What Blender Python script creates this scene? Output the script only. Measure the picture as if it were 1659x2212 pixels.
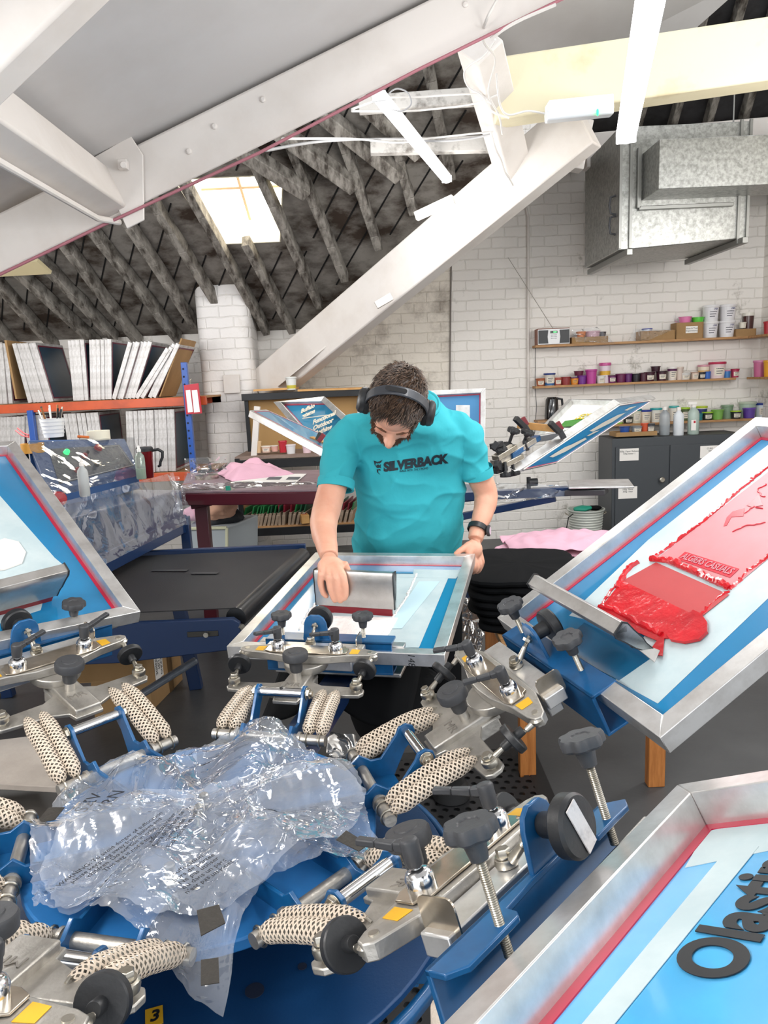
import bpy, bmesh, math, random
from math import sin, cos, pi, radians as RD
from mathutils import Vector as V, Matrix as MX, noise as NZ
SC = bpy.context.scene; COL = SC.collection
for o in list(bpy.data.objects): bpy.data.objects.remove(o)
# ------------------------------------------------------------ camera
FPX, PITCH, ROLL, CH = 1599.0, RD(10.10), RD(2.51), 1.68
_F = V((0, cos(PITCH), -sin(PITCH))); _U0 = V((0, sin(PITCH), cos(PITCH))); _R0 = V((1, 0, 0))
_R = cos(ROLL)*_R0 - sin(ROLL)*_U0; _U = cos(ROLL)*_U0 + sin(ROLL)*_R0
CAM = V((0, 0, CH))
cd = bpy.data.cameras.new('camera'); cam = bpy.data.objects.new('camera', cd); COL.objects.link(cam)
cd.sensor_fit = 'VERTICAL'; cd.sensor_height = 24.0; cd.lens = FPX/2212*24.0; cd.clip_start = .05
mw = MX.Identity(4)
for i in range(3):
    mw[i][0] = _R[i]; mw[i][1] = _U[i]; mw[i][2] = -_F[i]; mw[i][3] = CAM[i]
cam.matrix_world = mw; SC.camera = cam
# ------------------------------------------------------------ view + world
SC.view_settings.view_transform = 'Standard'; SC.view_settings.look = 'None'
SC.view_settings.exposure = 0.42; SC.view_settings.gamma = 1.0; SC.view_settings.use_curve_mapping = False
W = bpy.data.worlds.new('world'); SC.world = W; W.use_nodes = True
bg = W.node_tree.nodes['Background']; bg.inputs[0].default_value = (.93, .96, 1, 1); bg.inputs[1].default_value = 1.32
def lamp(name, loc, sx, sy, power, rot=(0, 0, 0), col=(1, .985, .96)):
    l = bpy.data.lights.new(name, 'AREA'); l.shape = 'RECTANGLE'; l.size = sx; l.size_y = sy; l.energy = power; l.color = col
    o = bpy.data.objects.new(name, l); COL.objects.link(o); o.location = loc; o.rotation_euler = rot; return o
# light thrown by the LED battens: opal tubes shine all round (the batten bodies are built further down)
BATTENS = [((.89, 2.73, 2.461), (.56, 1.50, 2.50), 12), ((.07, 4.12, 3.1), (.566, 5.77, 3.1), 13), ((-1.3, .9, 2.5), (-1.1, -.5, 2.5), 32), ((2.0, 1.1, 2.5), (1.8, -.4, 2.5), 13), ((2.3, 3.4, 3.0), (3.3, 4.4, 3.0), 34), ((-3.2, 3.9, 2.4), (-2.2, 4.2, 2.4), 34)]  # first two hang in view; the last four are unseen, added to brighten
for (a, b, pw) in BATTENS:
    a = V(a); b = V(b)
    for i in range(3):
        l = bpy.data.lights.new('batten_light', 'POINT'); l.shadow_soft_size = .12; l.energy = pw*.62; l.color = (1, .985, .965)
        o = bpy.data.objects.new('batten_light', l); COL.objects.link(o); o.location = a.lerp(b, (i+.5)/3)-V((0, 0, .30))
# ------------------------------------------------------------ picking helpers: camera rays met with real planes
def ray(x, y): return _F + _R*((x-829.5)/FPX) + _U*((1106-y)/FPX)
def Yp(x, y, d): q = ray(x, y); return CAM + q*(d/q.y)
def Zp(x, y, z): q = ray(x, y); return CAM + q*((z-CH)/q.z)
def PLp(x, y, p0, n): q = ray(x, y); n = V(n); return CAM + q*((V(p0)-CAM).dot(n)/q.dot(n))
# ------------------------------------------------------------ materials
def s2l(c): return c/12.92 if c <= .04045 else ((c+.055)/1.055)**2.4
def hx(h):
    h = h.lstrip('#'); return tuple(s2l(int(h[i:i+2], 16)/255) for i in (0, 2, 4))+(1,)
MT = {}
def mat(name, col, rough=.5, metal=0, bump=None, var=None, emis=None, alpha=None, trans=0, coat=0, sub=0, spec=None, stretch=None):
    if name in MT: return MT[name]
    m = bpy.data.materials.new(name); m.use_nodes = True; nt = m.node_tree; N = nt.nodes; L = nt.links
    b = N['Principled BSDF']; b.inputs['Base Color'].default_value = hx(col); b.inputs['Roughness'].default_value = rough
    b.inputs['Metallic'].default_value = metal
    if spec is not None: b.inputs['Specular IOR Level'].default_value = spec
    if coat: b.inputs['Coat Weight'].default_value = coat; b.inputs['Coat Roughness'].default_value = .08
    if sub: b.inputs['Subsurface Weight'].default_value = sub; b.inputs['Subsurface Radius'].default_value = (.8, .3, .15); b.inputs['Subsurface Scale'].default_value = .01
    if trans: b.inputs['Transmission Weight'].default_value = trans
    if emis: b.inputs['Emission Color'].default_value = hx(emis[0]); b.inputs['Emission Strength'].default_value = emis[1]
    tc = N.new('ShaderNodeTexCoord'); co = tc.outputs['Object']
    if stretch:
        mp = N.new('ShaderNodeMapping'); mp.inputs['Scale'].default_value = stretch; L.new(co, mp.inputs[0]); co = mp.outputs[0]
    if var:
        sc, h2, lo, hi = var; n = N.new('ShaderNodeTexNoise'); n.inputs['Scale'].default_value = sc; n.inputs['Detail'].default_value = 6
        n.inputs['Roughness'].default_value = .62
        L.new(co, n.inputs[0]); r = N.new('ShaderNodeValToRGB'); r.color_ramp.elements[0].position = lo; r.color_ramp.elements[1].position = hi
        r.color_ramp.elements[0].color = hx(h2); r.color_ramp.elements[1].color = hx(col); L.new(n.outputs[0], r.inputs[0]); L.new(r.outputs[0], b.inputs['Base Color'])
    if bump:
        sc, st = bump; n = N.new('ShaderNodeTexNoise'); n.inputs['Scale'].default_value = sc; n.inputs['Detail'].default_value = 4
        L.new(co, n.inputs[0]); bp = N.new('ShaderNodeBump'); bp.inputs['Strength'].default_value = st; bp.inputs['Distance'].default_value = .01
        L.new(n.outputs[0], bp.inputs['Height']); L.new(bp.outputs[0], b.inputs['Normal'])
    if alpha is not None: b.inputs['Alpha'].default_value = alpha
    MT[name] = m; return m
def film(name, tint='#dfe8f2', haze=.06, sc=5, st=.35, gl=.9, rough=.07, mulv=.85):
    "thin clear polythene: see-through, milky, with sharp reflections on its creases"
    m = bpy.data.materials.new(name); m.use_nodes = True; nt = m.node_tree; N = nt.nodes; L = nt.links; N.clear()
    out = N.new('ShaderNodeOutputMaterial'); tr = N.new('ShaderNodeBsdfTransparent'); tr.inputs[0].default_value = (.96, .97, .98, 1)
    df = N.new('ShaderNodeBsdfDiffuse'); df.inputs[0].default_value = hx(tint); g = N.new('ShaderNodeBsdfGlossy'); g.inputs['Roughness'].default_value = rough
    g.inputs[0].default_value = (gl, gl, gl, 1)
    tc = N.new('ShaderNodeTexCoord'); n = N.new('ShaderNodeTexNoise'); n.inputs['Scale'].default_value = sc; n.inputs['Detail'].default_value = 3
    n.inputs['Distortion'].default_value = 1.2
    L.new(tc.outputs['Object'], n.inputs[0]); bp = N.new('ShaderNodeBump'); bp.inputs['Strength'].default_value = st; bp.inputs['Distance'].default_value = .02
    L.new(n.outputs[0], bp.inputs['Height']); L.new(bp.outputs[0], g.inputs['Normal'])
    fr = N.new('ShaderNodeFresnel'); fr.inputs[0].default_value = 1.5; L.new(bp.outputs[0], fr.inputs['Normal'])
    a = N.new('ShaderNodeMixShader'); a.inputs[0].default_value = haze; L.new(tr.outputs[0], a.inputs[1]); L.new(df.outputs[0], a.inputs[2])
    mul = N.new('ShaderNodeMath'); mul.operation = 'MULTIPLY'; mul.inputs[1].default_value = mulv; mul.use_clamp = True; L.new(fr.outputs[0], mul.inputs[0])
    b = N.new('ShaderNodeMixShader'); L.new(mul.outputs[0], b.inputs[0]); L.new(a.outputs[0], b.inputs[1]); L.new(g.outputs[0], b.inputs[2]); L.new(b.outputs[0], out.inputs[0])
    MT[name] = m; return m
def brick(name, col='#ebe6df', dirt='#9c968a', dlo=.30, dhi=.40, ax='xz', bs=1.0, mort=.95):
    "white painted brick: relief from a brick pattern, flaked and sooty patches"
    m = bpy.data.materials.new(name); m.use_nodes = True; nt = m.node_tree; N = nt.nodes; L = nt.links; b = N['Principled BSDF']; b.inputs['Roughness'].default_value = .62
    tc = N.new('ShaderNodeTexCoord'); sp = N.new('ShaderNodeSeparateXYZ'); L.new(tc.outputs['Object'], sp.inputs[0]); cb = N.new('ShaderNodeCombineXYZ')
    L.new(sp.outputs['XYZ'.index(ax[0].upper())], cb.inputs[0]); L.new(sp.outputs['XYZ'.index(ax[1].upper())], cb.inputs[1])
    wn = N.new('ShaderNodeTexNoise'); wn.inputs['Scale'].default_value = 9; L.new(tc.outputs['Object'], wn.inputs[0])
    va = N.new('ShaderNodeVectorMath'); va.operation = 'MULTIPLY_ADD'; va.inputs[1].default_value = (.025,)*3; L.new(wn.outputs['Color'], va.inputs[0]); L.new(cb.outputs[0], va.inputs[2])
    br = N.new('ShaderNodeTexBrick'); L.new(va.outputs[0], br.inputs['Vector']); br.inputs['Scale'].default_value = bs; br.inputs['Brick Width'].default_value = .26
    br.inputs['Row Height'].default_value = .097; br.inputs['Mortar Size'].default_value = .008; br.inputs['Mortar Smooth'].default_value = .8; br.inputs['Color1'].default_value = (.75, .75, .75, 1)
    br.inputs['Color2'].default_value = (1, 1, 1, 1); br.inputs['Mortar'].default_value = (0, 0, 0, 1)
    n2 = N.new('ShaderNodeTexNoise'); n2.inputs['Scale'].default_value = 2.1; n2.inputs['Detail'].default_value = 9; n2.inputs['Roughness'].default_value = .74; L.new(tc.outputs['Object'], n2.inputs[0])
    r = N.new('ShaderNodeValToRGB'); r.color_ramp.elements[0].position = dlo; r.color_ramp.elements[1].position = dhi; r.color_ramp.elements[0].color = hx(dirt); r.color_ramp.elements[1].color = hx(col)
    L.new(n2.outputs[0], r.inputs[0]); mx = N.new('ShaderNodeMix'); mx.data_type = 'RGBA'; mx.blend_type = 'MULTIPLY'
    L.new(r.outputs[0], mx.inputs[6]); r2 = N.new('ShaderNodeValToRGB'); r2.color_ramp.elements[0].color = (mort, mort, mort*.98, 1); r2.color_ramp.elements[1].color = (1, 1, 1, 1); r2.color_ramp.elements[1].position = .5
    L.new(br.outputs['Color'], r2.inputs[0]); L.new(r2.outputs[0], mx.inputs[7]); mx.inputs[0].default_value = 1; L.new(mx.outputs[2], b.inputs['Base Color'])
    n3 = N.new('ShaderNodeTexNoise'); n3.inputs['Scale'].default_value = 22; n3.inputs['Detail'].default_value = 5; L.new(tc.outputs['Object'], n3.inputs[0])
    ad = N.new('ShaderNodeMath'); ad.operation = 'MULTIPLY_ADD'; ad.inputs[1].default_value = .55; L.new(n3.outputs[0], ad.inputs[0]); L.new(br.outputs['Color'], ad.inputs[2])
    bp = N.new('ShaderNodeBump'); bp.inputs['Strength'].default_value = .6; bp.inputs['Distance'].default_value = .010; L.new(ad.outputs[0], bp.inputs['Height']); L.new(bp.outputs[0], b.inputs['Normal'])
    MT[name] = m; return m
def lattice(name, col, nu, nv, wire=.3, diamond=True, rough=.8, co='UV', hole_round=False):
    "open net: wires opaque, gaps clear; the pattern follows the UV map (or object xy)"
    m = bpy.data.materials.new(name); m.use_nodes = True; nt = m.node_tree; N = nt.nodes; L = nt.links; b = N['Principled BSDF']
    b.inputs['Base Color'].default_value = hx(col); b.inputs['Roughness'].default_value = rough
    tc = N.new('ShaderNodeTexCoord'); sp = N.new('ShaderNodeSeparateXYZ'); L.new(tc.outputs[co], sp.inputs[0])
    def mth(op, a, c=None, d=None):
        n = N.new('ShaderNodeMath'); n.operation = op
        for i, x in enumerate((a, c, d)):
            if x is None: continue
            if isinstance(x, (int, float)): n.inputs[i].default_value = x
            else: L.new(x, n.inputs[i])
        return n.outputs[0]
    u = mth('MULTIPLY', sp.outputs[0], nu); v = mth('MULTIPLY', sp.outputs[1], nv)
    if hole_round:
        row = mth('FLOOR', v); off = mth('MULTIPLY', mth('MODULO', row, 2), .5)
        fu = mth('SUBTRACT', mth('FRACT', mth('ADD', u, off)), .5); fv = mth('SUBTRACT', mth('FRACT', v), .5)
        d = mth('SQRT', mth('ADD', mth('MULTIPLY', fu, fu), mth('MULTIPLY', fv, fv))); a = mth('GREATER_THAN', d, wire)
    else:
        p, q = (mth('ADD', u, v), mth('SUBTRACT', u, v)) if diamond else (u, v)
        fa = mth('ABSOLUTE', mth('SUBTRACT', mth('FRACT', p), .5)); fb = mth('ABSOLUTE', mth('SUBTRACT', mth('FRACT', q), .5))
        a = mth('GREATER_THAN', mth('MAXIMUM', fa, fb), .5-wire/2)
    L.new(a, b.inputs['Alpha']); MT[name] = m; return m
# ------------------------------------------------------------ mesh builder
def frm(o, x=None, y=None, z=None):
    m = MX.Identity(4)
    for j, a in enumerate((x or V((1, 0, 0)), y or V((0, 1, 0)), z or V((0, 0, 1)), o)):
        for i in range(3): m[i][j] = a[i]
    return m
def basis(ax):
    ax = V(ax).normalized(); t = V((0, 0, 1)) if abs(ax.z) < .9 else V((1, 0, 0)); a = ax.cross(t).normalized(); return a, ax.cross(a).normalized(), ax
def rotm(rx=0, ry=0, rz=0): return (MX.Rotation(RD(rz), 3, 'Z') @ MX.Rotation(RD(ry), 3, 'Y') @ MX.Rotation(RD(rx), 3, 'X'))
def wmat(o):
    m = o.matrix_basis.copy()
    while o.parent is not None: o = o.parent; m = o.matrix_basis @ m
    return m
class MB:
    def __init__(s): s.v = []; s.f = []; s.m = []; s.uv = []; s.hasuv = False
    def add(s, vs, fs, mi=0, uvs=None):
        k = len(s.v); s.v += [V(p) for p in vs]
        for i, f in enumerate(fs): s.f.append([k+j for j in f]); s.m.append(mi); s.uv.append(uvs[i] if uvs else None)
        if uvs: s.hasuv = True
        return s
    def hexa(s, p, mi=0): return s.add(p, [(0, 3, 2, 1), (4, 5, 6, 7), (0, 1, 5, 4), (1, 2, 6, 5), (2, 3, 7, 6), (3, 0, 4, 7)], mi)
    def box(s, c, d, R=None, mi=0):
        c = V(c); x, y, z = d[0]/2, d[1]/2, d[2]/2; R = R or MX.Identity(3)
        return s.hexa([c+R @ V(p) for p in ((-x, -y, -z), (x, -y, -z), (x, y, -z), (-x, y, -z), (-x, -y, z), (x, -y, z), (x, y, z), (-x, y, z))], mi)
    def bar(s, a, b, w, h, up=(0, 0, 1), mi=0, w2=None, h2=None):
        a = V(a); b = V(b); d = (b-a).normalized(); u = V(up); sd = d.cross(u).normalized(); u = sd.cross(d).normalized(); w2 = w2 or w; h2 = h2 or h
        P = []
        for q, ww, hh in ((a, w, h), (b, w2, h2)): P += [q-sd*ww/2-u*hh/2, q+sd*ww/2-u*hh/2, q+sd*ww/2+u*hh/2, q-sd*ww/2+u*hh/2]
        return s.hexa(P, mi)
    def lathe(s, prof, o=(0, 0, 0), ax=(0, 0, 1), n=24, mi=0, cap=True, uv=False):
        a, b, c = basis(ax); o = V(o); vs = []; fs = []; uvs = []
        for r, z in prof:
            for i in range(n): t = 2*pi*i/n; vs.append(o+c*z+(a*cos(t)+b*sin(t))*r)
        for k in range(len(prof)-1):
            for i in range(n): fs.append((k*n+i, k*n+(i+1) % n, (k+1)*n+(i+1) % n, (k+1)*n+i)); uvs.append([(i/n, k/(len(prof)-1)), ((i+1)/n, k/(len(prof)-1)), ((i+1)/n, (k+1)/(len(prof)-1)), (i/n, (k+1)/(len(prof)-1))])
        if cap:
            fs.append(tuple(range(n))[::-1]); uvs.append([(0, 0)]*n); fs.append(tuple((len(prof)-1)*n+i for i in range(n))); uvs.append([(0, 0)]*n)
        return s.add(vs, fs, mi, uvs if uv else None)
    def cyl(s, a, b, r, r2=None, n=20, mi=0): a = V(a); b = V(b); return s.lathe([(r, 0), (r if r2 is None else r2, (b-a).length)], a, b-a, n, mi)
    def tube(s, pts, r, n=10, mi=0, cap=True, uv=False, closed=False):
        pts = [V(p) for p in pts]; K = len(pts); rr = r if isinstance(r, (list, tuple)) else [r]*K; vs = []; fs = []; uvs = []; pa = None
        for k in range(K):
            t = (pts[(k+1) % K]-pts[k-1]) if closed else (pts[min(k+1, K-1)]-pts[max(k-1, 0)])
            t = t.normalized()
            if pa is None: a, b, _ = basis(t)
            else: a = (pa-t*pa.dot(t)).normalized(); b = t.cross(a)
            pa = a
            for i in range(n): th = 2*pi*i/n; vs.append(pts[k]+(a*cos(th)+b*sin(th))*rr[k])
        for k in range(K if closed else K-1):
            k2 = (k+1) % K
            for i in range(n): fs.append((k*n+i, k*n+(i+1) % n, k2*n+(i+1) % n, k2*n+i)); uvs.append([(i/n, k/(K-1)), ((i+1)/n, k/(K-1)), ((i+1)/n, (k+1)/(K-1)), (i/n, (k+1)/(K-1))])
        if cap and not closed: fs.append(tuple(range(n))[::-1]); fs.append(tuple((K-1)*n+i for i in range(n))); uvs += [[(0, 0)]*n]*2
        return s.add(vs, fs, mi, uvs if uv else None)
    def prism(s, poly, z0, z1, M=None, mi=0):
        M = M or MX.Identity(4); n = len(poly); A = sum(poly[i][0]*poly[(i+1) % n][1]-poly[(i+1) % n][0]*poly[i][1] for i in range(n))
        if A < 0: poly = poly[::-1]
        vs = [M @ V((p[0], p[1], z0)) for p in poly]+[M @ V((p[0], p[1], z1)) for p in poly]
        return s.add(vs, [tuple(range(n))[::-1], tuple(range(n, 2*n))]+[(i, (i+1) % n, n+(i+1) % n, n+i) for i in range(n)], mi)
    def ell(s, c, r, R=None, n=20, k=12, mi=0):
        c = V(c); R = R or MX.Identity(3); vs = [c+R @ V((0, 0, -r[2]))]; fs = []
        for j in range(1, k):
            ph = -pi/2+pi*j/k
            for i in range(n): t = 2*pi*i/n; vs.append(c+R @ V((r[0]*cos(ph)*cos(t), r[1]*cos(ph)*sin(t), r[2]*sin(ph))))
        vs.append(c+R @ V((0, 0, r[2]))); e = len(vs)-1
        for i in range(n): fs.append((0, 1+(i+1) % n, 1+i)); fs.append((e, 1+(k-2)*n+i, 1+(k-2)*n+(i+1) % n))
        for j in range(k-2):
            for i in range(n): fs.append((1+j*n+i, 1+j*n+(i+1) % n, 1+(j+1)*n+(i+1) % n, 1+(j+1)*n+i))
        return s.add(vs, fs, mi)
    def loft(s, rings, mi=0, cap=True):
        n = len(rings[0]); vs = [p for r in rings for p in r]; fs = [(k*n+i, k*n+(i+1) % n, (k+1)*n+(i+1) % n, (k+1)*n+i) for k in range(len(rings)-1) for i in range(n)]
        if cap: fs += [tuple(range(n))[::-1], tuple((len(rings)-1)*n+i for i in range(n))]
        return s.add(vs, fs, mi)
    def grid(s, fn, nu, nv, mi=0, uv=False):
        vs = [fn(i/nu, j/nv) for j in range(nv+1) for i in range(nu+1)]; fs = []; uvs = []
        for j in range(nv):
            for i in range(nu):
                a = j*(nu+1)+i; fs.append((a, a+1, a+nu+2, a+nu+1)); uvs.append([(i/nu, j/nv), ((i+1)/nu, j/nv), ((i+1)/nu, (j+1)/nv), (i/nu, (j+1)/nv)])
        return s.add(vs, fs, mi, uvs if uv else None)
    def mesh(s, name, inv=None):
        me = bpy.data.meshes.new(name); me.from_pydata([(inv @ p if inv else p)[:] for p in s.v], [], s.f)
        for i, p in enumerate(me.polygons): p.material_index = s.m[i]
        if s.hasuv:
            ul = me.uv_layers.new(name='UVMap').data
            for i, p in enumerate(me.polygons):
                if s.uv[i]:
                    for j, li in enumerate(p.loop_indices): ul[li].uv = s.uv[i][j]
        return me
    def build(s, name, mats, parent=None, bevel=0, ang=35, world=False, seg=2, solid=0, sub=0, loc=None):
        inv = None
        if world and parent is not None: inv = wmat(parent).inverted()
        if loc is not None: inv = MX.Translation(-V(loc))
        me = s.mesh(name, inv); mats = mats if isinstance(mats, (list, tuple)) else [mats]
        for m in mats: me.materials.append(m)
        if ang: me.shade_smooth(); me.set_sharp_from_angle(angle=RD(ang))
        o = bpy.data.objects.new(name, me); COL.objects.link(o)
        if parent is not None: o.parent = parent
        if loc is not None: o.location = loc
        if solid: d = o.modifiers.new('solid', 'SOLIDIFY'); d.thickness = solid; d.offset = 0
        if bevel: d = o.modifiers.new('bevel', 'BEVEL'); d.width = bevel; d.segments = seg; d.limit_method = 'ANGLE'; d.angle_limit = RD(40); d.harden_normals = False
        if sub: d = o.modifiers.new('sub', 'SUBSURF'); d.levels = sub; d.render_levels = sub
        return o
def tag(o, label, cat, group=None, kind=None):
    if label: o['label'] = label
    if cat: o['category'] = cat
    if group: o['group'] = group
    if kind: o['kind'] = kind
    return o
def thing(name, label, cat, M=None, group=None):
    o = bpy.data.objects.new(name, None); COL.objects.link(o); o.empty_display_size = .05
    if M is not None: o.matrix_basis = M if isinstance(M, MX) else MX.Translation(V(M))
    return tag(o, label, cat, group)
def struct(name, mb, mats, **k): o = mb.build(name, mats, **k); o['kind'] = 'structure'; return o
KIDS = {}
def copytree(root, M, label=None, group=None):
    r = root.copy(); COL.objects.link(r); r.matrix_basis = M
    if label: r['label'] = label
    if group: r['group'] = group
    def rec(a, b):
        for ch in list(a.children):
            c = ch.copy(); COL.objects.link(c); c.parent = b; rec(ch, c)
    rec(root, r); return r
def remesh(mb, vox, smooth=4, fac=.5, dec=None):
    me = mb.mesh('tmp'); o = bpy.data.objects.new('tmp', me); COL.objects.link(o)
    r = o.modifiers.new('r', 'REMESH'); r.mode = 'VOXEL'; r.voxel_size = vox
    if smooth: q = o.modifiers.new('s', 'SMOOTH'); q.iterations = smooth; q.factor = fac
    bpy.context.view_layer.update(); dg = bpy.context.evaluated_depsgraph_get()
    out = bpy.data.meshes.new_from_object(o.evaluated_get(dg)); bpy.data.objects.remove(o); return out
def linkmesh(name, me, mats, parent=None, ang=60):
    for m in (mats if isinstance(mats, (list, tuple)) else [mats]): me.materials.append(m)
    me.shade_smooth()
    if parent is not None: me.transform(wmat(parent).inverted())
    o = bpy.data.objects.new(name, me); COL.objects.link(o)
    if parent is not None: o.parent = parent
    return o
def text(name, body, size, M, m, parent, shear=0, ext=.0003, bold=0, align='CENTER', sx=1, world=False, line=1):
    c = bpy.data.curves.new('t', 'FONT'); c.body = body; c.size = size; c.shear = shear; c.extrude = ext; c.offset = bold; c.align_x = align; c.align_y = 'CENTER'; c.resolution_u = 8 if size > .05 else 3; c.space_line = line
    o = bpy.data.objects.new('t', c); COL.objects.link(o); bpy.context.view_layer.update()
    me = bpy.data.meshes.new_from_object(o.evaluated_get(bpy.context.evaluated_depsgraph_get())); bpy.data.objects.remove(o)
    me.transform(MX.Diagonal((sx, 1, 1, 1)))
    if world and parent is not None: M = wmat(parent).inverted() @ M
    me.transform(M); me.materials.clear(); me.materials.append(m)
    ob = bpy.data.objects.new(name, me); COL.objects.link(ob); ob.parent = parent; return ob
def rr(w, h, r, n=5, c=(0, 0)):
    P = []
    for (sx, sy, a0) in ((1, 1, 0), (-1, 1, 90), (-1, -1, 180), (1, -1, 270)):
        for i in range(n+1): a = RD(a0+90*i/n); P.append((c[0]+sx*(w/2-r)+r*cos(a), c[1]+sy*(h/2-r)+r*sin(a)))
    return P
R_ = random.Random(7)
# ------------------------------------------------------------ common materials
mALU = mat('aluminium', '#c9c7c4', .34, .85, bump=(60, .06), var=(9, '#a9a5a0', .3, .65))
mALUB = mat('bright_aluminium', '#e2e1df', .3, .75, var=(14, '#c3c0bc', .3, .6))
mCAST = mat('cast_aluminium', '#bdb9b2', .42, .8, bump=(90, .12), var=(12, '#8f8a82', .25, .6))
mSTEEL = mat('zinc_steel', '#c4bfb4', .3, .95, var=(25, '#9a9282', .3, .6))
mCHROME = mat('polished_steel', '#d8d8d8', .14, 1)
mNICK = mat('nickel_plate', '#cfc4b4', .22, .95, var=(18, '#a89a86', .3, .6))
mBLK = mat('black_plastic', '#232426', .42, 0, bump=(140, .05))
mBLKG = mat('grey_black_plastic', '#38393c', .5, 0, bump=(160, .06))
mBLUE = mat('blue_paint', '#12588c', .33, .1, coat=.3, var=(16, '#0e4a78', .3, .6))
mBLUED = mat('navy_paint', '#132f58', .3, .1, coat=.3)
mBLUEH = mat('hub_blue_paint', '#266ca8', .4, .1, var=(6, '#1f5f96', .3, .7))
mWHITE = mat('white_paint', '#dcd6d0', .6, 0, bump=(12, .12), var=(2.2, '#cfc7bf', .3, .55))
mCEIL = mat('ceiling_paint', '#cbc9c8', .7, 0, bump=(6, .05), var=(1.0, '#bdb9b6', .3, .6))
mYEL = mat('cream_paint', '#dcd2b2', .6, 0, bump=(14, .2), var=(2.6, '#c6b58c', .22, .45))
mWOODG = mat('whitewashed_old_timber', '#8f8a82', .85, 0, bump=(22, .9), var=(7, '#3a332c', .36, .6), stretch=(2.5, .9, .9))
mBOARD = mat('sooty_boards', '#827d76', .9, 0, bump=(9, .8), var=(2.6, '#35291f', .38, .58), stretch=(1, 1.6, 1.6))
mPINE = mat('pine', '#b8763a', .5, 0, var=(9, '#94561f', .3, .62), stretch=(6, 6, .6), coat=.2)
mPLY = mat('ply_shelf', '#b98d5e', .6, 0, var=(12, '#8f663c', .3, .6), stretch=(.5, 4, 4))
mCARD = mat('cardboard', '#a8855a', .8, 0, var=(4, '#97764c', .3, .7))
mORANGE = mat('orange_beam', '#c8501e', .4, 0, coat=.2, var=(5, '#a5401a', .3, .6))
mRUB = mat('black_rubber', '#1b1b1c', .55)
mRED = mat('red_line', '#b8103c', .35, coat=.3)
mTAPE = mat('white_tape', '#c2d0d2', .55, 0, bump=(5, .15), var=(7, '#b4c6ca', .4, .6))
mEMUL = mat('blue_emulsion', '#1d7fb4', .22, 0, coat=.6, var=(3, '#1878a8', .3, .7))
mEMULK = mat('light_blue_emulsion', '#58b2e4', .18, 0, coat=.7, var=(4, '#4aa5dc', .3, .7))
mDARKM = mat('dark_mesh_emulsion', '#0f3340', .3, 0, coat=.3, var=(3, '#123c55', .3, .7))
mYST = mat('yellow_sticker', '#d9a51c', .45)
mPAPER = mat('paper', '#eeeae4', .7)
mINKK = mat('black_print', '#16181c', .5)
mFILM = film('clear_film', st=.22, sc=4, mulv=.6); mFILMB = film('bag_film', '#dfeaf9', .15, 7, .7, mulv=2.0, gl=1.2, rough=.05)
mNET = lattice('woven_sleeve', '#cbbcaa', 8, 20, .40)
# ============================================================ THE ROOM
mb = MB(); mb.add([(-6, -2.5, 0), (5, -2.5, 0), (5, 8, 0), (-6, 8, 0)], [(0, 1, 2, 3)])
struct('floor', mb, mat('floor_paint', '#4b4c4d', .42, 0, bump=(30, .08), var=(1.6, '#3d3e3f', .35, .65)))
WY = 7.55
mb = MB(); mb.box((-.2, WY+.1, 2.2), (8.6, .2, 4.4)); struct('wall_back', mb, brick('white_brick'))
mb = MB(); mb.box((3.93, 4.6, 2.2), (.2, 6.1, 4.4)); struct('wall_right', mb, brick('white_brick_side', ax='yz'))
mb = MB(); mb.box((-4.5, 3.5, 1.6), (.2, 8.4, 3.2)); struct('wall_left', mb, brick('white_brick_left', ax='yz'))
# darker weathered patch of the same wall, left of the straight joint
q = [Yp(975, 535, WY-.012), Yp(968, 960, WY-.012), Yp(540, 1000, WY-.012), Yp(548, 830, WY-.012)]
mb = MB(); mb.hexa([q[3], q[2], q[1], q[0]]+[p+V((0, .03, 0)) for p in (q[3], q[2], q[1], q[0])])
struct('trim_1', mb, brick('flaking_brick', '#e4dccf', '#a0968a', .32, .52))
# chimney breast
P = Yp(487, 700, 7.2); mb = MB(); mb.prism(rr(.5, .5, .1, 6), 0, 2.62, MX.Translation((P.x, 7.3, 0))); struct('trim_2', mb, brick('pier_brick', '#e2deda', '#c5bdb2', .2, .4))
mb = MB(); mb.bar((P.x+.05, 7.02, 1.62), (P.x+.05, 7.02, 1.79), .15, .02, (0, 1, 0)); tag(mb.build('blanking_plate', mWHITE, bevel=.003), 'square white blanking plate on the white brick pier', 'wall plate')
# ---- dark roof slope with its skylight opening
RN = V((0, .7845, 1)); RP = V((0, 7.5, 2.25))
def RA(x, y, off=0): return PLp(x, y, RP+RN.normalized()*off, RN)
S0 = RP; DU = V((1, 0, 0)); DV = V((0, -1, .7845)).normalized()
def rc(p): d = p-S0; return (d.dot(DU), d.dot(DV))
def rw(a, b, n=0): return S0+DU*a+DV*b+RN.normalized()*n
sk = [rc(RA(468, 527)), rc(RA(606, 525)), rc(RA(560, 385)), rc(RA(395, 392))]
b0 = (sk[0][1]+sk[1][1])/2; b1 = b0+.66; a0, a1, a2, a3 = sk[0][0], sk[1][0], sk[1][0]+.12, sk[0][0]-.2
vr = [rc(RA(640, 722)), rc(RA(1065, 328)), rc(RA(1035, 120)), rc(RA(1000, -250))]
mb = MB()
def rq(*pts): mb.add([rw(*p) for p in pts]+[rw(p[0], p[1], .03) for p in pts], [tuple(range(len(pts)))[::-1], tuple(range(len(pts), 2*len(pts)))]+[(i, (i+1) % len(pts), len(pts)+(i+1) % len(pts), len(pts)+i) for i in range(len(pts))])
rq((-4.6, -.1), (a0, -.1), (a0, b0), (a3, b1), (a3, 4.6), (-4.6, 4.6))
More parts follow.
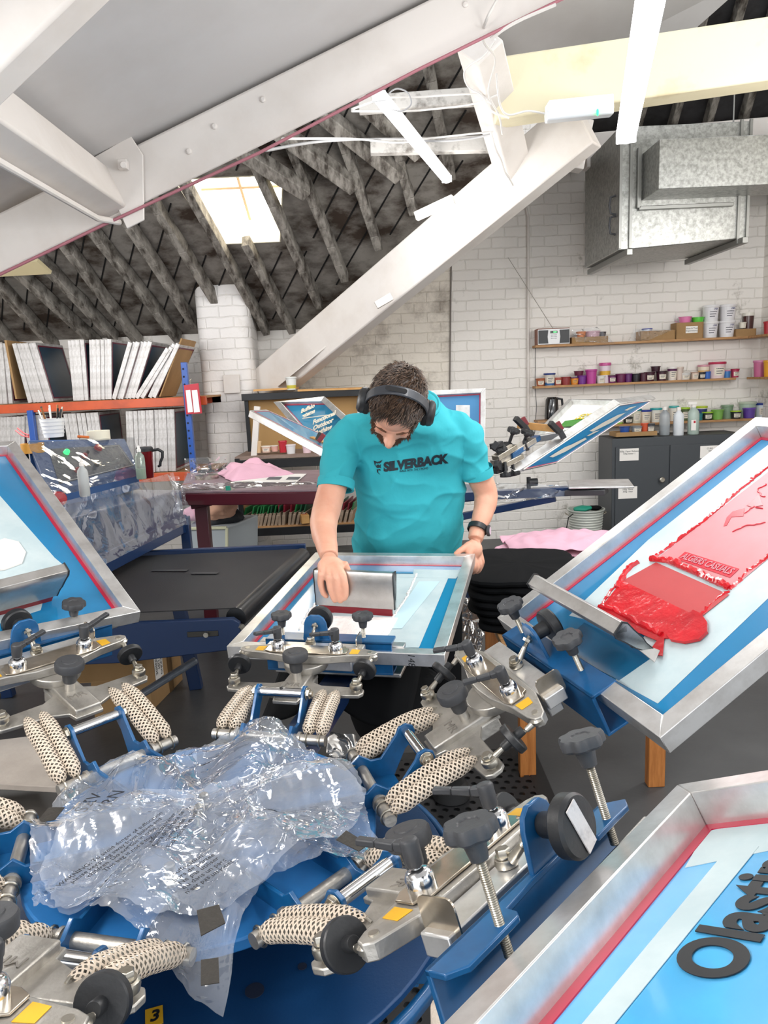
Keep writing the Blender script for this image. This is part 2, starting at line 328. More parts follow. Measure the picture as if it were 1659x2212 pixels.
def vx(b): return vr[0][0]+(b-vr[0][1])/(vr[1][1]-vr[0][1])*(vr[1][0]-vr[0][0])+.22
rq((a0, -.1), (vx(-.1), -.1), (vx(b0), b0), (a1, b0), (a0, b0))
rq((vx(b0), b0), (vr[1][0]+.12, vr[1][1]), (vr[2][0]+.05, vr[2][1]), (vr[2][0]+.05, 4.6), (a3, 4.6), (a3, b1), (a2, b1), (a1, b0))
struct('ceiling', mb, mBOARD, ang=0)
# board joints: thin dark laths under the boards, running across the slope on the skew
mb = MB()
for k in range(-14, 24):
    A0 = (-3.2+k*.22, .1); prev = None
    for q_ in range(24):
        t0, t1 = q_/24, (q_+1)/24; a_ = A0[0]+1.7*t0; b_ = .1+3.3*t0; a2_ = A0[0]+1.7*t1; b2_ = .1+3.3*t1
        if a2_ > min(vx(b_)-.25, vr[2][0]) or (a0-.3 < a_ < a2+.12 and b0-.12 < b_ < b1+.05): continue
        mb.bar(rw(a_, b_, -.004), rw(a2_, b2_, -.004), .012, .006, RN)
tag(mb.build('roof_board_joint', mat('dark_gap', '#0d0b0a', .95)), None, None, kind='structure')
# skylight well and pane
mWELL = mat('cream_well', '#f2ead2', .7)
mb = MB(); c4 = [(a0, b0), (a1, b0), (a2, b1), (a3, b1)]
for i in range(4):
    p, q2 = c4[i], c4[(i+1) % 4]; mb.add([rw(*p), rw(*q2), rw(q2[0], q2[1], .38), rw(p[0], p[1], .38), rw(p[0], p[1], .40), rw(q2[0], q2[1], .40)], [(0, 1, 2, 3), (3, 2, 5, 4)])
struct('window_1', mb, mWELL, ang=0, solid=.015)
mb = MB(); mb.add([rw(p[0], p[1], .39) for p in c4], [(0, 1, 2, 3)]); g = struct('trim_3', mb, mat('daylight_glass', '#ffffff', .4, emis=('#fffdf6', 6)), ang=0)
mb = MB(); mb.bar(rw((a0+a1)/2, b0, .30), rw((a2+a3)/2, b1, .30), .022, .03, RN); mb.bar(rw(a3+.12, (b0+b1)/2, .30), rw(a2-.08, (b0+b1)/2, .30), .022, .02, RN); struct('trim_4', mb, mat('rusty_bar', '#cbb098', .7))
# ---- rafters (pixel ends picked on the slope), each its own timber
raf = [(-60, 640, 40, 760), (-10, 605, 130, 760), (55, 600, 215, 745), (78, 550, 250, 730), (138, 525, 300, 738), (203, 500, 385, 730), (268, 466, 420, 700), (332, 435, 482, 675), (425, 440, 577, 715), (530, 520, 632, 712),
       (555, 360, 690, 658), (632, 322, 745, 600), (742, 305, 818, 532), (860, 330, 892, 455), (925, 150, 975, 380)]
for i, (xa, ya, xb, yb) in enumerate(raf):
    A = RA(xa, ya, -.07); B = RA(xb, yb, -.07); d = (B-A)
    if i not in (9,): A = A-d*.25
    mb = MB(); n = 8
    for j in range(n):
        t0, t1 = j/n, (j+1)/n; w0 = NZ.noise(V((i*3.1, j, 0)))*.012; w1 = NZ.noise(V((i*3.1, j+1, 0)))*.012
        mb.bar(A+d*((1.25 if i != 9 else 1)*t0)+V((w0, 0, 0)), A+d*((1.25 if i != 9 else 1)*t1)+V((w1, 0, 0)), .07+w0, .12, RN, w2=.07+w1)
    tag(mb.build('rafter', mWOODG, bevel=.006), None, None, kind='structure')
# wider cross members on the upper slope
for (xa, ya, xb, yb) in [(500, 310, 662, 415), (575, 262, 765, 402), (690, 240, 862, 378), (780, 215, 905, 330)]:
    mb = MB(); mb.bar(RA(xa, ya, -.2), RA(xb, yb, -.16), .1, .13, RN); tag(mb.build('strut', mWOODG, bevel=.008), None, None, kind='structure')
for (xa, ya, xb, yb, d) in [(800, 318, 1060, 312, 5.6), (775, 228, 1045, 208, 5.3)]:
    mb = MB(); mb.bar(Yp(xa, ya, d), Yp(xb, yb, d), .08, .1); tag(mb.build('collar_tie', mat('chipped_white_timber', '#c9c5bf', .7, bump=(20, .4), var=(8, '#6b645c', .3, .5)), bevel=.006), None, None, kind='structure')
# ---- far white truss beam following the valley
def beam(name, pts, w, h, m=mWHITE, bv=.012, up=(0, 0, 1)):
    mb = MB(); mb.bar(pts[0], pts[1], w, h, up); return struct(name, mb, m, bevel=bv)
A = Yp(568, 842, 7.3); B = Yp(1265, 262, 5.35)
beam('trim_5', (A, B), .16, .37, up=(0, 0, 1))
A2 = Yp(700, 770, 7.42); B2 = Yp(1300, 300, 6.3)
mb = MB(); mb.hexa([Yp(600, 835, 7.5), Yp(985, 520, 7.5), Yp(1260, 352, 7.5), Yp(1275, 250, 7.5), Yp(600, 835, 6.9), Yp(985, 520, 6.2), Yp(1260, 352, 5.8), Yp(1275, 250, 5.8)]); struct('trim_6', mb, mWHITE, ang=0)
mb = MB(); mb.bar(Yp(898, 468, 5.6), Yp(980, 430, 5.5), .05, .06); tag(mb.build('batten_offcut', mWHITE, bevel=.004), 'short white batten nailed to the upper edge of the far sloping beam', 'batten')
mb = MB(); mb.bar(Yp(812, 660, 6.1), Yp(846, 640, 6.1), .06, .06); tag(mb.build('timber_cleat', mWHITE, bevel=.004), 'small white cleat fixed under the far sloping beam', 'cleat')
# white post carrying cables
A = Yp(1035, 95, 4.7); B = Yp(1110, 375, 5.75); beam('trim_7', (A, B), .2, .2, up=(0, 1, 0))
# cream tie beam
A = Yp(1060, 205, 5.1); B = Yp(2080, 55, 5.0); beam('trim_8', (A, B), .2, .36, mYEL)
# pale slope behind the tie beam and dark void on the right
mb = MB(); mb.hexa([Yp(1030, 250, 6.4), Yp(1290, 250, 6.4), Yp(1640, -60, 5.6), Yp(1000, -60, 5.2)]+[p+V((0, .05, .03)) for p in (Yp(1030, 250, 6.4), Yp(1290, 250, 6.4), Yp(1640, -60, 5.6), Yp(1000, -60, 5.2))])
struct('trim_9', mb, mCEIL, ang=0)
mb = MB(); mb.hexa([Yp(1220, 345, 7.5), Yp(1800, 330, 7.5), Yp(1900, -120, 5.9), Yp(1370, -120, 5.9)]+[p+V((0, .04, .05)) for p in (Yp(1220, 345, 7.5), Yp(1800, 330, 7.5), Yp(1900, -120, 5.9), Yp(1370, -120, 5.9))])
struct('trim_10', mb, mat('dark_roof_boards', '#3b3a3c', .85, bump=(8, .6), var=(3, '#1f1d1d', .35, .6)), ang=0)
for i in range(5):
    mb = MB(); x = 1360+i*75; mb.bar(Yp(x, 330, 7.3), Yp(x+110, -60, 6.0), .06, .1, RN); tag(mb.build('rafter', mWOODG, bevel=.006), None, None, kind='structure')
mb = MB(); mb.bar(Yp(1262, 330, 6.9), Yp(1760, 285, 6.9), .14, .28); struct('trim_11', mb, mWHITE, bevel=.01)
mb = MB(); mb.bar(Yp(1262, 262, 6.2), Yp(1240, 368, 6.2), .12, .14, (0, 1, 0)); struct('trim_12', mb, mWHITE, bevel=.008)
# ---- near truss, purlin, ceiling panels
YT = 3.2
A = Yp(-60, 560, YT); B = Yp(1290, -85, YT); 
mb = MB(); mb.hexa([Yp(-70, 625, YT-.09), Yp(1300, -45, YT-.09), Yp(1300, -45, YT+.09), Yp(-70, 625, YT+.09), Yp(-70, 495, YT-.09), Yp(1300, -185, YT-.09), Yp(1300, -185, YT+.09), Yp(-70, 495, YT+.09)]); struct('trim_13', mb, mWHITE, bevel=.008)
def CP(x, y, c=0):   # near ceiling slope: rises to the right, level along the view
    return PLp(x, y, Yp(265, 322, YT)+V((0, 0, c)), (-.402, 0, 1))
n0 = [CP(-700, -900), CP(2300, -900), CP(1290, -170), CP(235, 340), CP(-250, 560)]
A = Yp(265, 334, YT); sl = .402
def cpt(x, y, dz=0): return V((x, y, A.z+(x-A.x)*sl+dz))
mb = MB(); mb.hexa([cpt(A.x-.12, -.6), cpt(2.6, -.6), cpt(2.6, YT), cpt(A.x-.12, YT)]+[cpt(x, y, .04) for x, y in ((A.x-.12, -.6), (2.6, -.6), (2.6, YT), (A.x-.12, YT))]); struct('trim_14', mb, mCEIL, ang=0)
mb = MB(); mb.hexa([cpt(-3.4, -.6), cpt(A.x-.12, -.6), cpt(A.x-.12, YT), cpt(-3.4, YT)]+[cpt(x, y, .04) for x, y in ((-3.4, -.6), (A.x-.12, -.6), (A.x-.12, YT), (-3.4, YT))]); struct('trim_15', mb, mWHITE, ang=0)
# purlin running towards the truss
P0 = Yp(240, 432, YT-.05)
mb = MB(); mb.box((P0.x-.01, 1.3, P0.z+.015), (.12, 3.8, .17), rotm(0, -21.9, 0)); struct('trim_16', mb, mWHITE, bevel=.01)
mb = MB(); mb.tube([(P0.x-.01, .2, P0.z-.10), (P0.x-.01, 3.0, P0.z-.10), (P0.x+.03, 3.13, P0.z-.09)], .012); tag(mb.build('conduit', mWHITE), 'white conduit running under the near purlin', 'conduit')
# gusset plate with bolt, other bolts along the truss
g = thing('gusset_plate', 'white gusset plate with square bolt where the purlin meets the near beam', 'bracket', Yp(262, 350, YT-.1))
mb = MB(); mb.prism([(-.10, .02), (.05, .09), (.09, .02), (.07, -.22), (.0, -.25)], 0, .012, frm(Yp(262, 350, YT-.1), V((1, 0, 0)), V((0, 0, 1)), V((0, -1, 0)))); mb.build('plate', mWHITE, g, bevel=.003, world=True)
mb = MB(); mb.box(Yp(266, 356, YT-.13), (.035, .03, .035)); mb.cyl(Yp(266, 356, YT-.14), Yp(266, 356, YT-.165), .012); mb.build('bolt', mWHITE, g, bevel=.002, world=True)
for (x, y) in ((568, 215), (463, 273), (408, 327), (1005, 10)):
    mb = MB(); p = Yp(x, y, YT-.09); mb.lathe([(.012, 0), (.011, .006), (.006, .010)], p, (0, -1, 0), 16); tag(mb.build('bolt_head', mWHITE), {568: 'round bolt head near the middle of the near sloping beam', 463: 'middle small bolt head of the near sloping beam', 408: 'lowest small bolt head of the near sloping beam, right of the gusset', 1005: 'painted bolt at the top of the near sloping beam'}[x], 'bolt')
# earlier truss at the top left corner
mb = MB(); mb.bar(Yp(-120, 232, 1.8), Yp(330, -205, 1.8), .10, .105); struct('trim_17', mb, mWHITE, bevel=.01)
mb = MB(); mb.tube([Yp(-20, 60, 2.2), Yp(110, -30, 2.2)], .014); mb.tube([Yp(-20, 25, 2.2), Yp(60, -30, 2.2)], .012); tag(mb.build('conduit', mWHITE), 'pair of white painted pipes in the top left corner', 'conduit')
# pink pipe along the underside of the near truss
mb = MB(); mb.tube([Yp(-40, 612, YT-.12), Yp(225, 485, YT-.12), Yp(560, 330, YT-.12), Yp(900, 152, YT-.12), Yp(1230, -10, YT-.12)], .006); tag(mb.build('conduit', mat('pink_wire', '#a86a74', .5)), 'thin dull pink pipe clipped along the lower edge of the near beam', 'pipe')
# yellowish panel glimpsed below the truss at left
mb = MB(); mb.hexa([RA(-40, 600, -.22), RA(110, 592, -.22), RA(80, 565, -.22), RA(-40, 570, -.22)]+[p+V((0, .03, .03)) for p in (RA(-40, 600, -.22), RA(110, 592, -.22), RA(80, 565, -.22), RA(-40, 570, -.22))]); struct('trim_18', mb, mat('pale_panel', '#cdbf98', .6), ang=0)
# white blocks of the low eaves wall between rafter feet are part of wall_back; wall_back joint line
mb = MB(); mb.bar(Yp(975, 540, WY-.02), Yp(970, 960, WY-.02), .012, .02, (0, 1, 0)); struct('trim_19', mb, mat('joint_shadow', '#77706a', .9))  # grey strip along the straight joint in the wall
# conduit down the back wall
mb = MB(); mb.tube([Yp(1040, 425, WY-.04), Yp(1085, 428, WY-.04), Yp(1135, 440, WY-.03), Yp(1141, 470, WY-.03), Yp(1141, 1000, WY-.03)], .013); tag(mb.build('conduit', mWHITE), 'white conduit running straight down the brick back wall', 'conduit')
# ============================================================ THE CAROUSEL PRESS
AZ = {0: 12.96, 1: 72.96, 2: 132.96, 3: 192.96, 4: 252.96, 5: 312.96}
TL = {0: 2, 1: 24.5, 2: 20.2, 3: 10.7, 4: 14, 5: 12}
ZO = {0: -.024, 1: -.019, 2: .002, 3: .036, 4: .02, 5: .017}
HUB = V((-.338, 1.194, .995)); RAD = .396
def armf(k):
    a = RD(AZ[k]); x = V((sin(a), cos(a), 0)); y = V((-cos(a), sin(a), 0)); return frm(HUB+x*RAD, x, y, V((0, 0, 1)))
def headf(k, tilt=None):
    M = armf(k); x0, y, z0, o = [M.col[i].to_3d() for i in range(4)]; t = RD(TL[k] if tilt is None else tilt)
    x = x0*cos(t)+z0*sin(t); z = -x0*sin(t)+z0*cos(t); return frm(o+z0*(ZO[k]+.031)-z*.031, x, y, z)
press = thing('carousel_press', 'blue rotary screen printing press with six radial arms in the foreground', 'printing press', V((HUB.x, HUB.y, 0)))
PW = dict(parent=press, world=True)
def disc(r, z0, z1, n=64, mi=0, holes=()):
    mb = MB(); mb.lathe([(r, z0), (r, z1)], (HUB.x, HUB.y, 0), (0, 0, 1), n, mi); return mb
disc(.30, .90, .92).build('upper_hub_plate', mBLUEH, bevel=.003, **PW)
disc(.43, .80, .815).build('lower_hub_plate', mat('deep_blue_paint', '#123c68', .4, .1, bump=(200, .05)), bevel=.003, **PW)
mb = MB(); mb.lathe([(.445, .775), (.445, .80)], (HUB.x, HUB.y, 0), n=64, cap=False); mb.build('hub_rim', mBLUE, solid=.012, **PW)
mb = MB(); mb.lathe([(.09, .0), (.09, .9)], (HUB.x, HUB.y, 0), n=32); mb.lathe([(.30, .0), (.30, .02)], (HUB.x, HUB.y, 0), n=32); mb.build('pedestal', mBLUED, **PW)
mb = MB(); mb.lathe([(.105, .92), (.1, .945)], (HUB.x, HUB.y, 0), n=40); mb.build('centre_boss', mBLUEH, bevel=.004, **PW)
for (px, py) in ((427, 1742), (366, 1868), (520, 1760), (440, 1716)):
    p = Zp(px, py, .955); mb = MB(); mb.cyl(p-V((0, 0, .05)), p, .0085, n=14); mb.cyl(p, p+V((0, 0, .002)), .0085, .006, n=14); mb.build('cap_screw', mSTEEL, **PW)
# hole caps and numbered sticker on the lower plate
for (px, py, r) in ((550, 2140, .014), (653, 2088, .007)):
    p = Zp(px, py, .816); mb = MB(); mb.lathe([(r, 0), (r, .001)], p, n=20); mb.build('plate_hole', mat('hole_dark', '#0b1a33', .8), **PW)
Ms = frm(Zp(333, 2196, .817), V((.95, .3, 0)).normalized(), V((-.3, .95, 0)).normalized(), V((0, 0, 1)))
mb = MB(); mb.prism([(-.012, -.016), (.012, -.016), (.012, .016), (-.012, .016)], 0, .0006, Ms); mb.build('number_sticker', mYST, **PW)
text('sticker_digit', '3', .026, Ms @ MX.Translation((0, 0, .0008)), mINKK, press, bold=.0008, world=True, shear=.2)
sidep = [(-.27, -.088), (-.27, -.045), (-.115, -.045), (-.098, -.03), (-.075, -.045), (-.055, -.045), (-.022, -.002), (-.016, .012), (0, .018), (.014, .012), (.018, 0), (.012, -.018), (-.004, -.034), (-.03, -.088)]
for k in range(6):
    M = armf(k)
    for s in (1, -1):
        mb = MB(); P = frm(M @ V((0, s*.055, 0)), M.col[0].to_3d(), M.col[2].to_3d(), -M.col[1].to_3d()); mb.prism(sidep, -.0035, .0035, P)
        mb.build('arm_plate', mBLUE, bevel=.0012, **PW)
    mb = MB(); mb.box((-.15, 0, -.085), (.24, .105, .006)); mb.v = [M @ p for p in mb.v]; mb.build('arm_web', mBLUE, **PW)
    mb = MB(); mb.cyl((0, -.052, 0), (0, .052, 0), .0105, n=22); mb.v = [M @ p for p in mb.v]; pin = mb.build('hinge_pin', mCHROME, **PW)
    mb = MB(); mb.cyl((-.094, -.128, -.062), (-.094, .128, -.062), .0115, n=20)
    for s in (1, -1): mb.cyl((-.094, s*.068, -.062), (-.094, s*.074, -.062), .016, n=20)
    mb.v = [M @ p for p in mb.v]; mb.build('spring_bar', mCAST, **PW)
    for s in (1, -1):
        mb = MB(); mb.lathe([(.0125, 0), (.0125, .008)], (0, s*.059, 0), (0, s, 0), 6); mb.lathe([(.007, .008), (.0065, .014)], (0, s*.059, 0), (0, s, 0), 14); mb.lathe([(.014, -.002), (.014, 0)], (0, s*.061, 0), (0, s, 0), 18)
        mb.v = [M @ p for p in mb.v]; mb.build('hinge_nut', mSTEEL, bevel=.0006, **PW)
for k, d, at in ((0, '6', (0.0, -.004)), (3, '3', (0, 0))):
    M = armf(k) @ frm(V((-.0005, 0 if k == 0 else -.005, .0112)), V((0, -1, 0)) if k == 0 else V((0, 1, 0)), V((1, 0, 0)) if k == 0 else V((-1, 0, 0)))
    text('arm_number', d, .017, M, mINKK, press, bold=.0002, world=True)
# springs in woven sleeves, fixed bar to swinging plate
def lerp(a, b, t): return a*(1-t)+b*t
for k in range(6):
    MA, MH = armf(k), headf(k)
    for s in (1, -1):
        for (yb, yt) in ((.116, .108), (.087, .076)):
            a = MA @ V((-.088, s*yb, -.052)); b = MH @ V((.070, s*yt, -.004)); d = b-a; L_ = d.length; up = V((0, 0, .004))
            mb = MB(); n = 26; pts = []; rad = []
            for j in range(n+1):
                t = j/n; pts.append(lerp(a, b, t)+V((0, 0, .006*sin(pi*t)))); e = min(t/.12, (1-t)/.22, 1); rad.append((.0055+.0105*e**.6)*(1+.05*NZ.noise(V((k*5+yb*90, j*.5, s)))))
            mb.tube(pts, rad, 20, uv=True, cap=False); sl = mb.build('spring_sleeve', mNET, **PW)
            mb = MB(); T = int(L_/.0042); A_, B_, _ = basis(d); mb.tube([lerp(a, b, .08+.80*i/(T*8))+A_*.0105*cos(i*pi/4)+B_*.0105*sin(i*pi/4)+V((0, 0, .006*sin(pi*i/(T*8)))) for i in range(T*8+1)], .0014, 5)
            mb.tube([lerp(a, b, .86), lerp(a, b, .93)+V((0, 0, .003)), b+V((0, 0, .005)), b+d.normalized()*.008], .0018, 6)
            sp = mb.build('coil_spring', mSTEEL, **PW)
            mb = MB(); c = MA @ V((-.094, s*yb, -.062)); mb.tube([c+MA.col[0].to_3d()*.0145*cos(q*pi/6)+V((0, 0, .0145*sin(q*pi/6))) for q in range(12)], .002, 6, closed=True)
            mb.build('spring_eye', mSTEEL, **PW)
# ---------------------------------------------------------------- print heads
def knob_star(mb, o, ax, r=.0235, h=.015, mi=0):
    a, b, c = basis(ax); o = V(o); P = []
    for i in range(56): t = 2*pi*i/56; q = r*(1-.13*(.5-.5*cos(7*t))**1.5); P.append((q*cos(t), q*sin(t)))
    rings = []
    for (f, z) in ((.35, -.012), (.42, -.002), (.86, 0), (1, .0035), (1, h-.004), (.93, h), (.45, h-.0005), (.40, h-.002), (.0, h-.002)): rings.append([o+a*p[0]*f+b*p[1]*f+c*z for p in P])
    mb.loft(rings, mi, cap=False)
def thread(mb, a, b, r, pitch=.0022, mi=0):
    a = V(a); b = V(b); L_ = (b-a).length; n = int(L_/pitch); pr = []
    for i in range(n): z = i*pitch; pr += [(r*.86, z), (r, z+pitch*.5)]
    pr.append((r*.86, n*pitch)); mb.lathe(pr, a, b-a, 12, mi)
def hexbolt(mb, o, r=.0085, h=.007, ax=(0, 0, 1), mi=0): mb.lathe([(r, 0), (r, h*.8), (r*.86, h)], o, ax, 6, mi); mb.lathe([(r*1.25, -.0015), (r*1.25, 0)], o, ax, 20, mi)
def lever(mb, o, az, rise=.012, L_=.07, mi=0):
    o = V(o); d = V((cos(az), sin(az), 0)); mb.lathe([(.0095, 0), (.0105, .004), (.0115, .028), (.010, .032), (.0, .033)], o, (0, 0, 1), 18, mi)
    a = o+V((0, 0, .023)); pts = [a-d*.002, a+d*.02+V((0, 0, .002)), a+d*.045+V((0, 0, rise*.6)), a+d*L_+V((0, 0, rise))]
    n = len(pts)
    for i in range(n-1): mb.bar(pts[i], pts[i+1], [.0165, .0125, .0105][i], [.014, .0105, .009][i], w2=[.0125, .0105, .012][i], h2=[.0105, .009, .0085][i], mi=mi)
def head(k, label, lev=(2.5, 2.5), starh=(.055, .055), clamp=True, screen_z=0.0, starz=.033):
    H = headf(k); t = thing('print_head', label, 'print head', H, 'print heads around the carousel press')
    mb = MB()
    prof = [(.012, .030), (.035, .034), (.048, .062), (.056, .120), (.060, .162), (.072, .170), (.090, .168), (.100, .158), (.102, .060), (.118, .034), (.16, .034)]
    mb.prism(prof+[(x, -y) for x, y in prof[::-1]], -.013, -.004); mb.build('swing_plate', mCAST, t, bevel=.002)
    mb = MB(); mb.box((.086, 0, -.002), (.134, .056, .022)); mb.box((.125, 0, -.02), (.06, .07, .03)); nb = mb.build('neck_casting', mCAST, t, bevel=.003)
    text('cast_letters', 'MR', .026, frm(V((.070, 0, .0094)), V((0, -1, 0)), V((1, 0, 0))), mat('cast_letter_edge', '#9b968f', .45, .8), nb, ext=.0008, sx=1.1)
    mb = MB(); mb.lathe([(.011, -.002), (.011, .03)], (.103, 0, .006)); mb.build('knob_post', mCAST, t)
    mb = MB(); mb.lathe([(.013, .028), (.015, .032), (.0165, .055), (.028, .058), (.0305, .061), (.0305, .075), (.028, .079), (.016, .0795), (.015, .081), (0, .082)], (.103, 0, .0), n=36); mb.build('tension_knob', mBLKG, t)
    for s in (1, -1):
        mb = MB(); o = V((.081, s*.152, .004)); mb.lathe([(.008, -.02), (.008, -.004)], o); mb.lathe([(.009, -.004), (.0145, -.001), (.0155, .005), (.0145, .010), (.009, .013)], o, n=20); hexbolt(mb, o+V((0, 0, .014)), .0092, .008)
        ebt = mb.build('rod_end', mSTEEL, t); mb = MB(); e = V((.186, s*.168, .036)); dd = (e-o).normalized(); o2 = o+V((0, 0, .006)); mb.cyl(o2-dd*.002, o2+dd*.034, .007, .0045); mb.build('rod_shank', mSTEEL, t); mb = MB(); mb.lathe([(.008, -.006), (.0125, -.003), (.013, .003), (.009, .007)], e, n=18); mb.cyl(e-dd*.010, e-dd*.026, .006, .005)
        ebt = mb.build('rod_end', mSTEEL, t)
        mb = MB(); thread(mb, o2+dd*.03, e-dd*.022, .004); mb.build('adjuster_thread', mSTEEL, t)
        mb = MB(); c = o2+dd*.056; mb.lathe([(.0075, -.024), (.0085, -.020), (.0085, -.006), (.027, -.006), (.0285, -.004), (.0285, .006), (.027, .008), (.0085, .008), (.0085, .022), (.0075, .024)], c, dd, 36); mb.build('adjuster_wheel', mBLK, t)
    mb = MB(); up = [(.150, 0), (.153, .05), (.168, .105), (.174, .160), (.180, .176), (.192, .180), (.203, .172), (.207, .16), (.222, .11), (.224, 0)]
    mb.prism(up+[(x, -y) for x, y in up[::-1]][1:-1], .026, .046); mb.lathe([(.05, .004), (.055, .012), (.055, .026)], (.175, 0, 0), n=40)
    up_ = mb.build('upper_casting', mCAST, t, bevel=.002)
    for s in (1, -1):
        mb = MB(); mb.cyl((.190, s*.160, .046), (.190, s*.160, .0475), .006); mb.build('rivet', mSTEEL, t)
        mb = MB(); mb.prism([(.176, s*.112), (.205, s*.112), (.202, s*.134), (.178, s*.134)], .0462, .0468); mb.build('warning_sticker', mYST, t)
    mb = MB(); P = [(.164, -.09), (.172, -.106), (.200, -.106), (.203, -.098), (.212, -.094), (.212, .094), (.203, .098), (.200, .106), (.172, .106), (.164, .09)]; mb.prism(P, .047, .0505); mb.build('top_plate', mNICK, t, bevel=.001)
    for i, s in enumerate((1, -1)):
        o = V((.188, s*.075, .0505)); mb = MB(); mb.lathe([(.0175, 0), (.0175, .013), (.0145, .019), (.0115, .021), (.006, .022), (.006, .030)], o, n=32); mb.build('lever_base', mCHROME, t)
        mb = MB(); lever(mb, o+V((0, 0, .024)), lev[i]); mb.build('clamp_lever', mBLKG, t, bevel=.002)
    mb = MB(); mb.box((.247, 0, .022), (.042, .26, .026)); mb.box((.247, 0, -.012), (.03, .2, .03)); mb.build('rear_bar', mALUB, t, bevel=.0025)
    mb = MB(); mb.prism(rr(.052, .05, .01), -.0012, .0012, frm(V((.250, -.118, .044)), V((1, 0, 0)), V((0, 0, 1)), V((0, -1, 0)))); mb.lathe([(.0055, 0), (.0055, .0005)], (.250, -.1164, .046), (0, 1, 0)); mb.build('slotted_bracket', mNICK, t)
    mb = MB(); o = V((.245, .01, .036)); mb.lathe([(.013, 0), (.0145, .004), (.013, .010), (.008, .012)], o, n=20); hexbolt(mb, o+V((0, 0, .013)), .0092, .008); mb.cyl(o+V((.010, 0, .008)), o+V((.032, 0, .026)), .007, .005); thread(mb, o+V((.030, 0, .024)), o+V((.052, 0, .042)), .0045); mb.lathe([(.009, 0), (.009, .006)], o+V((.040, 0, .034)), (1, 0, .8), 6); mb.build('rod_end', mSTEEL, t)
    # blue channel and tombstone bracket
    y0, y1 = -.195, .15; zt = .047 if k == 2 else .033; xw = .296 if k == 2 else .283; zk = zt-.033
    mb = MB(); mb.hexa([(xw, y0, -.052), (xw+.007, y0, -.052), (xw+.007, y1, -.052), (xw, y1, -.052), (xw, y0, zt), (xw+.007, y0, zt), (xw+.007, y1, zt), (xw, y1, zt)])
    if k == 2: mb.prism([(xw, y0), (.322, y0), (.337, y0+.018), (.337, -.095), (.330, -.088), (.316, -.086), (.312, -.03), (.312, .05), (.318, .066), (.337, .070), (.337, y1-.002), (.325, y1+.016), (xw, y1)], zt-.007, zt)
    else: mb.prism([(xw, y0), (.338, y0), (.338, y1), (xw, y1)], zt-.007, zt)
    mb.hexa([(xw, y0, -.056), (.335, y0, -.056), (.335, y1, -.056), (xw, y1, -.056), (xw, y0, -.050), (.335, y0, -.050), (.335, y1, -.050), (xw, y1, -.050)])
    bc = mb.build('clamp_channel', mBLUE, t, bevel=.0015)
    mb = MB(); Q = [(-.036, 0), (-.030, .045), (-.024, .058), (-.012, .066), (.012, .066), (.024, .058), (.030, .045), (.036, 0)]
    mb.prism(Q, -.0035, .0035, frm(V((.300+(.006 if k == 2 else 0), .012, .032+zk)), V((0, 1, 0)), V((0, 0, 1)), V((1, 0, 0)))); mb.build('upright_bracket', mBLUE, bc, bevel=.0015)
    mb = MB(); mb.lathe([(.0125, 0), (.014, .003), (.0155, .028), (.031, .029), (.034, .032), (.034, .046), (.031, .050), (.012, .0505), (0, .0505)], (.305+zk*.4, .012, .072+zk), (1, 0, 0), 40); kn = mb.build('levelling_knob', mBLK, t)
    if k == 2:
        mb = MB(); mb.box((.3625, .012, .086), (.0015, .02, .055), rotm(18, 0, 0)); mb.build('worn_tape_label', mat('worn_label', '#cfcac8', .6, bump=(60, .5), var=(40, '#a8a3a3', .3, .5)), kn)
    for i, s in enumerate((1, -1)):
        x = .318 if k != 2 else .326; h = starh[i]; mb = MB(); thread(mb, (x, s*.113, .008 if k != 2 else .015), (x, s*.113, .036+h), .0055); mb.build('clamp_screw', mSTEEL, t)
        mb = MB(); knob_star(mb, (x, s*.113, .048+h), (0, 0, 1), .0285, .016); mb.lathe([(.0095, -.022), (.0125, -.004), (.012, 0)], (x, s*.113, .048+h), n=20); mb.build('star_knob', mBLKG, t)
    mb = MB()
    if k == 2: mb.box((.345, .015, .003), (.036, .35, .022))
    else: mb.box((.322, -.022, screen_z+.010), (.030, .40, .012))
    mb.build('pressure_bar', mALU, t, bevel=.002)
    return t
h0 = head(0, 'print head in front of the man, holding the screen he is printing', (RD(150), RD(140)), (.03, .035))
h1 = head(1, 'print head right of centre, holding the tilted screen with red ink', (RD(150), RD(165)), (.045, .045))
h2 = head(2, 'print head at lower right with tape on its big round knob', (RD(205), RD(195)), (.085, .085), screen_z=-.03)
h3 = head(3, 'print head cut off by the bottom left corner of the picture', (RD(-40), RD(-40)), (.05, .05))
h4 = head(4, 'print head on the arm at the left edge of the picture', (RD(150), RD(140)), (.05, .05))
h5 = head(5, 'print head at upper left, holding the screen with white ink', (RD(-75), RD(-75)), (.055, .04))
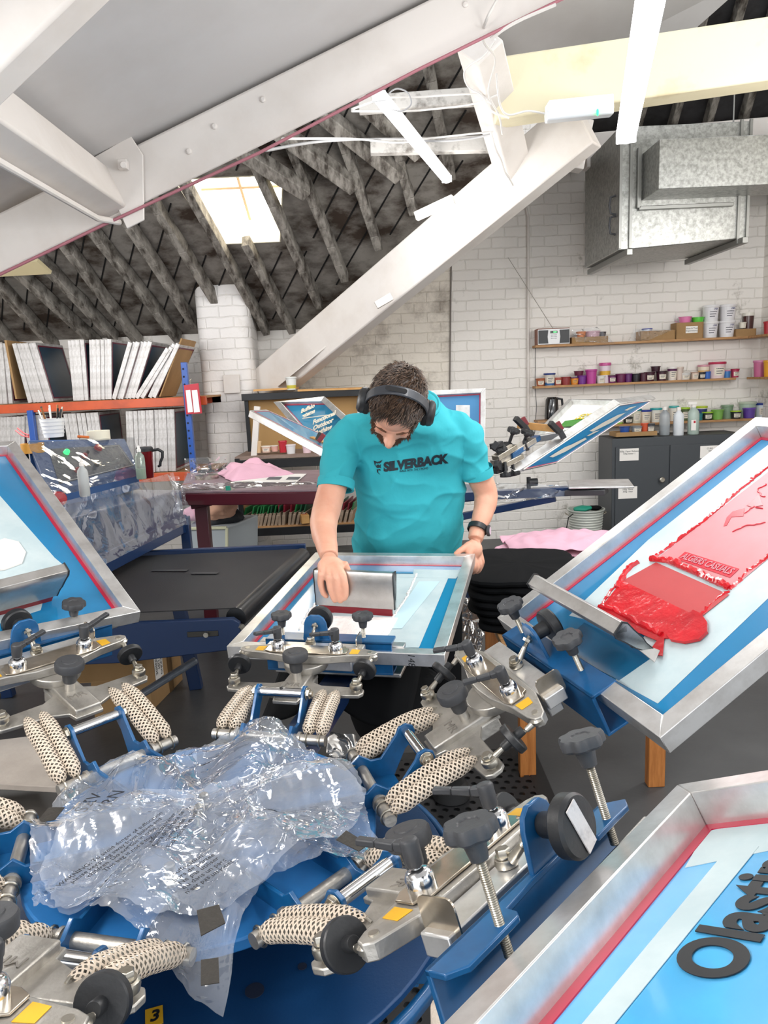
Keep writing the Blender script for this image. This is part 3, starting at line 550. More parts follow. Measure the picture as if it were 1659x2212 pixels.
# ---------------------------------------------------------------- framed screens
def screen(label, M, Wd, L_, name='printing_screen', D=.036, bw=.034, mesh=mEMUL, glue=mRED, group=None, glw=.009):
    t = thing(name, label, 'screen', M, group); mb = MB(); a, b = Wd/2, Wd/2-bw
    o = [(0, -a), (L_, -a), (L_, a), (0, a)]; i_ = [(bw, -b), (L_-bw, -b), (L_-bw, b), (bw, b)]
    for k in range(4):
        k2 = (k+1) % 4; P = [o[k], o[k2], i_[k2], i_[k]]; mb.hexa([V((p[0], p[1], -D)) for p in P]+[V((p[0], p[1], 0)) for p in P])
    t['L'] = L_; del t['L']; mb.build('frame', mALUB, t, bevel=.0015)
    mb = MB(); mb.box((L_/2, 0, -D+.0015), (L_-2*bw+.004, Wd-2*bw+.004, .0012)); mb.build('mesh_fabric', mesh, t)
    mb = MB(); g = glw; u0, u1 = bw, L_-bw
    for P in ([(u0, -b), (u1, -b), (u1-g, -b+g), (u0+g, -b+g)], [(u0, b), (u1, b), (u1-g, b-g), (u0+g, b-g)], [(u0, -b), (u0, b), (u0+g, b-g), (u0+g, -b+g)], [(u1, -b), (u1, b), (u1-g, b-g), (u1-g, -b+g)]): mb.prism(P, -D+.002, -D+.0035)
    mb.build('glue_line', glue, t); return t
def scrf(k, tilt, z, x0, y0, yaw=0):
    H = headf(k, tilt); return H @ MX.Translation((x0, y0, z)) @ MX.Rotation(RD(yaw), 4, 'Z')
def lay(t, polys, z, m, name='tape', th=.0006, D=.036):
    "flat patches on the mesh: outlines picked where they lie on the screen plane"
    Mi = t.matrix_basis.inverted(); o = t.matrix_basis @ V((0, 0, -D+z)); n = t.matrix_basis.col[2].to_3d(); mb = MB()
    for j, P in enumerate(polys):
        pl = [Mi @ PLp(x, y, o, n) for x, y in P]; mb.prism([(p.x, p.y) for p in pl], -D+z+j*.0004, -D+z+th+j*.0004)
    return mb.build(name, m, t)
def loc2(t, x, y, z=0, D=.036): M = t.matrix_basis; return M.inverted() @ PLp(x, y, M @ V((0, 0, -D+z)), M.col[2].to_3d())
def strip(t, pts, m, name, r=.004, z=.003, D=.036, sc=.6, seed=0):
    "bead of ink: ragged rope laid along picked points"
    pl = [loc2(t, x, y) for x, y in pts]; P = []; Rr = []
    for i in range(len(pl)-1):
        n = max(2, int((pl[i+1]-pl[i]).length/.004))
        for j in range(n): q = pl[i].lerp(pl[i+1], j/n); e = NZ.noise(V((q.x*90, q.y*90, seed))); e2 = NZ.noise(V((q.x*220, q.y*220, seed+5))); P.append(V((q.x+e*.004, q.y+e2*.004, -D+z+e2*.001))); Rr.append(r*(1+sc*e+.5*sc*e2))
    mb = MB(); mb.tube(P, Rr, 7); return mb.build(name, m, t)
# screen 0: the one being printed
s0 = screen('screen in front of the man, white tape on blue mesh', scrf(0, 5.0, -.004, .275, -.036), .593, .803)
lay(s0, [[(640, 1385), (728, 1240), (800, 1240), (700, 1395)], [(790, 1228), (1000, 1232), (985, 1250), (780, 1245)], [(700, 1395), (745, 1245), (968, 1250), (905, 1400)], [(905, 1372), (905, 1400), (880, 1400), (700, 1395), (750, 1345)]], .0022, mTAPE)
lay(s0, [[(767, 1226), (893, 1228), (893, 1239), (762, 1238)]], .0045, mEMUL, 'bare_mesh_stripe')
lay(s0, [[(905, 1256), (950, 1256), (868, 1358), (836, 1358)]], .0045, mat('pale_blue_tape', '#c4dde6', .4), 'tape_edge')
mW = mat('white_ink', '#f3efec', .25, 0, bump=(40, .5), coat=.5)
lay(s0, [[(640, 1372), (672, 1330), (860, 1335), (842, 1368), (820, 1390), (700, 1392)]], .0048, mW, 'white_ink_film', th=.0012)
strip(s0, [(648, 1362), (668, 1325), (690, 1300)], mW, 'white_ink_ridge', .005, seed=1); strip(s0, [(900, 1242), (880, 1290), (850, 1335), (826, 1375)], mW, 'white_ink_ridge', .0035, seed=2)
Mn = s0.matrix_basis @ frm(V((-.0008, -.21, -.018)), V((0, -1, 0)), V((0, 0, 1)), V((-1, 0, 0)))
text('pen_number', '148', .026, Mn @ MX.Rotation(RD(-90), 4, 'Z'), mINKK, s0, world=True, bold=-.0002, shear=.15)
mb = MB(); mb.prism([(.02, .29), (.10, .29), (.6, .295), (.8, .29), (.8, .26), (.2, .262)], .0005, .001); 
# screen 1: red ink
s1 = screen('large tilted screen at right spread with bright red ink', scrf(1, 31.5, -.009, .303, -.062, -1.9), .594, .80)
lay(s1, [[(1250, 1310), (1400, 1167), (1635, 980), (1720, 915), (1720, 1235), (1421, 1520), (1330, 1470), (1395, 1370), (1230, 1330)]], .0022, mTAPE)
lay(s1, [[(1262, 1345), (1412, 1418), (1337, 1470), (1205, 1400)]], .003, mat('deep_emulsion', '#17648e', .2, coat=.6, var=(4, '#125a82', .3, .7)), 'bare_emulsion')
mRI = mat('red_ink', '#c80a1c', .2, 0, bump=(28, .4), coat=.5, var=(14, '#a80818', .32, .55)); mRP = mat('pink_ink_film', '#c8848c', .5, var=(6, '#c9787c', .3, .7)); mRM = mat('mid_red_ink_film', '#b83c3e', .45, var=(5, '#a83034', .3, .7))
lay(s1, [[(1417, 1208), (1659, 1020), (1740, 960), (1740, 1120), (1659, 1207), (1577, 1275)]], .0035, mRP, 'thin_pink_ink')
lay(s1, [[(1345, 1255), (1417, 1215), (1575, 1285), (1512, 1335)]], .0042, mRM, 'scraped_red_ink')
lay(s1, [[(1297, 1315), (1345, 1255), (1512, 1335), (1470, 1380), (1436, 1380)], [(1300, 1310), (1436, 1378), (1432, 1418), (1400, 1412), (1420, 1385), (1290, 1330)]], .0048, mRI, 'red_ink_film', th=.0016)
lay(s1, [[(1440, 1372), (1470, 1340), (1500, 1322), (1517, 1330), (1530, 1348), (1530, 1368), (1512, 1385), (1480, 1391), (1450, 1386)]], .006, mRI, 'red_ink_pool', th=.006)
strip(s1, [(1408, 1212), (1450, 1216), (1500, 1238), (1560, 1266), (1580, 1275)], mRI, 'red_ink_ridge', .0068, .006, seed=3); strip(s1, [(1408, 1212), (1520, 1130), (1600, 1060), (1659, 1012), (1700, 985)], mRI, 'red_ink_ridge', .0042, seed=4)
strip(s1, [(1580, 1275), (1620, 1235), (1659, 1208), (1700, 1170)], mRI, 'red_ink_ridge', .004, seed=5); strip(s1, [(1334, 1274), (1345, 1250), (1362, 1228), (1385, 1214)], mRI, 'red_ink_ridge', .007, seed=6)
strip(s1, [(1297, 1315), (1330, 1322), (1380, 1350), (1436, 1378)], mRI, 'red_ink_ridge', .006, .006, seed=7); strip(s1, [(1576, 1280), (1540, 1305), (1512, 1338), (1500, 1325)], mRI, 'red_ink_ridge', .003, seed=8)
strip(s1, [(1345, 1252), (1320, 1280), (1297, 1315)], mRI, 'red_ink_ridge', .0035, seed=9)
lay(s1, [[(1480, 1192), (1597, 1229), (1577, 1248), (1462, 1208)]], .0045, mat('stencil_red', '#c8283a', .3), 'stencil_box')
a = loc2(s1, 1471, 1200, .005); b = loc2(s1, 1587, 1238, .005); c = loc2(s1, 1480, 1192, .005); d_ = (b-a); d_.z = 0; d_.normalize()
mid = (a+b)/2; text('stencil_words', 'ALGIERS CASUALS', .024, frm(V((mid.x, mid.y, -.0300)), d_, V((0, 0, 1)).cross(d_)), mat('stencil_letter', '#c07a84', .5), s1, ext=.0002, sx=.72, bold=.0004)
lay(s1, [[(1583, 1105), (1608, 1098), (1606, 1115), (1580, 1117), (1570, 1135), (1563, 1137), (1570, 1118)], [(1613, 1092), (1640, 1070), (1648, 1092), (1625, 1096)]], .0045, mat('stencil_red', '#c8283a'), 'stencil_figure')
strip(s1, [(1612, 1112), (1630, 1098), (1652, 1104)], mat('stencil_red', '#c8283a'), 'stencil_figure', .0012, .005, sc=.1); strip(s1, [(1585, 1152), (1612, 1140), (1659, 1132)], mat('stencil_red', '#c8283a'), 'stencil_figure', .0012, .005, sc=.1); strip(s1, [(1659, 1050), (1638, 1060), (1645, 1075), (1659, 1078)], mat('stencil_red', '#c8283a'), 'stencil_figure', .0015, .005, sc=.1)
# screen 2: lower right
s2 = screen('screen in the lower right corner with large black lettering on light blue', scrf(2, 29.1, -.011, .365, -.086, -1.9), .585, .852, mesh=mEMULK, D=.042, glw=.013)
lay(s2, [[(1520, 1800), (1800, 1720), (1800, 1810), (1480, 1875), (1500, 1840)], [(1260, 2212), (1560, 1850), (1640, 1830), (1330, 2212), (1180, 2420), (1080, 2420)]], .0022, mTAPE, D=.042)
lay(s2, [[(1490, 1855), (1545, 1845), (1250, 2212), (1100, 2400), (1020, 2400), (1185, 2212)]], .0014, mEMUL, 'dark_blue_border', D=.042)
a = loc2(s2, 1520, 2110, .003, .042); b = loc2(s2, 1665, 1895, .003, .042); d_ = (b-a); d_.z = 0; d_.normalize()
M2 = frm(V((a.x, a.y, -.0385)), d_, V((0, 0, 1)).cross(d_))
text('big_lettering', 'Olasting', .088, M2 @ MX.Translation((-.008, -.0, 0)), mINKK, s2, ext=.0004, bold=.003, align='LEFT', shear=.3, sx=.74)
text('big_lettering', '2ns', .085, M2 @ MX.Translation((-.02, -.095, 0)), mINKK, s2, ext=.0004, bold=.0018, align='LEFT', shear=.25, sx=.85)
text('white_lettering', '*llll', .06, M2 @ MX.Translation((-.04, -.165, 0)), mat('white_letter', '#f0f3f4', .4), s2, ext=.0004, bold=.0016, align='LEFT', shear=.25)
# screen 5: upper left
s5 = screen('screen at the left edge with white ink and white tape', scrf(5, 24.3, -.005, .298, .03, -5.3), .596, 1.0, D=.036)
lay(s5, [[(-60, 1000), (-10, 1060), (118, 1205), (138, 1222), (112, 1262), (95, 1290), (88, 1318), (-100, 1380)]], .0022, mTAPE)
lay(s5, [[(-60, 1190), (10, 1165), (40, 1172), (56, 1195), (48, 1218), (10, 1232), (-60, 1240)]], .004, mat('cream_ink', '#efe8e2', .25, coat=.5), 'white_ink_pool', th=.004)
# ---------------------------------------------------------------- squeegees
def squeegee(label, M, Wd, blade='#7a1420', group=None, hs=1):
    t = thing('squeegee', label, 'squeegee', M, group); mb = MB()
    P = [(-.006, .0), (.006, .0), (.0075, .03), (.011, .045), (.013, .075), (.016, .10), (.012, .112), (-.012, .112), (-.016, .10), (-.013, .075), (-.011, .045), (-.0075, .03)]; P = [(x, y*hs) for x, y in P]
    mb.prism(P, -Wd/2, Wd/2, frm(V((0, 0, .022)), V((1, 0, 0)), V((0, 0, 1)), V((0, -1, 0)))); mb.build('handle', mALU, t, bevel=.001)
    mb = MB(); mb.box((0, 0, .012), (.009, Wd-.02, .026)); mb.build('blade', mat('blade'+blade, blade, .35), t, bevel=.0008)
    for s in (1, -1):
        mb = MB(); mb.prism([(p[0]*1.12, p[1]*1.03-.001) for p in P], 0, .003, frm(V((0, s*Wd/2, .022)), V((1, 0, 0)), V((0, 0, 1)), V((0, -s, 0)))); mb.build('end_cap', mBLK, t)
    return t
M = s0.matrix_basis; pa = loc2(s0, 684, 1322); pb = loc2(s0, 855, 1333); mid = (pa+pb)/2; d_ = (pa-pb); d_.z = 0; Wq = d_.length; d_.normalize()
zq = V((.12, 0, 1)).normalized(); xq = d_.cross(zq).normalized(); zq = xq.cross(d_).normalized()
sqM = M @ frm(V((mid.x, mid.y, -.034)), xq, d_, zq)
sq0 = squeegee('aluminium squeegee with dark red blade under the right hand of the man', sqM, Wq)
# squeegee lying on the red screen
pa = loc2(s1, 1222, 1300, .01); pb = loc2(s1, 1422, 1414, .01); mid = (pa+pb)/2; d_ = (pa-pb); d_.z = 0; Wq1 = d_.length; d_.normalize()
zq = (s1.matrix_basis.inverted() @ CAM-mid); zq = (zq-d_*zq.dot(d_)).normalized()+V((0, 0, .22)); zq.normalize(); xq = d_.cross(zq).normalized(); zq = xq.cross(d_).normalized()
sq1 = squeegee('aluminium squeegee standing against the red ink on the right screen', s1.matrix_basis @ frm(V((mid.x, mid.y, -.034)), xq, d_, zq), Wq1*1.02, '#b3122a', hs=.8)
pk = thing('putty_knife', 'black handled ink knife resting on the squeegee by the red ink', 'knife', s1.matrix_basis @ MX.Translation((mid.x, mid.y, 0)))
ka = loc2(s1, 1308, 1338, .06); kb = loc2(s1, 1374, 1392, .05); kc = loc2(s1, 1420, 1418, .02); K0 = s1.matrix_basis
mb = MB(); mb.bar(K0 @ ka, K0 @ ka.lerp(kb, .55), .024, .014, up=K0.col[2].to_3d(), w2=.026, h2=.016); mb.bar(K0 @ ka.lerp(kb, .55), K0 @ kb, .014, .012, up=K0.col[2].to_3d(), w2=.02, h2=.012); mb.build('grip', mBLK, pk, world=True, bevel=.004)
mb = MB(); mb.bar(K0 @ kb, K0 @ kc, .012, .003, up=K0.col[2].to_3d(), w2=.03, h2=.002); mb.build('blade', mALU, pk, world=True, bevel=.0008)
# squeegee on the left screen
pa = loc2(s5, -60, 1345); pb = loc2(s5, 118, 1295); mid = (pa+pb)/2; d_ = (pa-pb); d_.z = 0; Wq5 = d_.length; d_.normalize()
zq = V((-.35, 0, 1)).normalized(); xq = d_.cross(zq).normalized(); zq = xq.cross(d_).normalized()
sq5 = squeegee('grey squeegee lying on the left screen behind the round black knob', s5.matrix_basis @ frm(V((mid.x, mid.y, -.034)), xq, d_, zq), Wq5, '#8e0d16')
# under the printing screen: platen with a black garment
M = headf(0, 0); pl = thing('platen', 'platen dressed with a black garment under the screen being printed', 'platen', M)
mb = MB(); mb.prism([(.36, -.2), (.95, -.2), (.95, .16), (.36, .16)], -.085, -.07); mb.build('board', mALU, pl, bevel=.004)
mb = MB(); mb.box((.2, -.02, -.12), (.9, .08, .05)); mb.build('support_arm', mBLUED, pl)
cl = thing('black_garment', 'black garment pulled over the platen under the screen', 'garment', M)
mb = MB()
def gf(u, v):
    a = v*pi; w = (.5-.5*cos(a)); x = .30+.78*u; y = -.22+.42*v; e = min(v, 1-v)*2; z = -.066-(0.0 if .12 < v < .88 else (1-min(1, e/.24))*.06); z -= .10*max(0, .3-u)/.3*(1+.3*sin(v*9)) ; return V((x, y, z+.004*NZ.noise(V((x*14, y*14, 0)))))
mb.grid(gf, 30, 30); gg = mb.build('fabric', mat('black_cotton', '#0c0d0f', .9, spec=.15), cl, solid=.01)
mb = MB(); rings = []
for j, (y, xa, xb, zc) in enumerate([(1446, 742, 955, .9), (1480, 742, 948, .82), (1520, 750, 925, .75), (1565, 762, 890, .68), (1592, 790, 850, .64)]):
    c0 = Yp(xa, y, 2.35-.06*j); c1 = Yp(xb, y, 2.35-.06*j); rings.append([c0.lerp(c1, .5)+V(((c1-c0).x/2*cos(t*pi/12), .12*sin(t*pi/12), 0)) for t in range(24)])
mb.loft(rings); mb.build('hanging_body', mat('black_cotton', '#0c0d0f', .9), cl, world=True, sub=1)
# ---------------------------------------------------------------- lights in view, and the added unseen battens
mLED = mat('led_diffuser', '#ffffff', .4, emis=('#ffffff', 9))
def batten(a, b, label, w=.06):
    a = V(a); b = V(b); t = thing('strip_light', label, 'light', (a+b)/2); d = (b-a).normalized(); sd = d.cross(V((0, 0, 1))).normalized()
    mb = MB(); mb.bar(a+V((0, 0, .028)), b+V((0, 0, .028)), w*.8, .03); mb.build('housing', mat('fixture_white', '#e6e6e6', .5), t, bevel=.003, world=True)
    mb = MB(); n = 10; prof = [(cos(pi+pi*i/n)*w/2, sin(pi+pi*i/n)*w*.42) for i in range(n+1)]
    mb.loft([[q+sd*x+V((0, 0, z+.012)) for x, z in prof] for q in (a, b)]); mb.build('diffuser', mLED, t, world=True)
    for q, s in ((a, -1), (b, 1)):
        mb = MB(); mb.bar(q+d*.001*s+V((0, 0, .012)), q+d*.012*s+V((0, 0, .012)), w, .05); mb.build('end_cap', MT['fixture_white'], t, bevel=.004, world=True)
    return t
LB = ['long glowing LED strip light hanging nearest, at the top right', 'glowing LED strip light slung below the dark rafters', None, None, None, None]
for i, (a, b, pw) in enumerate(BATTENS):
    if LB[i]: batten(a, b, LB[i], .068 if i == 0 else .075)
    else: batten(a, b, 'LED strip light hanging outside the picture, %s' % ('behind on the left', 'behind on the right', 'towards the ink shelves', 'towards the screen rack')[i-2])
# emergency light on the tie beam
E_ = thing('emergency_light', 'white emergency light with green indicator under the cream beam', 'light', Yp(1250, 245, 4.9))
mb = MB(); mb.bar(Yp(1182, 240, 4.85), Yp(1320, 226, 4.85), .12, .085); mb.build('body', mat('fixture_white', '#e6e6e6', .5), E_, bevel=.006, world=True)
mb = MB(); mb.bar(Yp(1178, 253, 4.78), Yp(1323, 238, 4.78), .08, .06); mb.build('diffuser', mat('clear_cover', '#dfe3e6', .15, trans=.3), E_, bevel=.012, world=True)
mb = MB(); p = Yp(1291, 243, 4.735); mb.ell(p, (.007, .004, .02)); mb.build('indicator', mat('green_led', '#20e050', .4, emis=('#18ff50', 6)), E_, world=True)
# cables
mCAB = mat('white_cable', '#d5d1cc', .5); mCABG = mat('grey_cable', '#9b9a9a', .5)
def cable(label, pts, r=.006, m=mCAB):
    P = [Yp(*p) for p in pts]; Q = []
    for i in range(len(P)-1):
        p0, p1, p2, p3 = P[max(i-1, 0)], P[i], P[i+1], P[min(i+2, len(P)-1)]
        for j in range(8): t = j/8; Q.append(.5*((2*p1)+(p2-p0)*t+(2*p0-5*p1+4*p2-p3)*t*t+(3*p1-p0-3*p2+p3)*t**3))
    mb = MB(); mb.tube(Q+[P[-1]], r, 7); return tag(mb.build('cable', m), label, 'cable')
cable('white cable looping down the top of the white post beside the near beam', [(1085, -20, 3.05), (1050, 45, 3.05), (1045, 90, 3.4), (1070, 130, 4.3), (1055, 200, 4.6), (1078, 250, 4.8), (1085, 290, 5.0)])
cable('white cable curling off the left side of the white post', [(1070, 85, 4.3), (1045, 120, 4.4), (1005, 150, 4.5), (1010, 185, 4.6), (1040, 205, 4.65), (1062, 240, 4.7), (1100, 255, 4.7)])
cable('white cable running from the post to the emergency light', [(1072, 160, 4.45), (1080, 225, 4.6), (1098, 248, 4.65), (1140, 240, 4.75), (1180, 246, 4.8)])
cable('tangled white cable spilling down the foot of the white post', [(1060, 285, 4.9), (1070, 320, 5.0), (1082, 345, 5.2), (1090, 370, 5.3), (1100, 385, 5.4), (1108, 400, 5.5)], .007)
cable('white cable strung across the upper tie to the far strip light', [(1062, 225, 4.8), (1035, 205, 4.9), (970, 205, 4.9), (900, 210, 4.9), (830, 212, 4.6), (760, 236, 4.2)])
cable('white cable drooping below the upper tie', [(1075, 205, 4.8), (1020, 225, 4.9), (940, 235, 4.9), (880, 240, 4.8), (760, 240, 4.3)])
cable('white cable along the lower tie', [(1065, 285, 5.0), (1030, 288, 5.2), (920, 300, 5.3), (860, 308, 5.3), (760, 300, 4.6), (610, 300, 3.6)])
cable('grey cable along the lower tie', [(1062, 290, 5.0), (1010, 300, 5.2), (940, 305, 5.3), (850, 300, 5.2), (700, 305, 4.4), (575, 325, 3.5)], .007, mCABG)
cable('thin coil of grey cable hung by the far strip light', [(838, 232, 4.2), (835, 210, 4.2), (855, 192, 4.2), (880, 200, 4.2), (888, 225, 4.2), (868, 240, 4.2), (845, 236, 4.2)], .004, mCABG)
cable('white cable laid along the top face of the near beam', [(1200, 10, 3.08), (1130, 40, 3.08), (1090, 62, 3.08), (1060, 85, 3.1)], .007)
# duct
mGALV = mat('galvanised_sheet', '#a9a9a5', .38, .75, bump=(30, .05), var=(38, '#83847f', .35, .62)); mGALD = mat('galvanised_edge', '#8e8e8a', .4, .8)
dt = thing('ventilation_unit', 'galvanised steel ventilation box with trunking hung high in the corner', 'duct', Yp(1460, 420, 6.3))
def c8(p, q, r_, s_, d): return [p, q, r_, s_, p+d, q+d, r_+d, s_+d]
bx = [Yp(1335, 545, 6.0), Yp(1603, 487, 6.0), Yp(1612, 290, 6.0), Yp(1345, 305, 6.0)]
mb = MB(); z0, z1 = 2.60, 3.50; x0, x1 = 1.92, 2.93; mb.hexa([(x0, 6.05, z0), (x1, 6.05, z0+.05), (x1, 7.0, z0+.05), (x0, 7.0, z0), (x0, 6.05, z1), (x1, 6.05, z1), (x1, 7.0, z1), (x0, 7.0, z1)]); bxo = mb.build('main_box', mGALV, dt, bevel=.006, world=True)
for x in (x0+.01, x0+.09, x1-.08, x1-.01):
    mb = MB(); mb.box((x, 6.04, (z0+z1)/2+.01), (.02, .02, z1-z0)); mb.build('seam', mGALD, bxo, world=True)
for x in (x0+.06, x1-.06):
    mb = MB(); mb.box((x, 6.5, z0-.03+(.05 if x > 2.5 else 0)), (.045, 1.1, .045)); mb.build('hanger_channel', mGALD, dt, world=True, bevel=.003)
for z in (2.95, 2.80):
    mb = MB(); mb.tube([(x0, 6.12, z+.07), (x0-.04, 6.12, z+.06), (x0-.05, 6.12, z), (x0-.04, 6.12, z-.06), (x0, 6.12, z-.07)], .009, 8); mb.build('handle', mBLKG, dt, world=True)
mb = MB(); mb.hexa([(2.1, 5.7, 2.96), (3.83, 5.7, 2.96), (3.83, 6.05, 2.96), (2.1, 6.05, 2.96), (2.1, 5.7, 3.30), (3.83, 5.7, 3.30), (3.83, 6.05, 3.30), (2.1, 6.05, 3.30)]); tr = mb.build('trunking', mGALV, dt, bevel=.004, world=True)
mb = MB()
for a, b in (((2.07, 6.03, 2.90), (2.07, 6.03, 3.34)), ((2.07, 6.03, 2.90), (2.8, 6.03, 2.90))): mb.bar(a, b, .03, .03, (0, 1, 0))
mb.build('flange', mGALD, dt, world=True, bevel=.004)
for (x) in (2.95,):
    mb = MB(); mb.cyl((x, 6.4, 3.5), (x, 6.4, 4.2), .006); mb.build('drop_rod', mGALD, dt, world=True)
# ---------------------------------------------------------------- bag over the hub
def drape(fn_poly, ztop, nu, nv, amp, seed, hubr=.33):
    "polar sheet: boundary picked on a level plane, crumpled by ridged noise"
    cx, cy = HUB.x, HUB.y; B = [Zp(x, y, ztop) for x, y in fn_poly]; ang = [math.atan2(p.y-cy, p.x-cx) for p in B]
    def bound(a):
        best = 0
        for i in range(len(B)):
            p, q = B[i], B[(i+1) % len(B)]; dx, dy = cos(a), sin(a); ex, ey = q.x-p.x, q.y-p.y; den = dx*ey-dy*ex
            if abs(den) < 1e-9: continue
            t = ((p.x-cx)*ey-(p.y-cy)*ex)/den; u = ((p.x-cx)*dy-(p.y-cy)*dx)/den
            if t > 0 and -1e-6 <= u <= 1+1e-6: best = max(best, t)
        return best or .3
    mb = MB(); vs = []; 
    bd = [bound(2*pi*i/nu) for i in range(nu)]
    for j in range(nv+1):
        for i in range(nu):
            a = 2*pi*i/nu; r = bd[i]*(j/nv)*(1+.02*NZ.noise(V((i*.7, j, seed)))*(j/nv)); x, y = cx+r*cos(a), cy+r*sin(a)
            p = V((x*5+y*2, y*4-x, seed)); w = NZ.noise_vector(p*.6); q = p+w*.9
            rid = (1-abs(NZ.noise(q*1.0)))**3*.9+(1-abs(NZ.noise(q*2.3+V((9, 0, 0)))))**4*.6+(1-abs(NZ.noise(q*5)))**5*.25
            # over the arm plates it is tented up, between them it sags
            k6 = min(abs(((a2 := (pi/2-a)-RD(AZ[0])) % (pi/3))-0), pi/3-((a2) % (pi/3))); arm = math.exp(-(k6*max(r, .08)/.055)**2)
            z = ztop-.02+.035*arm*min(1, r/.15)+amp*(rid-.9)-max(0, r-.34)*.35
            vs.append(V((x, y, max(z, .925 if r < .3 else z))))
    for p in vs: mb.v.append(p)
    for j in range(nv):
        for i in range(nu):
            if j == 0: mb.f.append([i, nu+i, nu+(i+1) % nu]); 
            else: mb.f.append([j*nu+i, (j+1)*nu+i, (j+1)*nu+(i+1) % nu, j*nu+(i+1) % nu])
            mb.m.append(0); mb.uv.append(None)
    return mb
bag = thing('plastic_bag', 'large clear crumpled polythene bag covering the blue hub of the press', 'plastic bag', V((HUB.x, HUB.y, .96)))
mb = drape([(130, 1690), (215, 1640), (340, 1625), (420, 1590), (545, 1552), (640, 1575), (735, 1650), (780, 1690), (800, 1770), (850, 1830), (800, 1850), (700, 1860), (560, 1900), (520, 1960), (495, 2060), (478, 2118), (400, 2085), (330, 2010), (240, 1985), (70, 1935), (62, 1850), (72, 1790)], .965, 300, 90, .020, 3)
mb.build('upper_sheet', mFILMB, bag, world=True, ang=180)
mb = drape([(150, 1760), (230, 1700), (400, 1700), (560, 1660), (700, 1640), (790, 1690), (770, 1760), (640, 1850), (480, 1930), (330, 1960), (120, 1930), (80, 1860)], .98, 240, 70, .016, 11)
mb.build('lower_sheet', mFILMB, bag, world=True, ang=180)
def onp(x, y, dx, dy, z=1.0):
    p = Zp(x, y, z); q = Zp(x+dx, y+dy, z); d = (q-p).normalized(); return frm(p, d, V((0, 0, 1)).cross(d))
mPR = mat('bag_print', '#23262c', .5)
text('printed_warning', 'WARNING: To avoid danger of suffocation\nplease keep bag away from babies and\nchildren. Do not use in cribs.\nThis bag is not a toy.', .0112, onp(262, 1835, 100, -72), mPR, bag, world=True, ext=.0001)
text('printed_warning', 'asfixia, mantener\nfuera del alcance de\ncunas, camas.\nEsta bolsa no es un', .0115, onp(372, 1790, 70, -85), mPR, bag, world=True, ext=.0001)
text('printed_warning', "suffocation.\nhors de portee\nNe pas utiliser\nou dans un parc\nn'est pas un jouet", .0118, onp(430, 1880, 90, -60), mPR, bag, world=True, ext=.0001)
text('printed_size', 'SZV\n  VRN', .034, onp(212, 1735, 75, -75, .98), mPR, bag, world=True, ext=.0001)
mGAF = mat('gaffer_tape', '#35322e', .5, bump=(60, .4))
for i, (P, lb) in enumerate([([(425, 1968), (473, 1955), (487, 1995), (434, 2023)], 'square of dark tape holding the bag below the printed warning'), ([(434, 2075), (472, 2070), (474, 2124), (434, 2130)], 'dark tape tab at the bottom tip of the clear bag'), ([(726, 1815), (748, 1795), (797, 1825), (775, 1840)], 'dark tape square at the right edge of the clear bag'), ([(105, 1745), (140, 1745), (118, 1772), (78, 1778)], 'dark tape at the left edge of the clear bag'), ([(730, 1640), (700, 1640), (745, 1665), (768, 1655)], 'dark tape at the upper right rim of the clear bag')]):
    pl = [Zp(x, y, 1.0-.01*i) for x, y in P]; mb = MB(); c = sum(pl, V((0, 0, 0)))/4; mb.prism([(p.x-c.x, p.y-c.y) for p in pl], 0, .0012); o = mb.build('tape_patch', mGAF, ang=0); o.location = c; tag(o, lb, 'tape')
# loose film hanging under the hub
def sheet(name, label, pts, Y, m, amp=.03, sc=6, n=40, cat='plastic sheet', top=True, parent=None):
    "quad sheet between four picked points (px, py, depth), crumpled"
    A, B, C_, D_ = [Yp(x, y, d) for x, y, d in pts]; mb = MB(); nn = (B-A).cross(D_-A).normalized()
    def f(u, v):
        p = A.lerp(B, u).lerp(D_.lerp(C_, u), v); q = p*sc+V((Y, 0, 0)); q = q+NZ.noise_vector(q)*.8
        return p+nn*amp*((1-abs(NZ.noise(q)))**3-.5+.5*(1-abs(NZ.noise(q*2.5)))**4)
    mb.grid(f, n, n); o = mb.build(name, m, parent, ang=180, world=parent is not None)
    return tag(o, label, cat) if parent is None else o
sheet('plastic_sheet', 'clear film hanging down under the lower hub plate', [(560, 2180, .95), (760, 2090, 1.0), (730, 2240, 1.0), (480, 2260, .95)], 1, mFILM, .03, 9)
sheet('plastic_sheet', 'clear film bunched below the springs in front of the man', [(700, 1580, 1.75), (770, 1590, 1.8), (785, 1680, 1.7), (715, 1650, 1.65)], 2, mFILM, .02, 10, 24)
# beige board and dark platen at the far left
mb = MB(); mb.prism([(p.x, p.y) for p in (Zp(-60, 1605, .84), Zp(60, 1590, .84), Zp(128, 1700, .84), Zp(-60, 1690, .84))], .825, .84); tag(mb.build('platen', mat('beige_platen', '#a69c92', .6, bump=(30, .2), var=(8, '#968c82', .3, .6)), bevel=.002), 'beige platen board at the left edge below the springs', 'platen')
mb = MB(); mb.prism([(p.x, p.y) for p in (Zp(-60, 1640, .76), Zp(130, 1700, .76), Zp(130, 1800, .76), Zp(-60, 1820, .76))], .74, .76); tag(mb.build('platen', mat('dark_platen', '#3c3834', .6), bevel=.002), 'dark platen under the beige board at the left edge', 'platen')
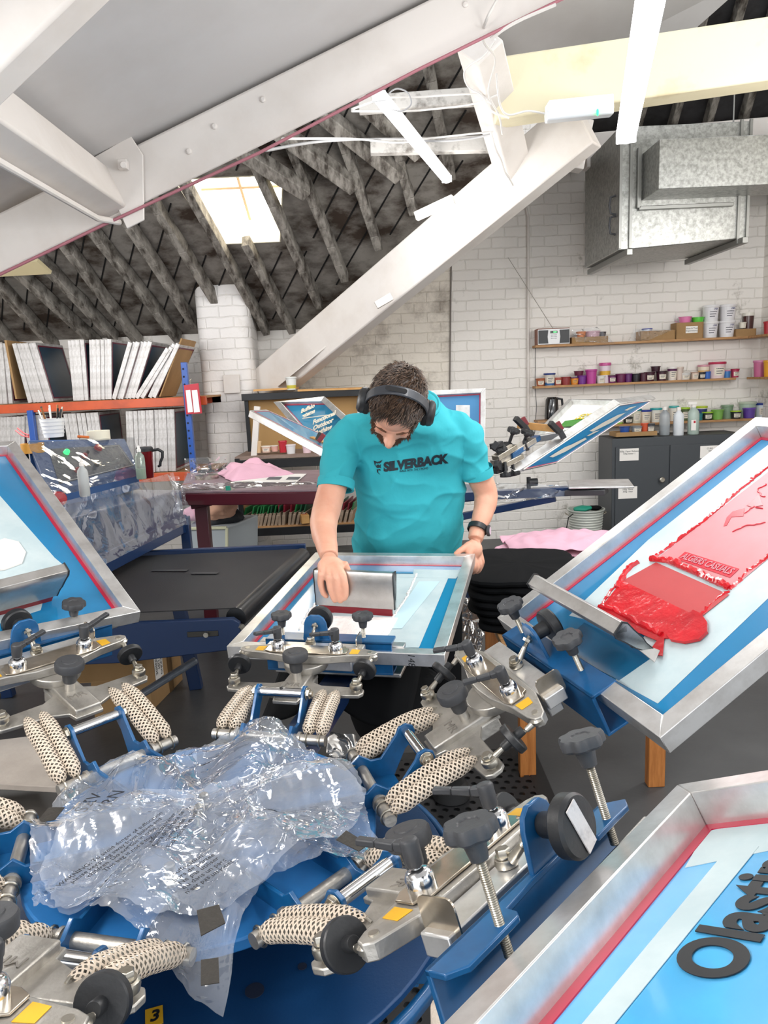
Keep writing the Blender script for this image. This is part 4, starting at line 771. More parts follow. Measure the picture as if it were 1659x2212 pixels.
# blue lower arm seen between screen 2 head and the hub
la = thing('lower_arm', 'blue lower press arm crossing below the lower right print head', 'arm', Zp(900, 2030, .78))
mb = MB(); mb.bar(Zp(830, 2080, .74), Zp(1010, 2075, .74), .04, .05); mb.box(Zp(880, 2070, .72), (.035, .05, .07)); mb.build('bar', mBLUE, la, world=True, bevel=.003)
ft = thing('rubber_bumper', 'dusty white rubber bumper hanging under the lower right head', 'bumper', headf(2)); mb = MB(); mb.lathe([(.006, .012), (.02, 0), (.026, -.02), (.022, -.04), (.0, -.05)], (.24, -.13, -.035)); mb.build('foot', mat('dusty_rubber', '#c2b5a8', .9, bump=(120, .6)), ft)
# ---------------------------------------------------------------- floor mats
mMAT = lattice('ring_mat', '#1c1c1e', 22, 22, .28, rough=.6, co='Object', hole_round=True)
for i, (x, y, w, h, lb) in enumerate([(.12, 2.35, .9, 1.4, 'black perforated rubber mat under the right hand arms'), (-.55, 2.35, .4, .9, 'black perforated rubber mat at the feet of the man')]):
    t = thing('rubber_mat', lb, 'mat', (x, y, 0)); mb = MB(); mb.grid(lambda u, v: V(((u-.5)*w, (v-.5)*h, .014)), 2, 2); mb.build('perforated_face', mMAT, t, ang=0)
    mb = MB()
    for s in (1, -1): mb.box((s*(w/2+.03), 0, .007), (.07, h+.12, .014)); mb.box((0, s*(h/2+.03), .007), (w, .07, .014))
    mb.build('border', mRUB, t, bevel=.004)
mb = MB(); p = Zp(975, 1728, .0); mb.lathe([(.06, 0), (.075, .02), (.07, .07), (.055, .085), (0, .086)], p, n=28); tag(mb.build('machine_foot', mRUB, loc=p), 'round black rubber foot on the perforated mat', 'foot')
# ---------------------------------------------------------------- trestle, garments
tb = thing('trestle_table', 'wooden legged table under the tilted screen with red ink', 'table', (.85, 3.3, 0))
for (px, py, n_) in ((1142, 1683, 0), (1420, 1703, 1)):
    p = Zp(px, py, 0)
    mb = MB(); mb.box((p.x, p.y+.03, .30), (.068, .045, .60)); mb.build('leg', mPINE, tb, world=True, bevel=.003)
for (x, y) in ((.55, 3.8), (1.1, 3.85)):
    mb = MB(); mb.box((x, y, .30), (.068, .045, .60)); mb.build('leg', mPINE, tb, world=True, bevel=.003)
mb = MB(); mb.box((.82, 3.35, .615), (.75, 1.15, .03)); mb.build('top', mPLY, tb, world=True, bevel=.003)
def fold_stack(name, label, cat, layers, m, z0, cx, cy, w, d, rz=0, seed=1, jit=.02, group=None):
    t = thing(name, label, cat, MX.Translation((cx, cy, z0)) @ MX.Rotation(RD(rz), 4, 'Z'), group)
    return t
def cloth_layer(mb, w, d, z, th, seed, rag=.02, dome=0, n=40):
    "a folded garment: rounded slab with an uneven rolled edge"
    rings = []
    for (f, zz) in ((.0, 0), (.9, 0), (.985, th*.2), (1, th*.5), (.985, th*.8), (.9, th), (.0, th)):
        R2 = []
        for i in range(n*2):
            a = 2*pi*i/(n*2); c_, s_ = cos(a), sin(a); q = (abs(c_)**5+abs(s_)**5)**(-1/5)
            e = 1+rag*NZ.noise(V((c_*3, s_*3, seed)))*3+rag*NZ.noise(V((c_*9, s_*9, seed)))*1.2
            x, y = w/2*c_*q*f*e, d/2*s_*q*f*e; R2.append(V((x, y, z+zz+dome*(1-(x/w*2)**2)*(1-(y/d*2)**2)*.6+.006*NZ.noise(V((x*11, y*11, seed))))))
        rings.append(R2)
    mb.loft(rings, cap=False)
mBK = mat('black_cotton', '#0c0d0f', .9); mPK = mat('pink_cotton', '#dfaec0', .85, bump=(40, .15))
n_ = 7
for i in range(n_):
    mb = MB(); cloth_layer(mb, .52-.02*abs(i-3), .62, 0, .034, i, .02); o = mb.build('folded_shirt', mBK, sub=0); o.location = (.66+.015*(i % 2)-.01*i, 3.15+.01*i, .632+.031*i); o.rotation_euler = (0, 0, RD(-20+i*1.5)); tag(o, 'black folded shirt in the stack on the wooden table', 'shirt', 'black shirts stacked on the wooden table')
for i in range(8):
    mb = MB(); cloth_layer(mb, .60-.015*abs(i-3), .42, 0, .022, 30+i, .05, 0 if i < 7 else .0); o = mb.build('folded_shirt', mPK); o.location = (.86+.012*(i % 3), 3.72, .632+.021*i); o.rotation_euler = (0, 0, RD(8+i*2)); tag(o, 'pink shirt in the ruffled stack behind the black shirts', 'shirt', 'pink shirts in the stack')
mb = MB()
def pk_(u, v):
    x = (u-.5)*.62; y = (v-.5)*.46; r = max(0, 1-(x/.33)**2-(y/.25)**2); return V((x, y, .012+.05*r**.5*1.0+.018*NZ.noise(V((x*9, y*9, 3)))+.012*NZ.noise(V((x*20, y*16, 5)))))
mb.grid(pk_, 40, 30); o = mb.build('loose_shirt', mPK, solid=.004, sub=1, ang=180); o.location = (.93, 3.72, .80); tag(o, 'rumpled pink shirt thrown over the top of the pink stack', 'shirt')
sheet('plastic_sheet', 'clear bag with printed letters on the floor beside the black shirts', [(985, 1270, 3.9), (1065, 1260, 4.1), (1040, 1400, 3.3), (975, 1410, 3.2)], 5, mFILM, .03, 7, 30)
mb = MB(); mb.bar(Yp(985, 1282, 3.7), Yp(1070, 1278, 3.7), .05, .04); tag(mb.build('floor_beam', mBLUED, bevel=.003), 'navy steel base beam beyond the held corner of the screen', 'beam')
mb = MB(); mb.bar(Yp(1010, 1205, 4.4), Yp(1080, 1245, 4.2), .05, .04); tag(mb.build('floor_beam', mBLUED, bevel=.003), 'navy sloping stay between the man and the pink shirts', 'beam')
# ============================================================ LEFT: RACK OF SCREENS
RY = 6.45
rk = thing('storage_rack', 'orange and blue steel rack full of screens along the left wall', 'rack', (-2.6, RY+.3, 0))
zt = Yp(250, 862, RY).z; zl = Yp(250, 1024, RY).z
xl, xr = -4.3, Yp(446, 860, RY).x
for i, z in enumerate((zt, zl)):
    mb = MB(); mb.box(((xl+xr)/2, RY, z-.045), (xr-xl, .04, .075)); mb.build('beam', mORANGE, rk, bevel=.004, world=True)
    mb = MB(); mb.box(((xl+xr)/2, RY+.62, z-.045), (xr-xl, .04, .075)); mb.build('beam', mORANGE, rk, bevel=.004, world=True)
    mb = MB(); mb.box(((xl+xr)/2, RY+.31, z-.014), (xr-xl, .6, .016)); mb.build('shelf_board', mPLY, rk, world=True)
mb = MB(); mb.box((Yp(408, 900, RY-.04).x, RY-.04, .95), (.05, .05, 1.9)); up = mb.build('upright', mat('rack_blue', '#1d4fa0', .4, coat=.2), rk, bevel=.004, world=True)
for i in range(14):
    mb = MB(); mb.cyl((Yp(408, 900, RY-.04).x-.006, RY-.067, 1.0+i*.065), (Yp(408, 900, RY-.04).x-.006, RY-.064, 1.0+i*.065), .009, n=8); 
    if i % 1 == 0: mb.build('slot', mat('slot_dark', '#101c38', .8), up, world=True)
for x in (Yp(70, 900, RY+.62).x, Yp(70, 900, RY).x): 
    mb = MB(); mb.box((x, RY+.62 if x < -3.1 else RY-.02, .78), (.05, .05, 1.55)); mb.build('upright', MT['rack_blue'], rk, bevel=.004, world=True)
mDF = mat('dull_aluminium', '#cfccca', .5, .45, bump=(40, .1), var=(14, '#a8a4a0', .35, .6))
# prototypes: end on frame, origin at bottom front edge
def mkframe(h, w, glue=mat('dark_red_glue', '#6b1030', .4), mesh=mDARKM, th=.036):
    t = thing('screen_frame', 'x', 'screen', MX.Identity(4)); b = .036; mb = MB()
    for (y0, y1, z0, z1) in ((0, b, 0, h), (w-b, w, 0, h), (b, w-b, 0, b), (b, w-b, h-b, h)): mb.hexa([(-th/2, y0, z0), (th/2, y0, z0), (th/2, y1, z0), (-th/2, y1, z0), (-th/2, y0, z1), (th/2, y0, z1), (th/2, y1, z1), (-th/2, y1, z1)])
    mb.build('frame', mDF, t, bevel=.002); mb = MB(); mb.box((th/2-.002, w/2, h/2), (.003, w-.05, h-.05)); mb.build('mesh_fabric', mesh, t)
    mb = MB(); g = .012
    for (y0, y1, z0, z1) in ((b-.012, b, b-.012, h-b+.012), (w-b, w-b+.012, b-.012, h-b+.012), (b-.012, w-b+.012, b-.012, b), (b-.012, w-b+.012, h-b, h-b+.012)): mb.hexa([(th/2, y0, z0), (th/2+.002, y0, z0), (th/2+.002, y1, z0), (th/2, y1, z0), (th/2, y0, z1), (th/2+.002, y0, z1), (th/2+.002, y1, z1), (th/2, y1, z1)])
    mb.build('glue_line', glue, t); return t
PROTO = {}
def frames(rows, z, label, group, Yf, h, w=.55):
    key = round(h, 3); first = key not in PROTO
    if first: PROTO[key] = mkframe(h, w)
    for i, (xb, yb, xt_, yt) in enumerate(rows):
        B = Yp(xb, yb, Yf); T = Yp(xt_, yt, Yf); ang = math.atan2(T.x-B.x, T.z-B.z)
        M = MX.Translation((B.x, Yf+R_.uniform(-.015, .02), z)) @ MX.Rotation(ang, 4, 'Y')
        lb, gr = (label, group) if group else (label[i] if isinstance(label, list) else label, None)
        if first and i == 0: o = PROTO[key]; o.matrix_basis = M; o['label'] = lb; o['group'] = gr
        else: copytree(PROTO[key], M, lb, gr)
def lin(n, x0, x1, t0, t1, yb, yt): return [(lerp(x0, x1, i/max(1, n-1)), yb, lerp(t0, t1, i/max(1, n-1)), yt) for i in range(n)]
FY = RY+.02
HT = Yp(200, 733, FY).z-zt
frames(lin(3, 2, 22, -8, 10, 872, 742), zt, 'upright screen frame at the left edge of the upper rack shelf', 'frames at the left edge of the upper shelf', FY, HT)
frames(lin(6, 66, 112, 32, 74, 864, 740), zt, 'screen frame leaning left against the brown board on the upper shelf', 'left leaning frames on the upper shelf', FY, HT)
frames(lin(4, 162, 186, 150, 176, 860, 731), zt, 'screen frame in the small upright group left of the dark gap on the upper shelf', 'small upright group on the upper shelf', FY, HT)
frames(lin(6, 198, 236, 195, 235, 860, 730), zt, 'screen frame in the middle upright group on the upper shelf', 'middle upright group on the upper shelf', FY, HT)
frames(lin(6, 245, 287, 280, 324, 857, 736), zt, 'screen frame leaning right in the sloping row on the upper shelf', 'right leaning frames on the upper shelf', FY, HT)
frames(lin(2, 295, 306, 364, 370, 857, 748)+lin(2, 322, 332, 374, 384, 856, 742), zt, 'screen frame leaning steeply against the right hand brown board', 'steeply leaning frames on the upper shelf', FY, HT)
def board(name, label, pts, D, m, Yf=FY):
    P = [Yp(x, y, Yf) for x, y in pts]; mb = MB(); mb.hexa([P[0], P[1], P[2], P[3]]+[p+V((0, D, 0)) for p in P]); c = sum(P, V((0, 0, 0)))/4; return tag(mb.build(name, m, loc=c, bevel=.001), label, 'board')
board('hardboard_sheet', 'brown hardboard sheet leaning left on the upper shelf', [(33, 862), (37, 862), (14, 735), (9, 735)], .6, mCARD)
P = [Yp(345, 857, FY), Yp(392, 731, FY)]
mb = MB(); mb.bar(P[0]+V((0, .25, 0)), P[1]+V((0, .25, 0)), .5, .012, up=(1, 0, -.3)); tag(mb.build('hardboard_sheet', mCARD, loc=P[0], bevel=.001), 'large brown hardboard sheet leaning right at the end of the upper shelf', 'board')
HL = .54
def zrow(n, x0, x1, t0, t1, yt): return lin(n, x0, x1, t0, t1, 1020, yt)
frames(zrow(7, 0, 46, 2, 48, 905), zl, 'screen frame in the red lined row at the left of the lower shelf', 'red lined row on the lower shelf', FY, HL)
frames(zrow(6, 70, 108, 54, 94, 897), zl, 'screen frame leaning left behind the pen pot on the lower shelf', 'frames behind the pen pot', FY, HL)
frames(zrow(8, 158, 225, 140, 208, 895), zl, 'screen frame leaning left behind the white tape roll on the lower shelf', 'frames behind the tape roll', FY, HL)
frames(zrow(12, 278, 376, 274, 372, 889), zl, 'screen frame in the neat upright row of twelve on the lower shelf', 'upright row of twelve on the lower shelf', FY, HL)
# red price card holder on the upright
ch = thing('card_holder', 'red card holder with two white columns hanging on the blue upright', 'card holder', Yp(415, 860, RY-.1))
mb = MB(); a, b, c, d = [Yp(x, y, RY-.11) for x, y in ((402, 895), (436, 893), (428, 828), (397, 832))]; mb.hexa([a, b, c, d]+[p+V((0, .02, 0)) for p in (a, b, c, d)]); mb.build('card', mat('card_red', '#b4142c', .4), ch, world=True)
for (x0, x1) in ((405, 416), (418, 431)):
    mb = MB(); q = [Yp(x0+1, 891, RY-.113), Yp(x1+1, 890, RY-.113), Yp(x1-5, 842, RY-.113), Yp(x0-4, 843, RY-.113)]; mb.add(q, [(0, 1, 2, 3)]); mb.build('price_column', mPAPER, ch, world=True, ang=0)
mb = MB(); mb.tube([Yp(412, 830, RY-.11), Yp(410, 822, RY-.10), Yp(413, 818, RY-.07)], .003, 6); mb.build('hook', mSTEEL, ch, world=True)
# ============================================================ DRYER
dr = thing('conveyor_dryer', 'navy conveyor dryer with a black mesh belt at the left', 'dryer', (-1.3, 3.3, 0))
c = {'nr': Zp(485, 1325, .83), 'fr': Zp(650, 1190, .83), 'nl': Zp(225, 1300, .83), 'fl': Zp(385, 1178, .83)}
BX0, BX1 = -2.6, -.62
nY, fY = 2.80, 3.80
mBELT = lattice('belt_mesh', '#3e3f40', 260, 260, .62, False, co='Object', rough=.45); mb = MB(); mb.hexa([(BX0, nY, .822), (-.60, nY, .822), (-.45, fY, .822), (BX0, fY, .822), (BX0, nY, .826), (-.60, nY, .826), (-.45, fY, .826), (BX0, fY, .826)]); 
mb.build('belt', mat('belt_weave', '#2e2f31', .4, .1, bump=(500, .6), var=(5, '#232426', .3, .7)), dr, world=True, ang=0)
mb = MB(); rn, rf = V((-.60, nY, .785)), V((-.44, fY+.02, .785)); L_ = (rf-rn).length; pr = []
for i in range(70): z = L_*i/70; pr += [(.041, z), (.0428, z+L_/140)]
mb.lathe(pr, rn, rf-rn, 26); mb.build('end_roller', mat('roller_rubber', '#1d1e20', .35, coat=.3), dr, world=True)
for p, q in ((Zp(330, 1232, .83), Zp(405, 1232, .83)), (Zp(415, 1238, .83), Zp(470, 1238, .83))):
    mb = MB(); mb.bar(p, q, .03, .002); mb.build('belt_splice', mBLKG, dr, world=True)
# side rail (deep panel) and slot
mb = MB(); x0 = -1.75; prof = [(x0, .80), (-.60, .80), (-.575, .78), (-.575, .69), (-.60, .675), (-1.05, .64), (x0, .64)]; mb.prism(prof, 0, .03, frm(V((0, nY-.03, 0)), V((1, 0, 0)), V((0, 0, 1)), V((0, -1, 0)))); sp = mb.build('side_rail', mBLUED, dr, world=True, bevel=.004)
mb = MB(); mb.box((-.72, nY-.062, .745), (.12, .004, .022)); mb.build('tension_slot', mat('slot_steel', '#4a4844', .4, .8), sp, world=True, bevel=.002)
mb = MB(); mb.cyl((-.705, nY-.06, .745), (-.705, nY-.078, .745), .010, n=16); mb.cyl((-.575, nY-.05, .765), (-.565, nY-.06, .765), .012, n=6); mb.build('tension_bolt', mSTEEL, sp, world=True)
mb = MB(); mb.box((-1.1, fY+.06, .80), (1.35, .03, .08)); mb.build('far_rail', mBLUED, dr, world=True, bevel=.004)
for (x, y) in ((-1.13, 3.98), (-2.2, 3.98), (-2.2, 2.9)):
    mb = MB(); mb.bar((x+.02, y, 0), (x-.06, y, .72), .07, .05, (0, 1, 0)); mb.build('leg', mBLUED, dr, world=True, bevel=.004)
# heater hood: exit face turned towards us
f0, f1 = Yp(130, 1120, 3.0), Yp(392, 1058, 4.2)
mb = MB(); fb0 = V((f0.x, f0.y, .80)); H1 = [(f0.x-.02, f0.y-.1), (f1.x, f1.y), (f1.x-1.3, f1.y+.45), (f0.x-1.2, f0.y+.3)]
zt0, zt1 = f0.z, f1.z
mb.hexa([V((p[0], p[1], .90)) for p in H1]+[V((H1[0][0], H1[0][1], zt0)), V((H1[1][0], H1[1][1], zt1)), V((H1[2][0], H1[2][1], zt1)), V((H1[3][0], H1[3][1], zt0))]); mb.build('heater_hood', mBLUED, dr, world=True, bevel=.01)
mb = MB(); mb.bar((f0.x, f0.y-.11, .92), (f1.x+.005, f1.y-.01, .92), .03, .10); mb.build('exit_flap', mBLUED, dr, world=True, bevel=.004)
mb = MB(); mb.box((f1.x+.01, f1.y-.02, .85), (.05, .05, .22)); mb.build('corner_post', mBLUED, dr, world=True, bevel=.004)
# control console on top
cc = thing('control_console', 'navy control console with dials under clear film on top of the dryer', 'control box', Yp(180, 1000, 3.9))
pts = [(105, 1062, 3.5), (298, 1010, 4.15), (270, 948, 4.35), (60, 952, 3.75)]
A_, B_, C_, D_ = [Yp(*p) for p in pts]; mb = MB(); bk = V((-.15, .35, -.02)); dn = V((0, 0, -.12))
mb.hexa([A_+dn, B_+dn, C_+bk+dn*2, D_+bk+dn*2, A_, B_, C_, D_]); mb.hexa([D_+dn*1.5, C_+dn*1.5, C_+bk+dn*1.5, D_+bk+dn*1.5, D_, C_, C_+bk, D_+bk]); mb.build('case', mat('console_blue', '#33527f', .4), cc, world=True, bevel=.006)
nn = (B_-A_).cross(D_-A_).normalized(); e1 = (B_-A_); e2 = (D_-A_)
def cf(u, v, h=.003): return A_.lerp(B_, u).lerp(D_.lerp(C_, u), v)+nn*h
mb = MB(); mb.hexa([cf(.12, .08, 0), cf(.96, .08, 0), cf(.9, .8, 0), cf(.15, .8, 0), cf(.12, .08), cf(.96, .08), cf(.9, .8), cf(.15, .8)]); mb.build('dial_panel', mat('panel_grey', '#3a3f48', .35), cc, world=True, ang=0)
for (u, v, r, m, nm) in ((.30, .68, .014, mat('green_lamp', '#2ad46a', .3, emis=('#20e060', 3)), 'green_lamp'), (.33, .25, .014, mat('red_lamp', '#8c1822', .25), 'red_lamp'), (.46, .55, .014, mat('red_lamp', '#8c1822'), 'red_lamp'), (.64, .72, .02, mat('stop_red', '#a01c24', .35), 'stop_button'), (.55, .3, .012, mBLK, 'selector'), (.5, .62, .01, mBLK, 'selector')):
    mb = MB(); mb.lathe([(r*1.1, 0), (r*1.1, .004), (r, .006), (r, .016), (r*.7, .022), (0, .024)], cf(u, v), nn, 20); mb.build(nm, m, cc, world=True)
mb = MB(); mb.tube([cf(.16, .1, .004), cf(.94, .1, .004), cf(.88, .76, .004), cf(.6, .76, .004)], .0012, 5); mb.build('panel_line', mPAPER, cc, world=True)
mb = MB(); mb.lathe([(.03, 0), (.034, .02), (.034, .05), (.028, .06), (0, .062)], Yp(122, 1078, 3.3), (.6, -.8, .1), 26); tag(mb.build('push_button', mat('stop_red', '#a01c24'), loc=Yp(122, 1078, 3.3)), 'round red push button beside the left screen on the dryer', 'button')
sheet('plastic_sheet', 'crumpled clear film spread over the dryer control console', [(60, 955, 3.65), (290, 945, 4.3), (305, 1025, 4.1), (110, 1075, 3.35)], 7, film('console_film', st=.22, sc=6, mulv=.4, haze=.05), .006, 5, 44)
sheet('plastic_sheet', 'clear film hanging over the navy exit face of the dryer', [(130, 1085, 2.85), (375, 1020, 4.1), (405, 1130, 4.05), (185, 1240, 2.8)], 8, film('thin_film', st=.2, sc=5, mulv=.28, haze=.05), .008, 3.2, 50)
sheet('plastic_sheet', 'loose corner of film drooping off the right end of the dryer', [(362, 1025, 4.05), (385, 1030, 4.1), (424, 1130, 4.0), (395, 1135, 4.0)], 9, mFILM, .02, 9, 24)
# things on the dryer
def at(label, name, cat, x, y, d): p = Yp(x, y, d); return thing(name, label, cat, p), p
t, p = at('tall maroon travel mug with black lid and handle on the dryer', 'travel_mug', 'mug', 318, 1032, 4.1)
mb = MB(); mb.lathe([(.034, 0), (.036, .003), (.043, .145), (.044, .150)], n=28); mb.build('body', mat('maroon_steel', '#7a1018', .25, .4, coat=.6), t)
mb = MB(); mb.lathe([(.046, .148), (.046, .165), (.040, .172), (0, .173)], n=28); mb.build('lid', mBLK, t)
mb = MB(); mb.tube([(.042, 0, .15), (.075, 0, .155), (.098, 0, .14), (.095, 0, .11), (.082, 0, .085), (.078, 0, .065), (.066, 0, .06)], [.008, .009, .009, .008, .0075, .0085, .006], 10); mb.build('handle', mBLK, t)
def bottle(label, x, y, d, h, r, m, capm=mPAPER, nozzle=True, liquid=None, trigger=False, name='bottle'):
    t, p = at(label, name, 'bottle', x, y, d)
    mb = MB(); mb.lathe([(r*.9, 0), (r, .008), (r, h*.62), (r*.9, h*.70), (r*.38, h*.80), (r*.36, h*.84)], n=24); mb.build('body', m, t)
    if liquid: mb = MB(); mb.lathe([(r*.86, .004), (r*.95, .01), (r*.95, h*.32)], n=24); mb.build('liquid', liquid, t)
    mb = MB()
    if trigger:
        mb.lathe([(r*.42, h*.82), (r*.42, h*.90)], n=16); mb.box((-r*.3, 0, h*.95), (r*1.6, r*.45, h*.09)); mb.box((-r*.8, 0, h*.88), (r*.12, r*.3, h*.12), rotm(0, 20, 0)); mb.build('spray_trigger', capm, t, bevel=.002)
    elif nozzle: mb.lathe([(r*.42, h*.82), (r*.42, h*.90), (r*.25, h*.905), (r*.25, h*.96), (r*.18, h), (0, h)], n=16); mb.build('spray_top', capm, t)
    else: mb.lathe([(r*.42, h*.82), (r*.42, h*.93), (0, h*.935)], n=18); mb.build('cap', capm, t)
    return t
mCLB = mat('cloudy_bottle', '#d9dcda', .25, trans=.4); mCLR = mat('clear_bottle', '#cfdccf', .12, trans=.7)
bottle('clear spray bottle with pale green liquid beside the travel mug', 306, 1035, 3.95, .18, .026, mCLR, liquid=mat('green_liquid', '#a9bfa6', .2))
bottle('cloudy white spray bottle on the film in front of the console', 184, 1072, 3.35, .17, .024, mCLB, liquid=mat('pale_liquid', '#cfcdc5', .3))
def ring(label, x, y, d, ro, ri, h, m, name='tape_roll', cat='tape roll'):
    p = Yp(x, y, d); mb = MB(); mb.lathe([(ri, 0), (ro, 0), (ro, h), (ri, h)], n=36, cap=False); n0 = len(mb.v)
    mb.lathe([(ri, h), (ri, 0)], n=36, cap=False); o = mb.build(name, m); o.location = p; return tag(o, label, cat)
ring('roll of orange yellow tape on the left corner of the console', 72, 978, 3.75, .055, .038, .048, mat('amber_tape', '#cf8f22', .4, coat=.3))
ring('roll of cream masking tape on top of the console', 214, 950, 4.2, .062, .042, .052, mat('masking_tape', '#e3dcc8', .6))
t, p = at('white pen pot crammed with pens and brushes on the console', 'pen_pot', 'pot', 117, 944, 4.1)
mb = MB(); mb.lathe([(.05, 0), (.064, .10), (.066, .102), (.062, .102), (.05, .01), (0, .01)], n=32, cap=False); [mb.lathe([(.055+.0012*i*2, .02+.02*i), (.0575+.0012*i*2, .026+.02*i)], n=32, cap=False) for i in range(4)]; mb.build('pot', mat('white_plastic', '#e2e1de', .45), t)
for i in range(9):
    a = i*.7; q = V((.03*cos(a), .03*sin(a), .03)); e = V((.055*cos(a)+.01*sin(i), .05*sin(a), .15+.03*((i*7) % 5)/5)); mb = MB(); mb.cyl(q+p, e+p, .005, n=10); o = mb.build('pen', [mBLK, mSTEEL, mat('pen_wood', '#8a5a2a', .5), mPAPER][i % 4], loc=p); tag(o, 'pen or brush standing in the white pen pot', 'pen', 'pens in the white pot')
mb = MB(); p = Yp(55, 945, 3.9); mb.tube([Yp(38, 925, 3.95), Yp(50, 935, 3.9), Yp(62, 940, 3.85)], .004, 8); mb.tube([Yp(34, 930, 3.9), Yp(48, 941, 3.85), Yp(62, 944, 3.8)], .004, 8); tag(mb.build('tongs', mat('tong_red', '#c4202a', .4), loc=p), 'red handled pliers at the left end of the console', 'pliers')
for x, y, m, lb in ((188, 943, mat('marker_orange', '#d06a28', .5), 'orange marker pen beside the cream tape roll'), (196, 948, mat('marker_grey', '#b9b4a8', .5), 'grey marker pen in front of the orange one')):
    mb = MB(); mb.cyl(Yp(x-20, y, 4.1), Yp(x+4, y+2, 4.1), .008, n=12); tag(mb.build('marker_pen', m, loc=Yp(x, y, 4.1)), lb, 'pen')
# cardboard box under the dryer
cb = thing('cardboard_box', 'cardboard box with a packing list label under the dryer', 'box', Yp(300, 1450, 3.0))
A_, B_, C_ = Zp(205, 1555, 0), Zp(330, 1535, 0), Zp(395, 1468, 0)
mb = MB(); D_ = A_+C_-B_; z = V((0, 0, .36)); mb.hexa([A_, B_, C_, D_, A_+z, B_+z, C_+z, D_+z]); mb.build('body', mCARD, cb, world=True, bevel=.003)
mb = MB(); mb.hexa([A_+z, B_+z, B_+z+V((-.05, -.16, -.12)), A_+z+V((-.1, -.14, -.10))]+[q+V((0, 0, .004)) for q in (A_+z, B_+z, B_+z+V((-.05, -.16, -.12)), A_+z+V((-.1, -.14, -.10)))]); mb.build('flap', mCARD, cb, world=True)
e1 = (C_-B_).normalized(); nb = e1.cross(V((0, 0, 1))); Ml = frm(B_.lerp(C_, .28)+V((0, 0, .21))+nb*.002, V((0, 0, -1)), e1, nb) if nb.y < 0 else frm(B_.lerp(C_, .28)+V((0, 0, .21))-nb*.002, V((0, 0, -1)), -e1, -nb)
mb = MB(); mb.prism([(-.075, -.05), (.075, -.05), (.075, .05), (-.075, .05)], 0, .001, Ml); lb = mb.build('label', mPAPER, cb, world=True, ang=0)
text('label_words', 'PACKING\nLIST\nINSIDE', .03, Ml @ MX.Translation((0, 0, .0015)), mINKK, lb, ext=.0002, bold=.0004, world=True)
mb = MB(); mb.hexa([B_.lerp(C_, .55)+nb*.003*(1 if nb.y < 0 else -1)+V((0, 0, q)) for q in (0, 0)]+[B_.lerp(C_, .68)+nb*.003*(1 if nb.y < 0 else -1)]*2+[B_.lerp(C_, .55)+nb*.003*(1 if nb.y < 0 else -1)+z]*2+[B_.lerp(C_, .68)+nb*.003*(1 if nb.y < 0 else -1)+z]*2); mb.build('packing_tape', mat('brown_tape', '#97754a', .3, coat=.4), cb, world=True, ang=0)
mb = MB(); mb.bar(Yp(305, 1500, 3.15), Yp(425, 1425, 3.3), .04, .03); tag(mb.build('wrapped_tube', mat('grey_wrap', '#5a6068', .35, bump=(30, .8), coat=.5), loc=Yp(360, 1465, 3.2), bevel=.01), 'dark tube wrapped in film leaning on the cardboard box', 'tube')
# ============================================================ MAROON HEAT TABLE
mMAR = mat('maroon_paint', '#4e1220', .35, coat=.3)
ht = thing('heat_press_table', 'maroon framed flash cure table behind the dryer', 'table', (-1.0, 5.2, 0))
TZ = 1.03; q = [Zp(388, 1062, TZ), Zp(690, 1058, TZ), Zp(712, 1014, TZ), Zp(405, 1022, TZ)]
mb = MB(); mb.hexa([p-V((0, 0, .01)) for p in q]+q); mb.build('top', mat('dusty_maroon_top', '#8d7a80', .5, var=(6, '#776068', .3, .6)), ht, world=True)
mb = MB(); mb.hexa([q[0]+V((0, -.01, -.09)), q[1]+V((0, -.01, -.09)), q[1]+V((0, .03, -.09)), q[0]+V((0, .03, -.09)), q[0]+V((0, -.01, -.012)), q[1]+V((0, -.01, -.012)), q[1]+V((0, .03, -.012)), q[0]+V((0, .03, -.012))]); mb.build('apron', mMAR, ht, world=True, bevel=.005)
mb = MB(); p = Yp(443, 1170, q[0].y+.08); mb.box((p.x, q[0].y+.08, .47), (.085, .07, .94)); mb.build('leg', mMAR, ht, world=True, bevel=.005)
mb = MB(); mb.box((q[1].x-.05, q[2].y-.1, .47), (.08, .07, .94)); mb.build('leg', mMAR, ht, world=True, bevel=.005)
mb = MB(); mb.bar(Yp(410, 1080, q[0].y+.04), Yp(455, 1072, q[0].y+.06), .05, .12); mb.build('gusset', mMAR, ht, world=True, bevel=.005)
mb = MB(); mb.bar(Yp(405, 1035, 4.85), Yp(690, 1030, 4.85), .01, .05)
t = thing('dial_gauge', 'flat steel disc with a black crank knob on the maroon table', 'hand wheel', Zp(447, 1034, TZ)); 
mb = MB(); mb.lathe([(.085, 0), (.085, .026), (.08, .03), (0, .03)], n=36); mb.build('disc', mSTEEL, t); mb = MB(); mb.tube([(.055*cos(i*pi/10), .055*sin(i*pi/10), .055) for i in range(20)], .007, 8, closed=True); mb.cyl((0, 0, .03), (0, 0, .056), .01); mb.bar((-.055, 0, .055), (.055, 0, .055), .012, .008); mb.build('wheel', mBLK, t); mb = MB(); mb.cyl((.03, .0, .055), (.028, 0, .115), .010, .012); mb.build('crank_grip', mBLK, t)
t = thing('draped_shirt', 'pink shirt draped on the maroon table', 'shirt', Zp(560, 1020, TZ)); mb = MB()
B4 = [Zp(468, 1026, TZ), Zp(500, 1042, TZ), Zp(636, 1026, TZ), Zp(560, 1000, TZ)]
def df(u, v):
    p = B4[0].lerp(B4[1], v).lerp(B4[3].lerp(B4[2], v), u); e = min(u, 1-u, v, 1-v)*5; e = max(0, min(1, e)); return p+V((.02*NZ.noise(p*9), .02*NZ.noise(p*7+V((5, 0, 0))), .006+.09*e*(.6+.5*NZ.noise(p*5)+.3*NZ.noise(p*11))))
